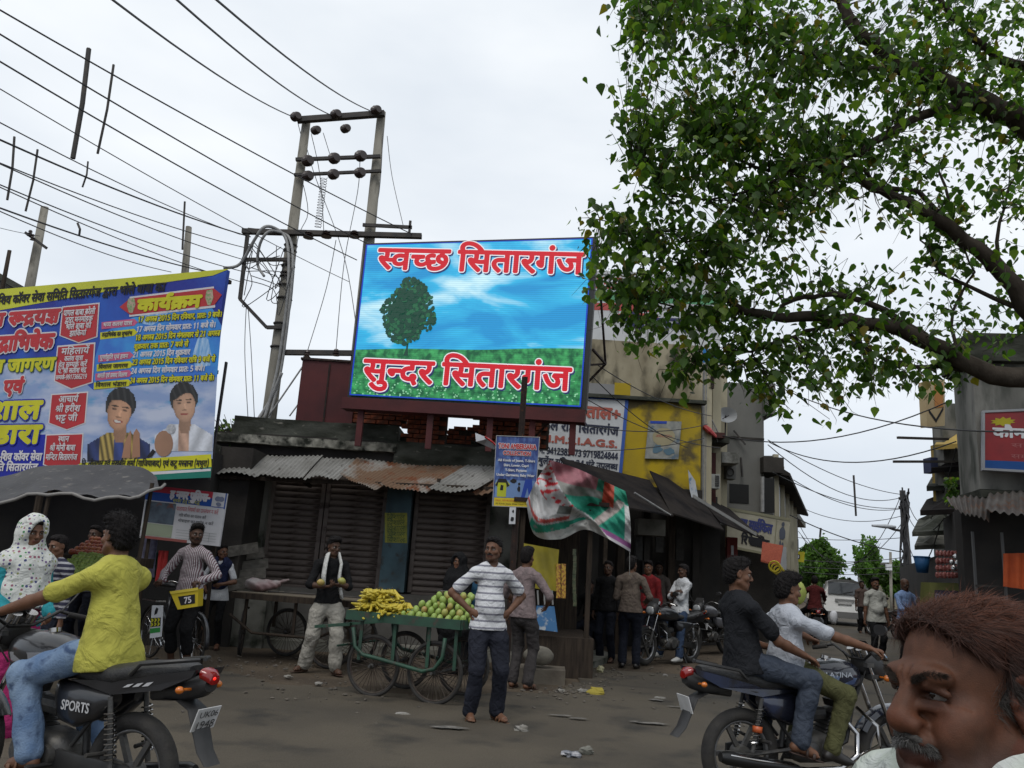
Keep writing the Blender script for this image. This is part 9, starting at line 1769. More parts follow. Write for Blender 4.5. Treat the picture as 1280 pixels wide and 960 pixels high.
# near right motorcycle, heading right and slightly away
g=at(925,945,6.0);M2LOC=(g.x,g.y,.022);M2YAW=R(16)
blue_t=mat('dark_blue_paint',(.009,.010,.017),(.016,.024,.055),sc=5,lo=.45,hi=.62,rough=.22,coat=.6)
m2=mcy('dark blue black motorcycle carrying two young men at the right foreground',M2LOC,M2YAW,blue_t,mat('pale_blue_decal',(.12,.17,.28),(.03,.05,.12),sc=9,rough=.3),alloy=True,crb=True)
tg_=MB();tg_.tube([(.05,-.135,.46),(.055,-.132,.50)],.034,10);tg_.build('orange_reflector',mat('orange_ring',(.4,.08,.02),rough=.4),m2,smooth=True)
B2=MW[m2.name];put_text('PLATINA','lettering',mat('decal_white',(.42,.45,.5),rough=.4),m2,B2@V(.70,-.152,.855),B2.to_3x3()@V(1,0,.02),V(0,0,1),width=.26,height=.035,proud=.006,latin=True,bold=.01)
# parked ones by the kiosk
def mc(label,px,py,yaw,**k):g=atz(px,py);return mcy(label,(g.x,g.y,.01),R(yaw),**k)
mc('parked dark motorcycle facing the camera with a man in white sitting on it',862,829,222,tank=blackp,alloy=True,crb=True)
mc('parked motorcycle with bright chrome bars just behind the seated man in white',905,817,228,tank=mat('grey_paint',(.10,.10,.11),rough=.3,coat=.4),alloy=False,crb=True)
mc('motorcycle seen from behind, ridden up the street by the man in maroon',1021,806,76,tank=blackp,alloy=True)
mc('motorcycle parked between the white shirted and blue shirted men',1122,800,100,tank=blackp,alloy=False)
mc('motorcycle half hidden behind the woman in the spotted scarf',66,800,200,tank=mat('maroon_paint',(.08,.012,.015),rough=.3,coat=.4),alloy=False)
mc('motorcycle parked deep in the shade left of the street, behind the two riders',935,792,70,tank=blackp,alloy=False)
# van
g=atz(1057,783);vn=thing('white_van','white van seen from behind, driving up the street far away','van',(g.x,g.y,.015),R(-20));VL=3.7
vp=mat('van_white',(.80,.80,.78),(.72,.72,.70),sc=2,rough=.35,coat=.4);gl=mat('dark_glass',(.03,.035,.04),rough=.06,spec=.6)
mb=MB()
def van_body():
 prof=[(-.77,.28),(-.80,.55),(-.79,.95),(-.70,1.45),(-.60,1.76),(-.35,1.84),(0,1.86),(.35,1.84),(.60,1.76),(.70,1.45),(.79,.95),(.80,.55),(.77,.28)]
 st_=[(0,.96,.93,.25),(.10,1.0,1.0,.0),(1.5,1.0,1.0,0),(2.5,1.0,.99,0),(3.0,.98,.72,0),(3.6,.92,.55,0),(3.7,.85,.45,.0)]
 vs=[];
 for(y,sx_,sz,inset)in st_:
  for(x,z)in prof:vs.append((x*sx_,y+(inset*(z-.95)if z>.95 else 0),.28+(z-.28)*sz*.93))
 n=len(prof);fs=[(i*n+j,i*n+j+1,(i+1)*n+j+1,(i+1)*n+j)for i in range(len(st_)-1)for j in range(n-1)]+[tuple(range(n-1,-1,-1)),tuple((len(st_)-1)*n+j for j in range(n))];return vs,fs
vs,fs=van_body();mb.add(vs,fs);vb=mb.build('body',vp,vn,smooth=True,edge=35)
def vrear(nm,m,x0,x1,z0,z1,d=.012):
 f=lambda z:(.25*(z-.95)if z>.95 else 0)-d;mb=MB();mb.prism([(x0,f(z0),z0),(x1,f(z0),z0),(x1*.96,f(z1),z1),(x0*.96,f(z1),z1)],(0,0,0),(0,.02,0));return mb.build(nm,m,vn)
vrear('rear_window',gl,-.60,.60,1.18,1.62);vrear('tailgate_recess',mat('van_grey',(.18,.18,.18)),-.36,.36,.92,1.0);vrear('number_plate',plate,-.25,.25,.80,.90);vrear('bumper',mat('bumper_grey',(.16,.16,.16),rough=.6),-.80,.80,.30,.52,.08)
for s in(-1,1):vrear('tail_light',tail,s*.76-.05,s*.76+.05,.95,1.25);
MB().beam((-.05,-.03+.06,1.22),(.30,-.02+.06,1.30),.02,.02).build('wiper',plas,vn)
for s in(-1,1):
 for y in(.75,2.9):mb=MB();mb.cyl((s*.60,y,.29),(s*.80,y,.29),.29,n=22);w=mb.build('wheel',rub,vn,smooth=True,edge=40);MB().cyl((s*.78,y,.29),(s*.812,y,.29),.16,n=16).build('hub_cap',alum,w)
 MB().prism([(s*.79,.7,1.05),(s*.79,2.6,1.05),(s*.72,2.5,1.5),(s*.72,.8,1.5)],(0,0,0),(s*.02,0,0)).build('side_window',gl,vn)
g2=atz(1043,772);cr=thing('parked_car','pale car roof just showing left of the white van','car',(g2.x-1.2,g2.y+6,.015),R(-20));mb=MB();vs,fs=van_body();mb.add([(v[0],v[1],v[2]*.8)for v in vs],fs);mb.build('body',mat('car_silver',(.38,.40,.42),rough=.3,metal=.3),cr,smooth=True,edge=35)
MB().prism([(-.55,-.02,.95),(.55,-.02,.95),(.5,.08,1.28),(-.5,.08,1.28)],(0,0,0),(0,.02,0)).build('rear_window',gl,cr)
for s in(-1,1):MB().cyl((s*.6,.75,.28),(s*.8,.75,.28),.28,n=18).build('wheel',rub,cr,smooth=True,edge=40)
# carts
gw=mat('green_cart_paint',(.020,.070,.042),(.016,.042,.028),sc=6,c3=(.06,.04,.03),sc3=12,lo3=.6,hi3=.7,rough=.6,bump=.2)
woodc=mat('cart_wood',(.16,.13,.09),(.09,.075,.055),sc=6,stretch=(1,5,5),rough=.9,bump=.5,bsc=40)
def spoked(t,c,axis,r,tyre=rub,rimm=None,n=32,name='wheel',sp=.004,tw=.022):
 mb=MB();mb.torus(c,axis,r-tw,tw,44,8);w=mb.bw(name,tyre,t,smooth=True)
 ax=Vector(axis).normalized();x=ax.orthogonal().normalized();y=ax.cross(x);c=Vector(c)
 rm=MB();rm.torus(c,axis,r-tw*2.1,tw*.45,40,6);hb=MB();hb.cyl(c-ax*.05,c+ax*.05,.028,n=12);sk=MB()
 for k in range(n):
  a=2*math.pi*k/n;s=1 if k%2 else-1;sk.tube([c+(x*cos(a+s*.5)+y*sin(a+s*.5))*.026+ax*s*.03,c+(x*cos(a)+y*sin(a))*(r-tw*2)],sp,4,cap=False)
 # children of a wheel: sub-parts, placed in the wheel's own space
 for nm,m_,b_ in(('rim',rimm or alum,rm),('hub',engm,hb),('spokes',rimm or alum,sk)):
  I=MW[t.name].inverted();b_.v=[tuple(I@Vector(v))for v in b_.v];o=b_.build(nm,m_,w,smooth=nm!='spokes')
  if nm=='spokes':o['kind']='stuff'
 return w
darkrim=mat('rusty_rim',(.09,.075,.06),(.05,.035,.03),sc=20,rough=.7,metal=.5)
# fruit cart
fa=atz(478,853);fc_=thing('fruit_cart','green four wheeled hand cart loaded with bananas and mangoes','cart',(fa.x,fa.y,0))
cA=at(434,770,9.35);cB=at(576,785,8.85)
zdk=.84;ea=V(cA.x,cA.y,zdk);eb=V(cB.x,cB.y,zdk);dx_=(eb-ea).normalized();dy_=V(-dx_.y,dx_.x,0);LEN=(eb-ea).length;WID=.95
def cp(u,v,z):return ea+dx_*(u*LEN)+dy_*(v*WID)+V(0,0,z-zdk)
for k in range(7):MB().prism([cp(0,k/7+.004,zdk-.03),cp(1,k/7+.004,zdk-.03),cp(1,(k+1)/7-.004,zdk-.03),cp(0,(k+1)/7-.004,zdk-.03)],V(0,0,0),V(0,0,.028)).bw('deck_plank',woodc,fc_)
for(u0,v0,u1,v1)in((0,0,1,0),(0,1,1,1),(0,0,0,1),(1,0,1,1)):MB().beam(cp(u0,v0,zdk+.01),cp(u1,v1,zdk+.01),.035,.10).bw('deck_rail',gw if v0==0 and v1==0 else gw,fc_)
for u in(.12,.42,.72,.95):
 for v in(.06,.94):
  MB().beam(cp(u,v,zdk-.04),cp(u,v,.38),.035,.035).bw('leg',gw,fc_)
for v in(.02,.98):
 MB().tube([cp(.06,v,.72),cp(.09,v,.52),cp(.17,v,.44),cp(.3,v,.42),cp(.7,v,.34),cp(.80,v,.38),cp(.86,v,.50),cp(.87,v,.70)],.022,8).bw('side_rail',gw,fc_,smooth=True)
RW=.33
for(u,v)in((.24,.10),(.78,.10),(.24,.90),(.78,.90)):spoked(fc_,cp(u,v,RW),dy_,RW,rub,darkrim)
for u in(.24,.78):MB().cyl(cp(u,.0,RW),cp(u,1,RW),.016,n=8).bw('axle',engm,fc_)
MB().beam(cp(-.02,-.1,.52),cp(-.02,1.0,.52),.02,.02).beam(cp(0,.1,zdk-.1),cp(-.32,.1,zdk-.16),.03,.03).beam(cp(0,.9,zdk-.1),cp(-.32,.9,zdk-.16),.03,.03).beam(cp(-.32,.08,zdk-.16),cp(-.32,.92,zdk-.16),.03,.03).bw('push_handle',gw,fc_)
# bananas: bunches of fingers
bmat=mat('banana_skin',(.52,.38,.03),(.40,.36,.05),sc=7,c3=(.10,.06,.02),sc3=30,lo3=.66,hi3=.72,rough=.5);btip=mat('banana_tip',(.03,.025,.015))
def banana_mesh():
 g=MB();P=[(.0,0,0),(.02,0,-.012),(.06,0,-.022),(.10,0,-.018),(.14,0,0),(.155,0,.010)];g.tube(P,[.004,.011,.0165,.0165,.010,.004],6);t=g.build('banana',bmat,smooth=True);me=t.data;bpy.data.objects.remove(t);return me
bme=banana_mesh();stm=MB();stm.cyl((0,0,0),(-.03,0,.012),.010,.007,6);s_o=stm.build('stalk',btip);sme=s_o.data;bpy.data.objects.remove(s_o)
rs=random.Random(12);nb=0
blab='bunch of ripe yellow bananas piled at the left end of the fruit cart'
for lay,(u0,u1,v0,v1,z,n)in enumerate(((.02,.34,.06,.50,.0,18),(.03,.31,.10,.52,.07,16),(.05,.28,.14,.5,.14,13),(.07,.25,.2,.5,.21,9),(.30,.45,.10,.45,.01,9),(.31,.44,.16,.5,.08,6))):
 for k in range(n):
  c=cp(u0+(u1-u0)*((k+.5)/n+rs.uniform(-.05,.05)),rs.uniform(v0,v1),zdk+.03+z+rs.uniform(0,.02));yaw_=rs.uniform(-2.6,-.6)
  t=thing('banana_bunch',blab,'bananas',c,yaw_,'banana bunches on the fruit cart')
  hin(t,'stalk',sme,(0,0,.05))
  for j in range(6):
   hin(t,'banana',bme,(.0,(j-2.5)*.012,.045),(rs.uniform(-.5,.5)+(j-2.5)*.12,R(rs.uniform(5,35)),(j-2.5)*.19+rs.uniform(-.05,.05)),(rs.uniform(1.05,1.35),)*3)
# mangoes and small limes
mg=[fms('mango',mat('mango_a',(.20,.30,.05),(.28,.36,.09),sc=5,rough=.45),.040,(.95,.95,1.25)),fms('mango',mat('mango_b',(.30,.34,.08),(.36,.24,.07),sc=5,rough=.45),.040,(.95,.95,1.2)),fms('mango',mat('mango_c',(.36,.16,.06),(.26,.28,.06),sc=4,rough=.45),.038,(.95,.95,1.2))]
def heap(u0,u1,v0,v1,top,me_fn,r,label,grp,nm,cat,lays,steep=1.0):
 for l in range(lays):
  f=l/max(1,lays-.3);uu0=u0+(u1-u0)*.42*f*steep;uu1=u1-(u1-u0)*.20*f;vv0=v0+(v1-v0)*.42*f;vv1=v1-(v1-v0)*.25*f
  nx=max(2,int((uu1-uu0)*LEN/(r*2.05)));ny=max(1,int((vv1-vv0)*WID/(r*2.2)))
  for j in range(ny):
   if l<lays-1 and j>1:continue
   for i in range(nx):
    pce(nm,me_fn(),cp(uu0+(uu1-uu0)*(i+.5*(j+l)%1+rs.uniform(-.12,.12))/nx,vv0+(vv1-vv0)*(j+.3)/ny,zdk+.055+l*r*1.35+rs.uniform(-.006,.006)),label,cat,grp,rs.uniform(.88,1.1),(rs.uniform(-.5,.5),rs.uniform(-.5,.5),rs.random()*6))
heap(.47,1.06,.06,.85,.3,lambda:mg[0 if rs.random()<.72 else(1 if rs.random()<.7 else 2)],.042,'green mango in the sloping heap at the right end of the fruit cart','mangoes heaped on the fruit cart','mango','mango',5)
li=fms('lime',mat('lime_dark',(.07,.13,.03),(.13,.19,.05),sc=7,rough=.45),.027)
heap(.36,.56,.06,.5,.1,lambda:li,.028,'small dark green lime beside the bananas on the fruit cart','limes beside the bananas','lime','lime',2)
for u,v in((.50,.7),(.55,.75),(.6,.8)):t=thing('black_tray','dark box tray behind the limes on the fruit cart','tray',cp(u,v,zdk+.1),0,'dark trays on the cart');MB().box((0,0,0),(.10,.14,.09)).build('tray',M['steel'],t)
t=thing('scale_pan','round steel weighing pan above the mango heap','scale',cp(.64,.85,zdk+.30));MB().tube([(0,0,-.02),(0,0,0),(0,0,.02)],[.10,.16,.165],20).build('pan',MATS['pot_steel'],t,smooth=True,edge=40);MB().cyl((0,0,-.26),(0,0,-.02),.02,n=8).build('stand',M['steel'],t)
# empty flat cart parked in front of the shutters
ga=atz(300,822);ec=thing('flat_cart','empty weathered wooden hand cart parked before the shutters','cart',(ga.x,ga.y,0))
e0=at(290,738,11.6);e1=at(448,744,11.1);dl=(V(e1.x,e1.y,0)-V(e0.x,e0.y,0));l2=dl.length;dxe=dl.normalized();dye=V(-dxe.y,dxe.x,0)
def ce(u,v,z):return V(e0.x,e0.y,z)+dxe*(u*l2)+dye*(v*1.0)
for k in range(6):MB().prism([ce(0,k/6+.006,.88),ce(1,k/6+.006,.88),ce(1,(k+1)/6-.006,.88),ce(0,(k+1)/6-.006,.88)],V(0,0,0),V(0,0,.03)).bw('deck_plank',woodc,ec)
for v in(0,1):MB().beam(ce(0,v,.86),ce(1,v,.86),.05,.08).bw('deck_rail',M['dwd'],ec)
for u in(.1,.5,.93):
 for v in(.1,.9):MB().beam(ce(u,v,.86),ce(u,v,.40),.04,.04).bw('leg',M['dwd'],ec)
MB().tube([ce(.0,.02,.60),ce(.2,.02,.38),ce(.7,.02,.38),ce(.95,.02,.6)],.02,7).bw('side_rail',M['dwd'],ec,smooth=True)
for(u,v)in((.80,.1),(.80,.9),(.22,.9)):spoked(ec,ce(u,v,.34),dye,.34,rub,darkrim)
fwx=atz(299,820);spoked(ec,(fwx.x,fwx.y,.33),(dye+dxe*1.9).normalized(),.33,rub,darkrim);fw2=atz(283,800);spoked(ec,(fw2.x-.05,fw2.y-.1,.34),(dye+dxe*.4).normalized(),.34,rub,darkrim)
MB().tube([ce(.0,.5,.66),(fwx.x,fwx.y,.70),(fwx.x-.02,fwx.y,.33)],.018,7).bw('fork',M['dwd'],ec,smooth=True)
sk2=thing('plastic_sack','crumpled grey pink plastic sack lying on the empty cart','sack',ce(.10,.35,.93));bdd=Body();bdd.ell((0,0,.07),(.20,.13,.10),.05);bdd.ell((.14,0,.10),(.16,.08,.07),.04);bdd.cone((.25,0,.12),(.42,-.02,.17),.03,.012,.03)
Pm,Qm=bdd.mesh(.013,disp=folds(.016,26,9));npm('bag',Pm,Qm,mat('sack_grey',(.26,.24,.23),(.20,.12,.12),sc=5,rough=.5,bump=.5,bsc=30),sk2)
for i,(a,b_)in enumerate((((.2,.3),(.9,.5)),((.25,.6),(.8,.25)))):mb=MB();mb.tube([ce(a[0],a[1],.93),ce(b_[0],b_[1],.93)],.012,6);o=mb.build('iron_rod',M['steel']);tag(o,('nearer' if i else 'farther')+' thin iron rod lying on the empty cart','rod')
# bicycle with the yellow basket
def bicycle(label,loc,yaw,yellow=True):
 t=thing('bicycle',label,'bicycle',loc,yaw);I=MW[t.name]
 fr_=mat('bicycle_black',(.015,.016,.02),rough=.3,coat=.4)
 for x in(0,1.12):spoked(t,I@V(x,0,.33),I.to_3x3()@V(0,1,0),.33,rub,chrome,sp=.0022,tw=.017)
 B=MB;
 for nm,pts,r in(('top_tube',[(.34,0,.86),(.92,0,.88)],.015),('down_tube',[(.45,0,.30),(.93,0,.80)],.016),('seat_tube',[(.45,0,.30),(.33,0,.90)],.015),('chain_stay',[(.45,.03,.30),(0,.05,.33)],.009),('seat_stay',[(.34,.03,.84),(0,.05,.33)],.008),('fork',[(.92,.05,.84),(1.02,.055,.55),(1.12,.055,.33)],.011),('fork',[(.92,-.05,.84),(1.02,-.055,.55),(1.12,-.055,.33)],.011),('head_tube',[(.94,0,.78),(.90,0,.96)],.02),('handlebar',[(.70,.27,1.02),(.88,.26,1.04),(.93,.12,1.0),(.93,-.12,1.0),(.88,-.26,1.04),(.70,-.27,1.02)],.011)):
  mb=B();mb.tube(pts,r,8);mb.build(nm,chrome if nm in('handlebar',)else fr_,t,smooth=True)
 mb=B();mb.torus((.45,-.05,.30),(0,1,0),.09,.008,24,5);mb.tube([(.45,-.07,.30),(.60,-.08,.22)],.01,6);mb.box((.62,-.12,.21),(.08,.09,.02));mb.tube([(.45,.07,.30),(.30,.08,.38)],.01,6);mb.box((.29,.12,.39),(.08,.09,.02));mb.build('crank',chrome,t)
 mb=B();mb.loft([(.12,0,.96,.09,.03),(.22,0,.97,.10,.035),(.34,0,.965,.06,.03),(.42,0,.96,.025,.02)],n=14);mb.build('saddle',seatm,t,smooth=True)
 for x0,a0,a1 in((0,30,200),(1.12,-10,150)):
  pts=arcp(x0,.33,.365,a0,a1,14);mb=B();mb.tube([(x,0,z)for x,z in pts],.028,6,flat=.25);mb.build('mudguard',fr_,t,smooth=True)
 mb=B();mb.box((-.08,0,.74),(.40,.14,.02));mb.build('carrier',chrome,t)
 mb=B();mb.ball((.99,.0,.97),(.035,.034,.034),12,8);mb.build('lamp',engm,t,smooth=True)
 return t
gb_=atz(236,836);BYAW=R(-42)
wf=V(gb_.x,gb_.y,0);bd_dir=V(cos(BYAW),sin(BYAW),0);bl_=wf-bd_dir*1.12
by=bicycle('black bicycle with a yellow number plate box on its handlebar, beside the man in the striped shirt',(bl_.x,bl_.y,.0),BYAW);by['label']='black bicycle with a yellow box on its handlebar'
Fy_=Face(at(222,762,9.35),at(247,758,9.35),at(213,741,9.35),at(248,736,9.35));yb2=thing('yellow_box','yellow open box with a black number panel, fixed on the bicycle handlebar','box',Fy_.p(.5,0));MB().prism([Fy_.p(0,0),Fy_.p(1,0),Fy_.p(1,1),Fy_.p(0,1)],V(0,0,0),V(0,.16,0)).bw('shell',flat('box_yellow',(.50,.38,.02)),yb2)
mb=MB();Fy_.rect(mb,.22,.2,.88,.72,.004);mb.bw('print_panel',blk,yb2);sgw(Fy_,'75',yb2,.58,.46,.34,.34,.006,0,.002,None,whp,latin=True,nb_=4)
mb=MB();Fy_.rect(mb,0,.92,1,1.08,.012);mb.bw('rim',flat('box_rim',(.56,.44,.05)),yb2)
bg_=thing('printed_bag','white bag with black and yellow arrow stripes and green foot hanging on the bicycle','bag',at(196,780,9.6));bb_=Body();c0=at(197,776,9.7)
Fbg=Face(at(187,798,9.6),at(200,796,9.6),at(190,757,9.6),at(202,757,9.6));MB().prism([Fbg.p(0,0),Fbg.p(1,0),Fbg.p(1,1),Fbg.p(0,1)],V(0,0,0),V(0,.05,0)).bw('sack',mW,bg_)
for nm,m,polys in(('print_green',flat('bag_green',(.03,.25,.05)),[[(0,.15),(1,.15),(1,.30),(0,.30)]]),('print_black',blk,[[(0,.34),(1,.34),(1,.62),(0,.62)]]),('print_figure',blk,[[(.3,.7),(.6,.75),(.7,.9),(.5,.95),(.35,.85)]])):
 mb=MB();[Fbg.poly(mb,p,.004)for p in polys];mb.bw(nm,m,bg_)
mb=MB();[Fbg.poly(mb,[(k*.33,.36+.13*r),(k*.33+.16,.36+.13*r),(k*.33+.3,.42+.13*r),(k*.33+.16,.47+.13*r),(k*.33,.47+.13*r),(k*.33+.12,.42+.13*r)],.006)for k in range(3)for r in range(2)];tag(mb.bw('print_chevrons',ylw2,bg_),kind='stuff')
# litter
mW2=mat('dirty_paper',(.26,.25,.23),(.15,.14,.12),sc=20,rough=.9)
lit_=[(652,917,.06,.04,mW2,'crumpled white paper on the road in front of the striped shirt man'),(503,896,.07,.012,mW2,'flat white scrap on the road left of the standing man'),(745,870,.11,.05,mat('yellow_rubbish',(.30,.24,.03),rough=.8),'yellow plastic wrapper near the kerb slab'),(750,842,.06,.06,mat('cream_cup',(.32,.30,.18),rough=.6),'cream crumpled cup beside the drain cover'),(702,868,.05,.03,mW2,'tiny white scrap below the kerb slab'),(728,868,.07,.03,mW2,'white scrap in the rubble patch below the kerb'),(714,949,.08,.03,mat('dark_wrapper',(.04,.05,.07),(.3,.3,.32),sc=30,rough=.4),'dark and white wrapper low in the middle of the road'),(733,946,.06,.04,M['concrete'],'small flat stone beside the dark wrapper'),(824,875,.07,.012,mW2,'thin pale scrap on the road before the parked motorcycles'),(832,847,.04,.02,mW2,'tiny white scrap near the parked motorcycle wheel'),(360,849,.05,.02,mW2,'tiny pale scrap by the foot of the scarf man'),(398,858,.05,.02,mW2,'pale crumb on the dirt right of the scarf man')]
rs=random.Random(31)
for i,(px,py,w,h,m,lb)in enumerate(lit_):
 p=atz(px,py);mb=MB();mb.ball((0,0,0),(w,w*.6,h),9,6,jit=.35,rnd=rs);o=mb.build('litter',m);o.location=(p.x,p.y,.02+h*.5);tag(o,lb,'litter')
rub_=MB()
for k in range(420):
 cl=rs.choice(((715,868,45,8),(715,868,30,8),(620,845,90,14),(560,835,120,12),(330,835,90,12),(780,850,60,12),(850,870,160,30),(400,870,200,25)))
 p=atz(cl[0]+rs.gauss(0,1)*cl[2]*.6,cl[1]+rs.gauss(0,1)*cl[3]*.6);s=rs.uniform(.006,.024);rub_.ball((p.x,p.y,.024+s*.3),(s*rs.uniform(.7,1.6),s,s*.6),5,4,jit=.3,rnd=rs)
tag(rub_.build('gravel',mat('gravel_stone',(.11,.095,.075),(.08,.07,.06),sc=9,rough=.95)),kind='stuff',label='loose small stones strewn along the shop side of the road')
mks=MB()
for(px,py,w,h)in((700,899,.35,.010),(722,903,.25,.012),(795,907,.2,.010),(815,909,.4,.016),(850,888,.4,.010),(820,879,.2,.02),(560,915,.4,.02)):
 p=atz(px,py);n=16;mks.add([(p.x+w*.5*cos(6.283*k/n)*rs.uniform(.6,1),p.y+h*4*sin(6.283*k/n)*rs.uniform(.4,1),.0405)for k in range(n)],[tuple(range(n))])
tag(mks.build('road_marks',mat('worn_paint',(.15,.14,.125),(.09,.085,.075),sc=14,lo=.42,hi=.55,rough=.9)),kind='structure')
# people
wtop=cloth('white_cotton',(.56,.57,.58),(.42,.43,.45));navy=cloth('navy_trousers',(.014,.016,.024));bkc=cloth('black_cloth',(.013,.013,.014));jeans=mat('blue_denim',(.10,.16,.27),(.19,.26,.36),sc=7,c3=(.05,.08,.15),sc3=14,lo3=.55,hi3=.7,rough=.9,bump=.5,bsc=90,spec=.15)
def gp(px,py):p=atz(px,py);return(p.x,p.y,.02)
DOWN=(0,.1,-1)
# the man in the striped polo, hands on hips
person('man in white and grey striped polo shirt standing with hands on hips',gp(602,903),R(197),H=1.74,pel=(0,0,.93),neck=(0,.0,1.47),hands={'R':(.205,.02,1.03),'L':(-.205,.02,1.03)},elb={'R':(1,-.55,0),'L':(-1,-.55,0)},hdd={'R':(-.75,.45,-.35),'L':(.75,.45,-.35)},palm={'R':(-.3,-1,0),'L':(.3,-1,0)},curl=.25,
 tpm=stp('polo_stripes',(.56,.565,.58),(.20,.20,.235),.066,.27),hem=.85,bom=cloth('charcoal_trousers',(.022,.024,.034)),legr=1.08,collar=True,onk=.012,feet={'R':(.125,0,.085),'L':(-.14,0,.085),'Rd':(.15,1,0),'Ld':(-.45,1,0)},head=(R(38),R(2),0),vox=.0078,skin='brown',fat=.018,strands=1500,shoem=mat('sandal_tan',(.12,.05,.02),rough=.6),fha='moustache',eyek=0)
# riders
def rider(label,base,byaw,**k):return person(label,base,byaw-R(90),H=k.pop('H',1.72),abso=True,**k)
yel=mat('yellow_tee',(.40,.38,.06),(.33,.31,.05),sc=3,c3=(.20,.20,.22),sc3=2.2,lo3=.66,hi3=.72,rough=.9,bump=.8,bsc=8,bdist=.04,dist=1.5)
rider('young rider in a bright yellow tee shirt and blue jeans looking left',MLOC,MYAW,H=1.66,pel=(0,.28,.91),neck=(0,.33,1.35),hands={'R':(.33,.80,1.05),'L':(-.33,.80,1.05)},elb={'R':(.6,-.1,-.9),'L':(-.6,-.1,-.9)},feet={'R':(.19,.52,.36),'L':(-.19,.52,.36),'Rd':(0,1,-.1),'Ld':(0,1,-.1)},knees={'R':(.25,1,.6),'L':(-.25,1,.6)},hdd={'R':(.35,.75,-.3),'L':(-.35,.75,-.3)},palm={'R':DOWN,'L':DOWN},curl=.85,
 tpm=yel,hem=.80,bom=jeans,legr=1.06,head=(R(4),0,0),hair='full',skin='brown',vox=.0078,strands=3500,eyek=0,blouse=.006,shoem=mat('sandal_tan',(.12,.05,.02),rough=.6))
rider('young driver in a pale grey shirt and olive trousers on the blue black motorcycle',M2LOC,M2YAW,H=1.60,pel=(0,.38,.90),neck=(0,.39,1.28),hands={'R':(.33,.84,1.06),'L':(-.33,.84,1.06)},elb={'R':(.7,-.1,-.7),'L':(-.7,-.1,-.7)},feet={'R':(.20,.60,.36),'L':(-.20,.60,.36),'Rd':(.1,1,-.15),'Ld':(-.1,1,-.15)},knees={'R':(.25,1,.6),'L':(-.25,1,.6)},hdd={'R':(.3,.8,-.2),'L':(-.3,.8,-.2)},palm={'R':DOWN,'L':DOWN},curl=.9,
 tpm=cloth('grey_white_shirt',(.42,.44,.48),(.34,.36,.40)),hem=.84,bom=cloth('olive_trousers',(.085,.085,.038)),head=(R(4),R(-6),0),hair='full',skin='brown',vox=.0085,collar=True,strands=2500,eyek=0,shoes='shoe')
rider('pillion passenger in a black tee shirt and dark jeans on the blue black motorcycle',M2LOC,M2YAW,H=1.68,pel=(0,.03,.93),neck=(0,-.02,1.36),hands={'R':(.20,.40,.98),'L':(-.20,.36,1.0)},elb={'R':(.5,-.6,-.8),'L':(-.5,-.6,-.8)},feet={'R':(.22,.33,.42),'L':(-.22,.33,.42),'Rd':(.15,1,-.25),'Ld':(-.15,1,-.25)},knees={'R':(.35,1,.5),'L':(-.35,1,.5)},hdd={'R':(-.2,.9,-.3),'L':(.2,.9,-.3)},palm={'R':DOWN,'L':DOWN},curl=.35,
 tpm=cloth('black_tee',(.017,.018,.021)),hem=.84,bom=cloth('dark_denim',(.030,.038,.055),(.05,.06,.08)),head=(R(18),R(-4),0),hair='short',skin='brown',vox=.0085,strands=1800,eyek=0,shoem=mat('sandal_dark',(.03,.015,.01),rough=.6))
# man with the white scarf by the cart
pm=person('man with a white scarf round his neck, black shirt and cream trousers, holding fruit',gp(400,842),R(200),H=1.70,hands={'R':(.10,.27,1.10),'L':(-.06,.27,1.13)},elb={'R':(.8,-.5,-.5),'L':(-.8,-.5,-.5)},hdd={'R':(-.7,.6,.1),'L':(.7,.6,.1)},palm={'R':(0,0,1),'L':(0,0,1)},tpm=bkc,sleeve='rolled',hem=.88,bottom='long',bom=cloth('cream_trousers',(.36,.34,.30),(.24,.23,.20)),legr=1.28,feet={'R':(.20,-.10,.085),'L':(-.16,.14,.085),'Rd':(.9,.5,0),'Ld':(-.4,1,0)},head=(R(-22),R(-8),0),skin='dark',hair='full',vox=.010,onk=.01,strands=1500)
t=thing('white_scarf','long white scarf draped round the neck of the man beside the empty cart','scarf',gp(400,842),R(200));s=pm['s'];n_=pm['neck']
MB().tube([(.10,.17,1.06),(.115,.175,1.2),(.105,.155,1.36),(.075,.06,1.475),(0,-.075,1.50),(-.075,.06,1.475),(-.10,.155,1.36),(-.085,.185,1.2),(-.12,.185,1.02),(-.15,.18,.93)],[.045,.05,.047,.042,.04,.042,.047,.05,.05,.055],10,flat=.45).build('cloth',cloth('scarf_white',(.56,.56,.54),(.42,.42,.40)),t,smooth=True)
for i,(x,y,z)in enumerate(((.16,.32,1.12),(-.10,.33,1.15))):p=MW[t.name]@V(x,y,z);pce('mango',mg[1],p,'fruit held in the '+('left' if i else 'right')+' hand of the man with the white scarf','mango','fruits held by the man',1.2)
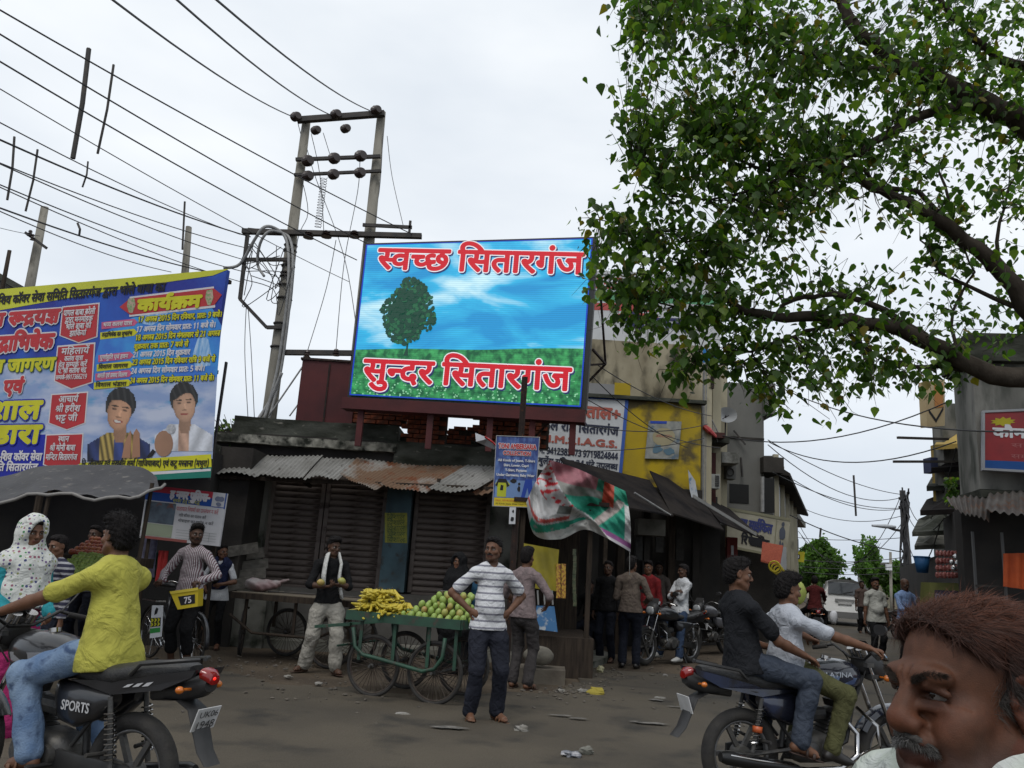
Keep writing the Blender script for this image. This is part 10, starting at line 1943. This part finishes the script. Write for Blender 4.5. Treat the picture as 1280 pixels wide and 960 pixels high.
# bicycle man, girl, woman, boy
person('man in a maroon and white striped shirt holding the black bicycle',gp(222,838),R(168),H=1.74,hands={'R':(.20,.30,1.05),'L':(-.26,.22,1.06)},elb={'R':(.8,-.6,-.4),'L':(-.8,-.6,-.4)},hdd={'R':(-.2,.9,-.2),'L':(.2,.9,-.2)},palm={'R':DOWN,'L':DOWN},curl=.8,tpm=stp('shirt_stripes',(.36,.34,.35),(.11,.055,.07),.022,.45,0),sleeve='long',hem=.84,bom=bkc,bottom='capri',head=(R(-42),0,0),hair='full',skin='dark',vox=.0095,collar=True,fha='moustache',strands=1500)
person('girl in a dark blue waistcoat over a white top and black leggings',gp(262,812),R(185),H=1.52,female=True,hands={'R':(.16,.20,.98),'L':(-.10,.24,1.08)},elb={'R':(.8,-.6,-.3),'L':(-.9,-.5,-.3)},tpm=wtop,hem=.80,bom=bkc,legr=.86,head=(R(-38),0,0),hair='long',skin='brown',vox=.0095,strands=900)
t=thing('waistcoat','dark blue waistcoat worn over the white top of the girl','waistcoat',gp(262,812),R(185));S_=Body();S_.cone((0,.01,.93),(0,.01,1.22),.135,.142,.04,flat=((0,1,0),.95));S_.cone((.10,0,1.20),(-.10,0,1.20),.08,.08,.04);S_.ell((0,.14,1.30),(.05,.10,.09),.02,op='s');S_.ell((0,.0,1.36),(.07,.09,.08),.02,op='s');Pm,Qm=S_.mesh(.010,disp=folds(.004,22,3));npm('cloth',Pm,Qm,cloth('waistcoat_blue',(.02,.025,.06)),t)
t=thing('black_handbag','small black rounded bag held by the girl in the waistcoat','bag',gp(262,812),R(185));MB().ball((.02,.30,1.03),(.10,.06,.09),14,10).build('bag',bkc,t,smooth=True);MB().tube([(.09,.28,1.08),(.10,.14,1.24),(.10,.0,1.26)],.008,6).build('strap',bkc,t)
def spots(name,base,cols,sc=16,sz=.26):
 m=cloth(name,base);t=m.node_tree;b=t.nodes['Principled BSDF'];lk=t.links.new;co=t.nodes.new('ShaderNodeTexCoord');v=t.nodes.new('ShaderNodeTexVoronoi');v.inputs['Scale'].default_value=sc;v.inputs['Randomness'].default_value=.25;lk(co.outputs['Object'],v.inputs['Vector'])
 h=t.nodes.new('ShaderNodeSeparateColor');lk(v.outputs['Color'],h.inputs[0]);r=t.nodes.new('ShaderNodeValToRGB');r.color_ramp.interpolation='CONSTANT';e=r.color_ramp.elements;e[0].position=0;e[0].color=col4(cols[0]);e[1].position=1/len(cols);e[1].color=col4(cols[1])
 for i in range(2,len(cols)):q=e.new(i/len(cols));q.color=col4(cols[i])
 lk(h.outputs[0],r.inputs[0]);g=t.nodes.new('ShaderNodeMath');g.operation='LESS_THAN';g.inputs[1].default_value=sz;lk(v.outputs['Distance'],g.inputs[0]);x=t.nodes.new('ShaderNodeMix');x.data_type='RGBA';x.inputs[6].default_value=col4(base);lk(r.outputs[0],x.inputs[7]);lk(g.outputs[0],x.inputs[0]);lk(x.outputs[2],b.inputs['Base Color']);return m
wl=at(15,800,6.5);wl=(wl.x,wl.y,.02)
pw=person('woman in a white scarf with coloured spots and a turquoise tunic',wl,R(-128),H=1.62,female=True,hands={'R':(.14,.25,.95),'L':(-.14,.25,.97)},tpm=cloth('turquoise_tunic',(.03,.24,.28),(.02,.16,.19)),hem=.52,sleeve='long',bottom='skirt',bom=cloth('magenta_skirt',(.36,.03,.13)),head=(R(0),R(-6),0),hair='short',skin='brown',vox=.0095,eyek=0)
t=thing('spotted_scarf','white headscarf with green, pink and blue spots over the woman at the left edge','scarf',wl,R(-128));s=pw['s'];hc=pw['hc'];HMm=pw['HM'];S_=Body();q=np.array(HMm)
S_.ell(hc+V(0,-.015,.02),(.108,.128,.135),.02);S_.cone(hc+V(0,-.03,-.05),(0,-.01,1.25),.10,.16,.06,flat=((0,1,0),.78));S_.cone((.12,0,1.27),(-.12,0,1.27),.09,.09,.05);S_.cone((0,.01,1.20),(0,.03,.92),.175,.205,.06,flat=((0,1,0),.78));S_.ell(hc+V(0,.135,-.012),(.066,.105,.10),.02,op='s')
Pm,Qm=S_.mesh(.0095,disp=folds(.011,24,12),clips=[((0,0,.90),(0,.2,-1))]);npm('cloth',Pm,Qm,spots('spotted_white',(.52,.53,.50),[(.07,.20,.09),(.26,.10,.14),(.06,.07,.17),(.26,.28,.12),(.15,.10,.20)],32,.33),t)
wb=at(60,760,8.0);person('boy with a dark striped top whose face shows behind the scarfed woman',(wb.x,wb.y,.02),R(165),H=1.50,tpm=stp('boy_stripes',(.28,.28,.30),(.03,.03,.05),.05,.6),sleeve='long',hem=.85,bom=navy,head=(R(10),R(-8),0),skin='brown',vox=.011)
# black robed woman behind the cart
wk=at(567,800,11.6);wk=(wk.x,wk.y,.02);pb2=person('woman wrapped in a black hooded robe behind the mangoes',wk,R(150),H=1.60,female=True,tpm=bkc,sleeve='long',hem=.6,bottom='skirt',bom=bkc,skin='brown',hair='short',vox=.012,head=(R(-20),0,0))
t=thing('black_hood','black hood and cape over the woman standing behind the mangoes','cape',wk,R(150));hc=pb2['hc'];S_=Body();S_.ell(hc+V(0,-.01,.015),(.105,.125,.13),.02);S_.cone(hc+V(0,-.03,-.05),(0,-.01,1.22),.10,.20,.06,flat=((0,1,0),.75));S_.cone((0,0,1.22),(0,.02,.6),.21,.26,.06,flat=((0,1,0),.75));S_.ell(hc+V(0,.13,-.01),(.055,.10,.09),.02,op='s');Pm,Qm=S_.mesh(.012,disp=folds(.010,20,14));npm('cloth',Pm,Qm,bkc,t)
wk=at(592,800,11.9);person('child whose dark head shows beside the black robed woman',(wk.x,wk.y,.02),R(170),H=1.42,tpm=cloth('child_blue',(.03,.09,.16)),bom=navy,vox=.013)
# people by the kiosk
person('man in a pinkish grey shirt partly hidden behind the striped shirt man',gp(649,862),R(330),H=1.72,hands={'R':(.22,.22,1.02),'L':(-.20,.24,1.02)},elb={'R':(.9,-.5,-.2),'L':(-.9,-.5,-.2)},tpm=cloth('pink_grey_shirt',(.22,.17,.17),(.15,.12,.12)),sleeve='rolled',hem=.86,bom=cloth('grey_trousers',(.055,.05,.05)),skin='brown',hair='full',vox=.010)
person('man in a brown jacket with his back turned beside the kiosk',gp(786,836),R(-12),H=1.74,shw=1.06,hands={'R':(.26,.18,1.05),'L':(-.15,.25,1.1)},tpm=cloth('brown_jacket',(.13,.105,.085),(.09,.07,.06)),sleeve='long',hem=.86,blouse=.012,bom=navy,skin='brown',hair='full',vox=.010,shoes='shoe',head=(R(25),0,0))
person('dark clothed man sitting low at the kiosk step',gp(738,822),R(150),H=1.70,pel=(0,.0,.58),neck=(0,.12,1.06),hands={'R':(.15,.42,.72),'L':(-.15,.42,.72)},feet={'R':(.14,.42,.08),'L':(-.14,.46,.08)},tpm=bkc,sleeve='long',hem=.5,bom=navy,skin='dark',vox=.012,abso=True)
person('man in a black shirt standing in the shade left of the brown jacket',gp(757,828),R(150),H=1.66,tpm=bkc,bom=navy,skin='dark',vox=.012,sleeve='long')
person('man in a dark red shirt facing the camera behind the seated rider',gp(808,822),R(165),H=1.72,tpm=cloth('red_shirt',(.20,.02,.022),(.13,.015,.018)),sleeve='long',hem=.86,bom=navy,skin='brown',hair='full',vox=.011,head=(R(15),0,0));person('man whose small head shows over the shoulder of the red shirt',gp(822,812),R(165),H=1.74,tpm=cloth('dull_shirt',(.12,.10,.09)),bom=navy,skin='dark',vox=.013)
gq=atz(862,829);person('laughing man in a white shirt with crossed arms sitting on a parked motorcycle',(gq.x,gq.y,.01),R(222-90-18),H=1.70,abso=True,pel=(0,.22,.93),neck=(0,.16,1.42),hands={'R':(-.09,.35,1.22),'L':(.09,.33,1.18)},elb={'R':(1,.1,-.6),'L':(-1,.1,-.6)},hdd={'R':(-1,.1,.2),'L':(1,.1,.1)},feet={'R':(.30,.45,.09),'L':(-.30,.45,.09)},knees={'R':(.5,1,.2),'L':(-.5,1,.2)},tpm=wtop,sleeve='rolled',hem=.84,bom=cloth('blue_jeans_dark',(.035,.055,.10)),skin='dark',hair='short',vox=.0095,head=(R(8),R(-4),0),collar=True,shoes='shoe',shoem=mat('shoe_white',(.4,.4,.38),rough=.6),eyek=0)
# street walkers
person('man in a cream short sleeved shirt and black trousers walking up to the camera',gp(1097,826),R(183),H=1.70,tpm=cloth('cream_shirt',(.40,.40,.36),(.31,.31,.28)),hem=.80,bom=bkc,fat=.05,blouse=.012,collar=True,skin='brown',hair='full',fha='moustache',vox=.010,shoes='shoe',hands={'R':(.27,.02,.82),'L':(-.27,.02,.82)},feet={'R':(.12,.06,.08),'L':(-.12,-.05,.08)})
person('bald man in a light blue long sleeved shirt and black trousers looking at his hands',gp(1135,833),R(192),H=1.72,tpm=cloth('light_blue_shirt',(.20,.29,.48),(.15,.22,.38)),sleeve='rolled',hem=.90,bom=bkc,blouse=.012,skin='dark',hair=None,vox=.010,shoes='shoe',hands={'R':(.02,.30,1.12),'L':(-.14,.26,1.10)},elb={'R':(.9,-.4,-.5),'L':(-.9,-.4,-.5)},head=(0,R(-16),0),collar=True)
gq=atz(1021,806);person('man in a dark maroon shirt riding away up the street',(gq.x,gq.y,.01),R(76-90),H=1.72,abso=True,pel=(0,.15,.93),neck=(0,.17,1.43),hands={'R':(.34,.78,1.03),'L':(-.34,.78,1.03)},elb={'R':(.9,-.1,-.5),'L':(-.9,-.1,-.5)},feet={'R':(.24,.46,.36),'L':(-.24,.46,.36)},knees={'R':(.6,1,.3),'L':(-.6,1,.3)},tpm=cloth('maroon_shirt',(.085,.018,.018)),sleeve='long',hem=.84,bom=bkc,skin='brown',vox=.012,blouse=.01)
t=thing('white_bundle','white cloth bundle hanging at the right side of the maroon shirted rider','bundle',at(1042,772,20));MB().ball((0,0,0),(.10,.1,.16),9,7,jit=.15).build('bundle',mW,t,smooth=True)
person('man walking between the van and the cream shirted man',gp(1079,792),R(180),H=1.70,tpm=cloth('dull_brown_shirt',(.10,.07,.06)),bom=bkc,skin='dark',vox=.016);person('man in a white shirt far back in the shade behind the two riders',gp(962,800),R(60),H=1.68,tpm=cloth('shade_white',(.40,.42,.46)),bom=navy,skin='brown',vox=.014)
t=thing('yellow_balloon','pale yellow green balloon like bundle beside the driver face','bundle',at(999,741,12));MB().ball((0,0,0),(.10,.09,.16),12,9,jit=.06).build('bundle',mat('lime_cloth',(.42,.48,.12),(.34,.38,.08),sc=6,rough=.7),t,smooth=True)
person('stall keeper in the dark behind the guavas',(-5.4,10.9,.02),R(175),H=1.66,tpm=cloth('keeper_brown',(.07,.05,.04)),bom=navy,skin='dark',vox=.014)
# the man close to the camera
def old_extra(b,C,M,s):
 T=lambda x,y,z:Vector(C)+M@(Vector((x,y,z))*s);Rm=np.array(M)
 def E(c,r,k=.012,op='u'):b.ell(T(*c),[q*s for q in r],k*s,Rm,op)
 def K(a,c,ra,rb,k=.01,op='u'):b.cone(T(*a),T(*c),ra*s,rb*s,k*s,op=op)
 K((0,.088,.004),(0,.107,-.031),.0095,.0135,.012);E((0,.108,-.037),(.0155,.012,.0115),.01)
 for q in(-1,1):
  E((q*.0160,.098,-.041),(.0105,.012,.0100),.008);E((q*.0085,.105,-.0515),(.0048,.006,.004),.003,'s')
  K((q*.012,.0885,.020),(q*.050,.076,.019),.0075,.0065,.015)
  K((q*.016,.0885,-.0175),(q*.046,.0765,-.018),.0062,.0058,.006);K((q*.018,.0872,-.0095),(q*.044,.0785,-.0100),.0030,.0030,.003)
  K((q*.018,.0905,-.026),(q*.048,.074,-.028),.0025,.0022,.004,'s')
  K((q*.0155,.0850,.0055),(q*.032,.0885,.0095),.0052,.0062,.004);K((q*.032,.0885,.0095),(q*.049,.0760,.0),.0062,.0048,.004)
  K((q*.026,.0945,-.043),(q*.040,.079,-.080),.0032,.0030,.008,'s');E((q*.046,.064,-.052),(.021,.023,.026),.02);E((q*.040,.058,-.092),(.022,.024,.02),.02)
  K((q*.079,.004,.022),(q*.088,-.012,.026),.0045,.005,.006);K((q*.088,-.012,.026),(q*.089,-.022,.0),.005,.005,.006);K((q*.089,-.022,.0),(q*.080,-.008,-.034),.005,.0075,.006);E((q*.0795,.0075,-.006),(.005,.004,.006),.004)
 K((-.020,.0925,-.0605),(.020,.0925,-.0605),.0095,.0095,.01);K((-.019,.0915,-.078),(.019,.0915,-.078),.0078,.0078,.008);E((0,.088,-.105),(.024,.016,.018),.015);K((-.022,.100,-.0695),(.022,.100,-.0695),.0018,.0018,.002,'s')
 for z,w,y in((.040,.034,.0905),(.051,.040,.088),(.062,.036,.083)):K((-w,y-.009,z),(0,y+.003,z+.002),.0028,.0032,.003,'s');K((0,y+.003,z+.002),(w,y-.009,z),.0032,.0028,.003,'s')
 for x in(-.007,.006):K((x,.0985,.012),(x*1.3,.0935,.030),.0024,.0020,.003,'s')
 for q in(-1,1):
  for dz in(-.008,.0,.008):K((q*.053,.070,.0+dz),(q*.064,.056,dz*1.9),.0012,.0010,.003,'s')
def old_col(c,HL,sk):
 x,y,z=HL[:,0],HL[:,1],HL[:,2];n=vnoise(HL,45,5,4);n2=vnoise(HL,160,7,3)
 c=np.repeat(sk[None],len(HL),0)*(1+.16*n+.10*n2)[:,None]
 red=np.clip(1-((x/.03)**2+((z+.035)/.022)**2),0,1)*(y>.09)+.7*np.clip(1-(((np.abs(x)-.046)/.03)**2+((z+.03)/.03)**2),0,1);c=c*(1+red[:,None]*np.array([.16,.0,-.04]))
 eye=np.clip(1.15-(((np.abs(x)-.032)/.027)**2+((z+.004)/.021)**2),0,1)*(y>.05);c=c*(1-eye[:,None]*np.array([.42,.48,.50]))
 lip=(np.abs(x)<.031)&(z<-.060)&(z>-.088)&(y>.08);c[lip]=c[lip]*np.array([.62,.48,.52])
 stub=np.clip((-.048-z)*30,0,1)*(y>-.02)*(~lip);c=c*(1-stub[:,None]*.28)+stub[:,None]*np.array([.012,.012,.013])*(1+n2[:,None]);ear=(np.abs(x)>.074);c[ear]*=np.array([1.05,.8,.75]);return np.clip(c,.002,1)
hp0=at(1214,864,1.13);oy=R(104)
pc=person('grey moustached man with reddish dyed hair, very close at the lower right corner',(0,0,0),oy,H=1.72,neck=(0,.0,1.46),tpm=cloth('white_check_shirt',(.50,.52,.50),(.42,.46,.40)),sleeve='long',hem=.82,bom=cloth('grey_trousers2',(.06,.06,.065)),head=(R(3),R(-1),R(2)),neckl=.095,skin=(.078,.031,.016),hair=None,fha=False,vox=.011,fine=(1.33,.0026),extra=old_extra,colfn=old_col,hs_=1.04,collar=True,onk=.01,shoes='shoe',shw=1.05,fat=.02)
root=[o for o in bpy.data.objects if o.get('label','').startswith('grey moustached')][0];hcl=pc['hc'];w0=MRo(oy,3,'Z')@hcl;root.location=(hp0.x-w0.x,hp0.y-w0.y,hp0.z-w0.z)
bo_=pc['body'];bo_.data.materials[0]=vcmat('skin_close',rough=.6,bump=.32,bsc=520,var=.16,vsc=60,spec=.28,sss=.10,bdist=.0016);C0,M0,S0=pc['hc'],pc['HM'],pc['s']*1.04
for o in list(bo_.children):
 if o.name.startswith('eye')and 'brow' not in o.name:
  a=np.empty(len(o.data.vertices)*4,np.float32);ca=o.data.color_attributes['Col'].data;ca.foreach_get('color',a);ca.foreach_set('color',np.clip(a*np.where(a>.1,.38,1),0,1))
 if o.name.startswith('eyebrow'):me=o.data;bpy.data.objects.remove(o)
def hq(x,y,z):return C0+M0@(Vector((x,y,z))*S0)
# hair: swept back mass with strands, grey at the temples
hb=Body();A_=np.array(M0)
for c,r,k in(((0,-.018,.030),(.083,.100,.084),.01),((0,.022,.070),(.068,.066,.033),.025),((0,-.030,.068),(.072,.080,.040),.03),((0,-.060,-.01),(.072,.056,.074),.02)):hb.ell(hq(*c),[q*S0 for q in r],k*S0,A_)
def hpost(F,X,Y,Z):
 dx,dy,dz=X-C0[0],Y-C0[1],Z-C0[2];m=A_/S0;lx=dx*m[0,0]+dy*m[1,0]+dz*m[2,0];ly=dx*m[0,1]+dy*m[1,1]+dz*m[2,1];lz=dx*m[0,2]+dy*m[1,2]+dz*m[2,2]
 nz1=.0022*np.sin(lx*420+np.sin(ly*60)*3)+.0016*np.sin(lx*800+ly*50);cut=np.where(lz>.040,(ly-.052-.25*np.abs(lx))*.9-(lz-.070)*1.15,(ly-.012)+np.minimum(0,lz-.01)*.5)
 return np.maximum(np.maximum(F+nz1*S0,cut*S0),(-lz-.072)*S0).astype(np.float32)
Pm,Qm=hb.mesh(.0032,post=hpost);HLh=(Pm-np.array(C0))@A_/S0
def hcol(HL,rnd=None):
 g=np.clip((.035-HL[:,2])*22,0,1)*np.clip((HL[:,1]+.05)*14,0,1);t=np.clip((HL[:,2]-.03)*13,0,1);t=t*np.clip(1.1-(HL[:,1]-.02)*9,.25,1);base=np.array([.018,.009,.007])*(1-t[:,None])+np.array([.066,.020,.0085])*t[:,None];return base*(1-g[:,None])+np.array([.055,.050,.045])*g[:,None]
npm('hair',Pm,Qm,vcmat('hair_close',rough=.6,bump=.6,bsc=300,var=.3,vsc=60,spec=.2),bo_,hcol(HLh)*.55)
sc_fn=lambda p0,rs:hcol((p0-np.array(C0))@A_/S0)*rs.uniform(.45,1.7,(len(p0),1));hst(Pm,Qm,C0,M0,S0,48000,HAIRC,bo_,length=.027,sweep=1,cfn=sc_fn,wid=.00029)
# moustache and brows out of hairs
def tuft(name,n,fn,color,ln,wid,seed):
 rs=np.random.RandomState(seed);V_=[];F_=[];C_=[]
 for i in range(n):
  p,d,nn=fn(rs);d=d+rs.randn(3)*.28;d/=np.linalg.norm(d);l=ln*rs.uniform(.6,1.2);w=np.cross(d,nn);w/=np.linalg.norm(w);q=[p-w*wid,p+w*wid,p+d*l*.5+nn*.0022+w*wid,p+d*l*.5+nn*.0022-w*wid,p+d*l+nn*.0008]
  V_+=[np.array(hq(*a))for a in q];b=i*5;F_+=[(b,b+1,b+2),(b,b+2,b+3),(b+3,b+2,b+4)];C_+=[color(rs)]*5
 o=npm(name,np.array(V_),np.array(F_),vcmat('strand',rough=.6,var=.1,spec=.25),bo_,np.array(C_),smooth=False);o['kind']='stuff'
def mfn(rs):u=rs.uniform(-1,1);x=u*.034;z=-.0505-.012*abs(u)**1.6-rs.rand()*.008;y=.1025-.016*abs(u)**2;return np.array([x,y,z]),np.array([u*.9,.12,-.75]),np.array([0,1,0])
tuft('moustache',2600,mfn,lambda rs:(np.array([.20,.19,.18])if rs.rand()<.62 else np.array([.02,.018,.016]))*rs.uniform(.6,1.2),.0125,.00028,1)
MB().tube([hq(-.036,.086,-.066),hq(-.018,.1005,-.0545),hq(0,.1035,-.0515),hq(.018,.1005,-.0545),hq(.036,.086,-.066)],[.002,.0062,.0058,.0062,.002],8).build('moustache_base',mat('moustache_grey',(.07,.065,.06),(.02,.018,.016),sc=300,rough=.9),bo_,smooth=True)
for q_ in(-1,1):
 def bfn(rs):u=rs.rand();x=q_*(.013+.040*u);z=.0115+.012*sin(min(u*1.9,1.7))+rs.uniform(-.0046,.0046)*(1-.55*u);y=.0985-.020*u**1.8;return np.array([x,y,z]),np.array([q_*.9,.05,.35-.6*u]),np.array([0,1,0])
 tuft('eyebrow',620,bfn,lambda rs:np.array([.022,.016,.012])*rs.uniform(.5,1.6),.010,.00030,5+q_)
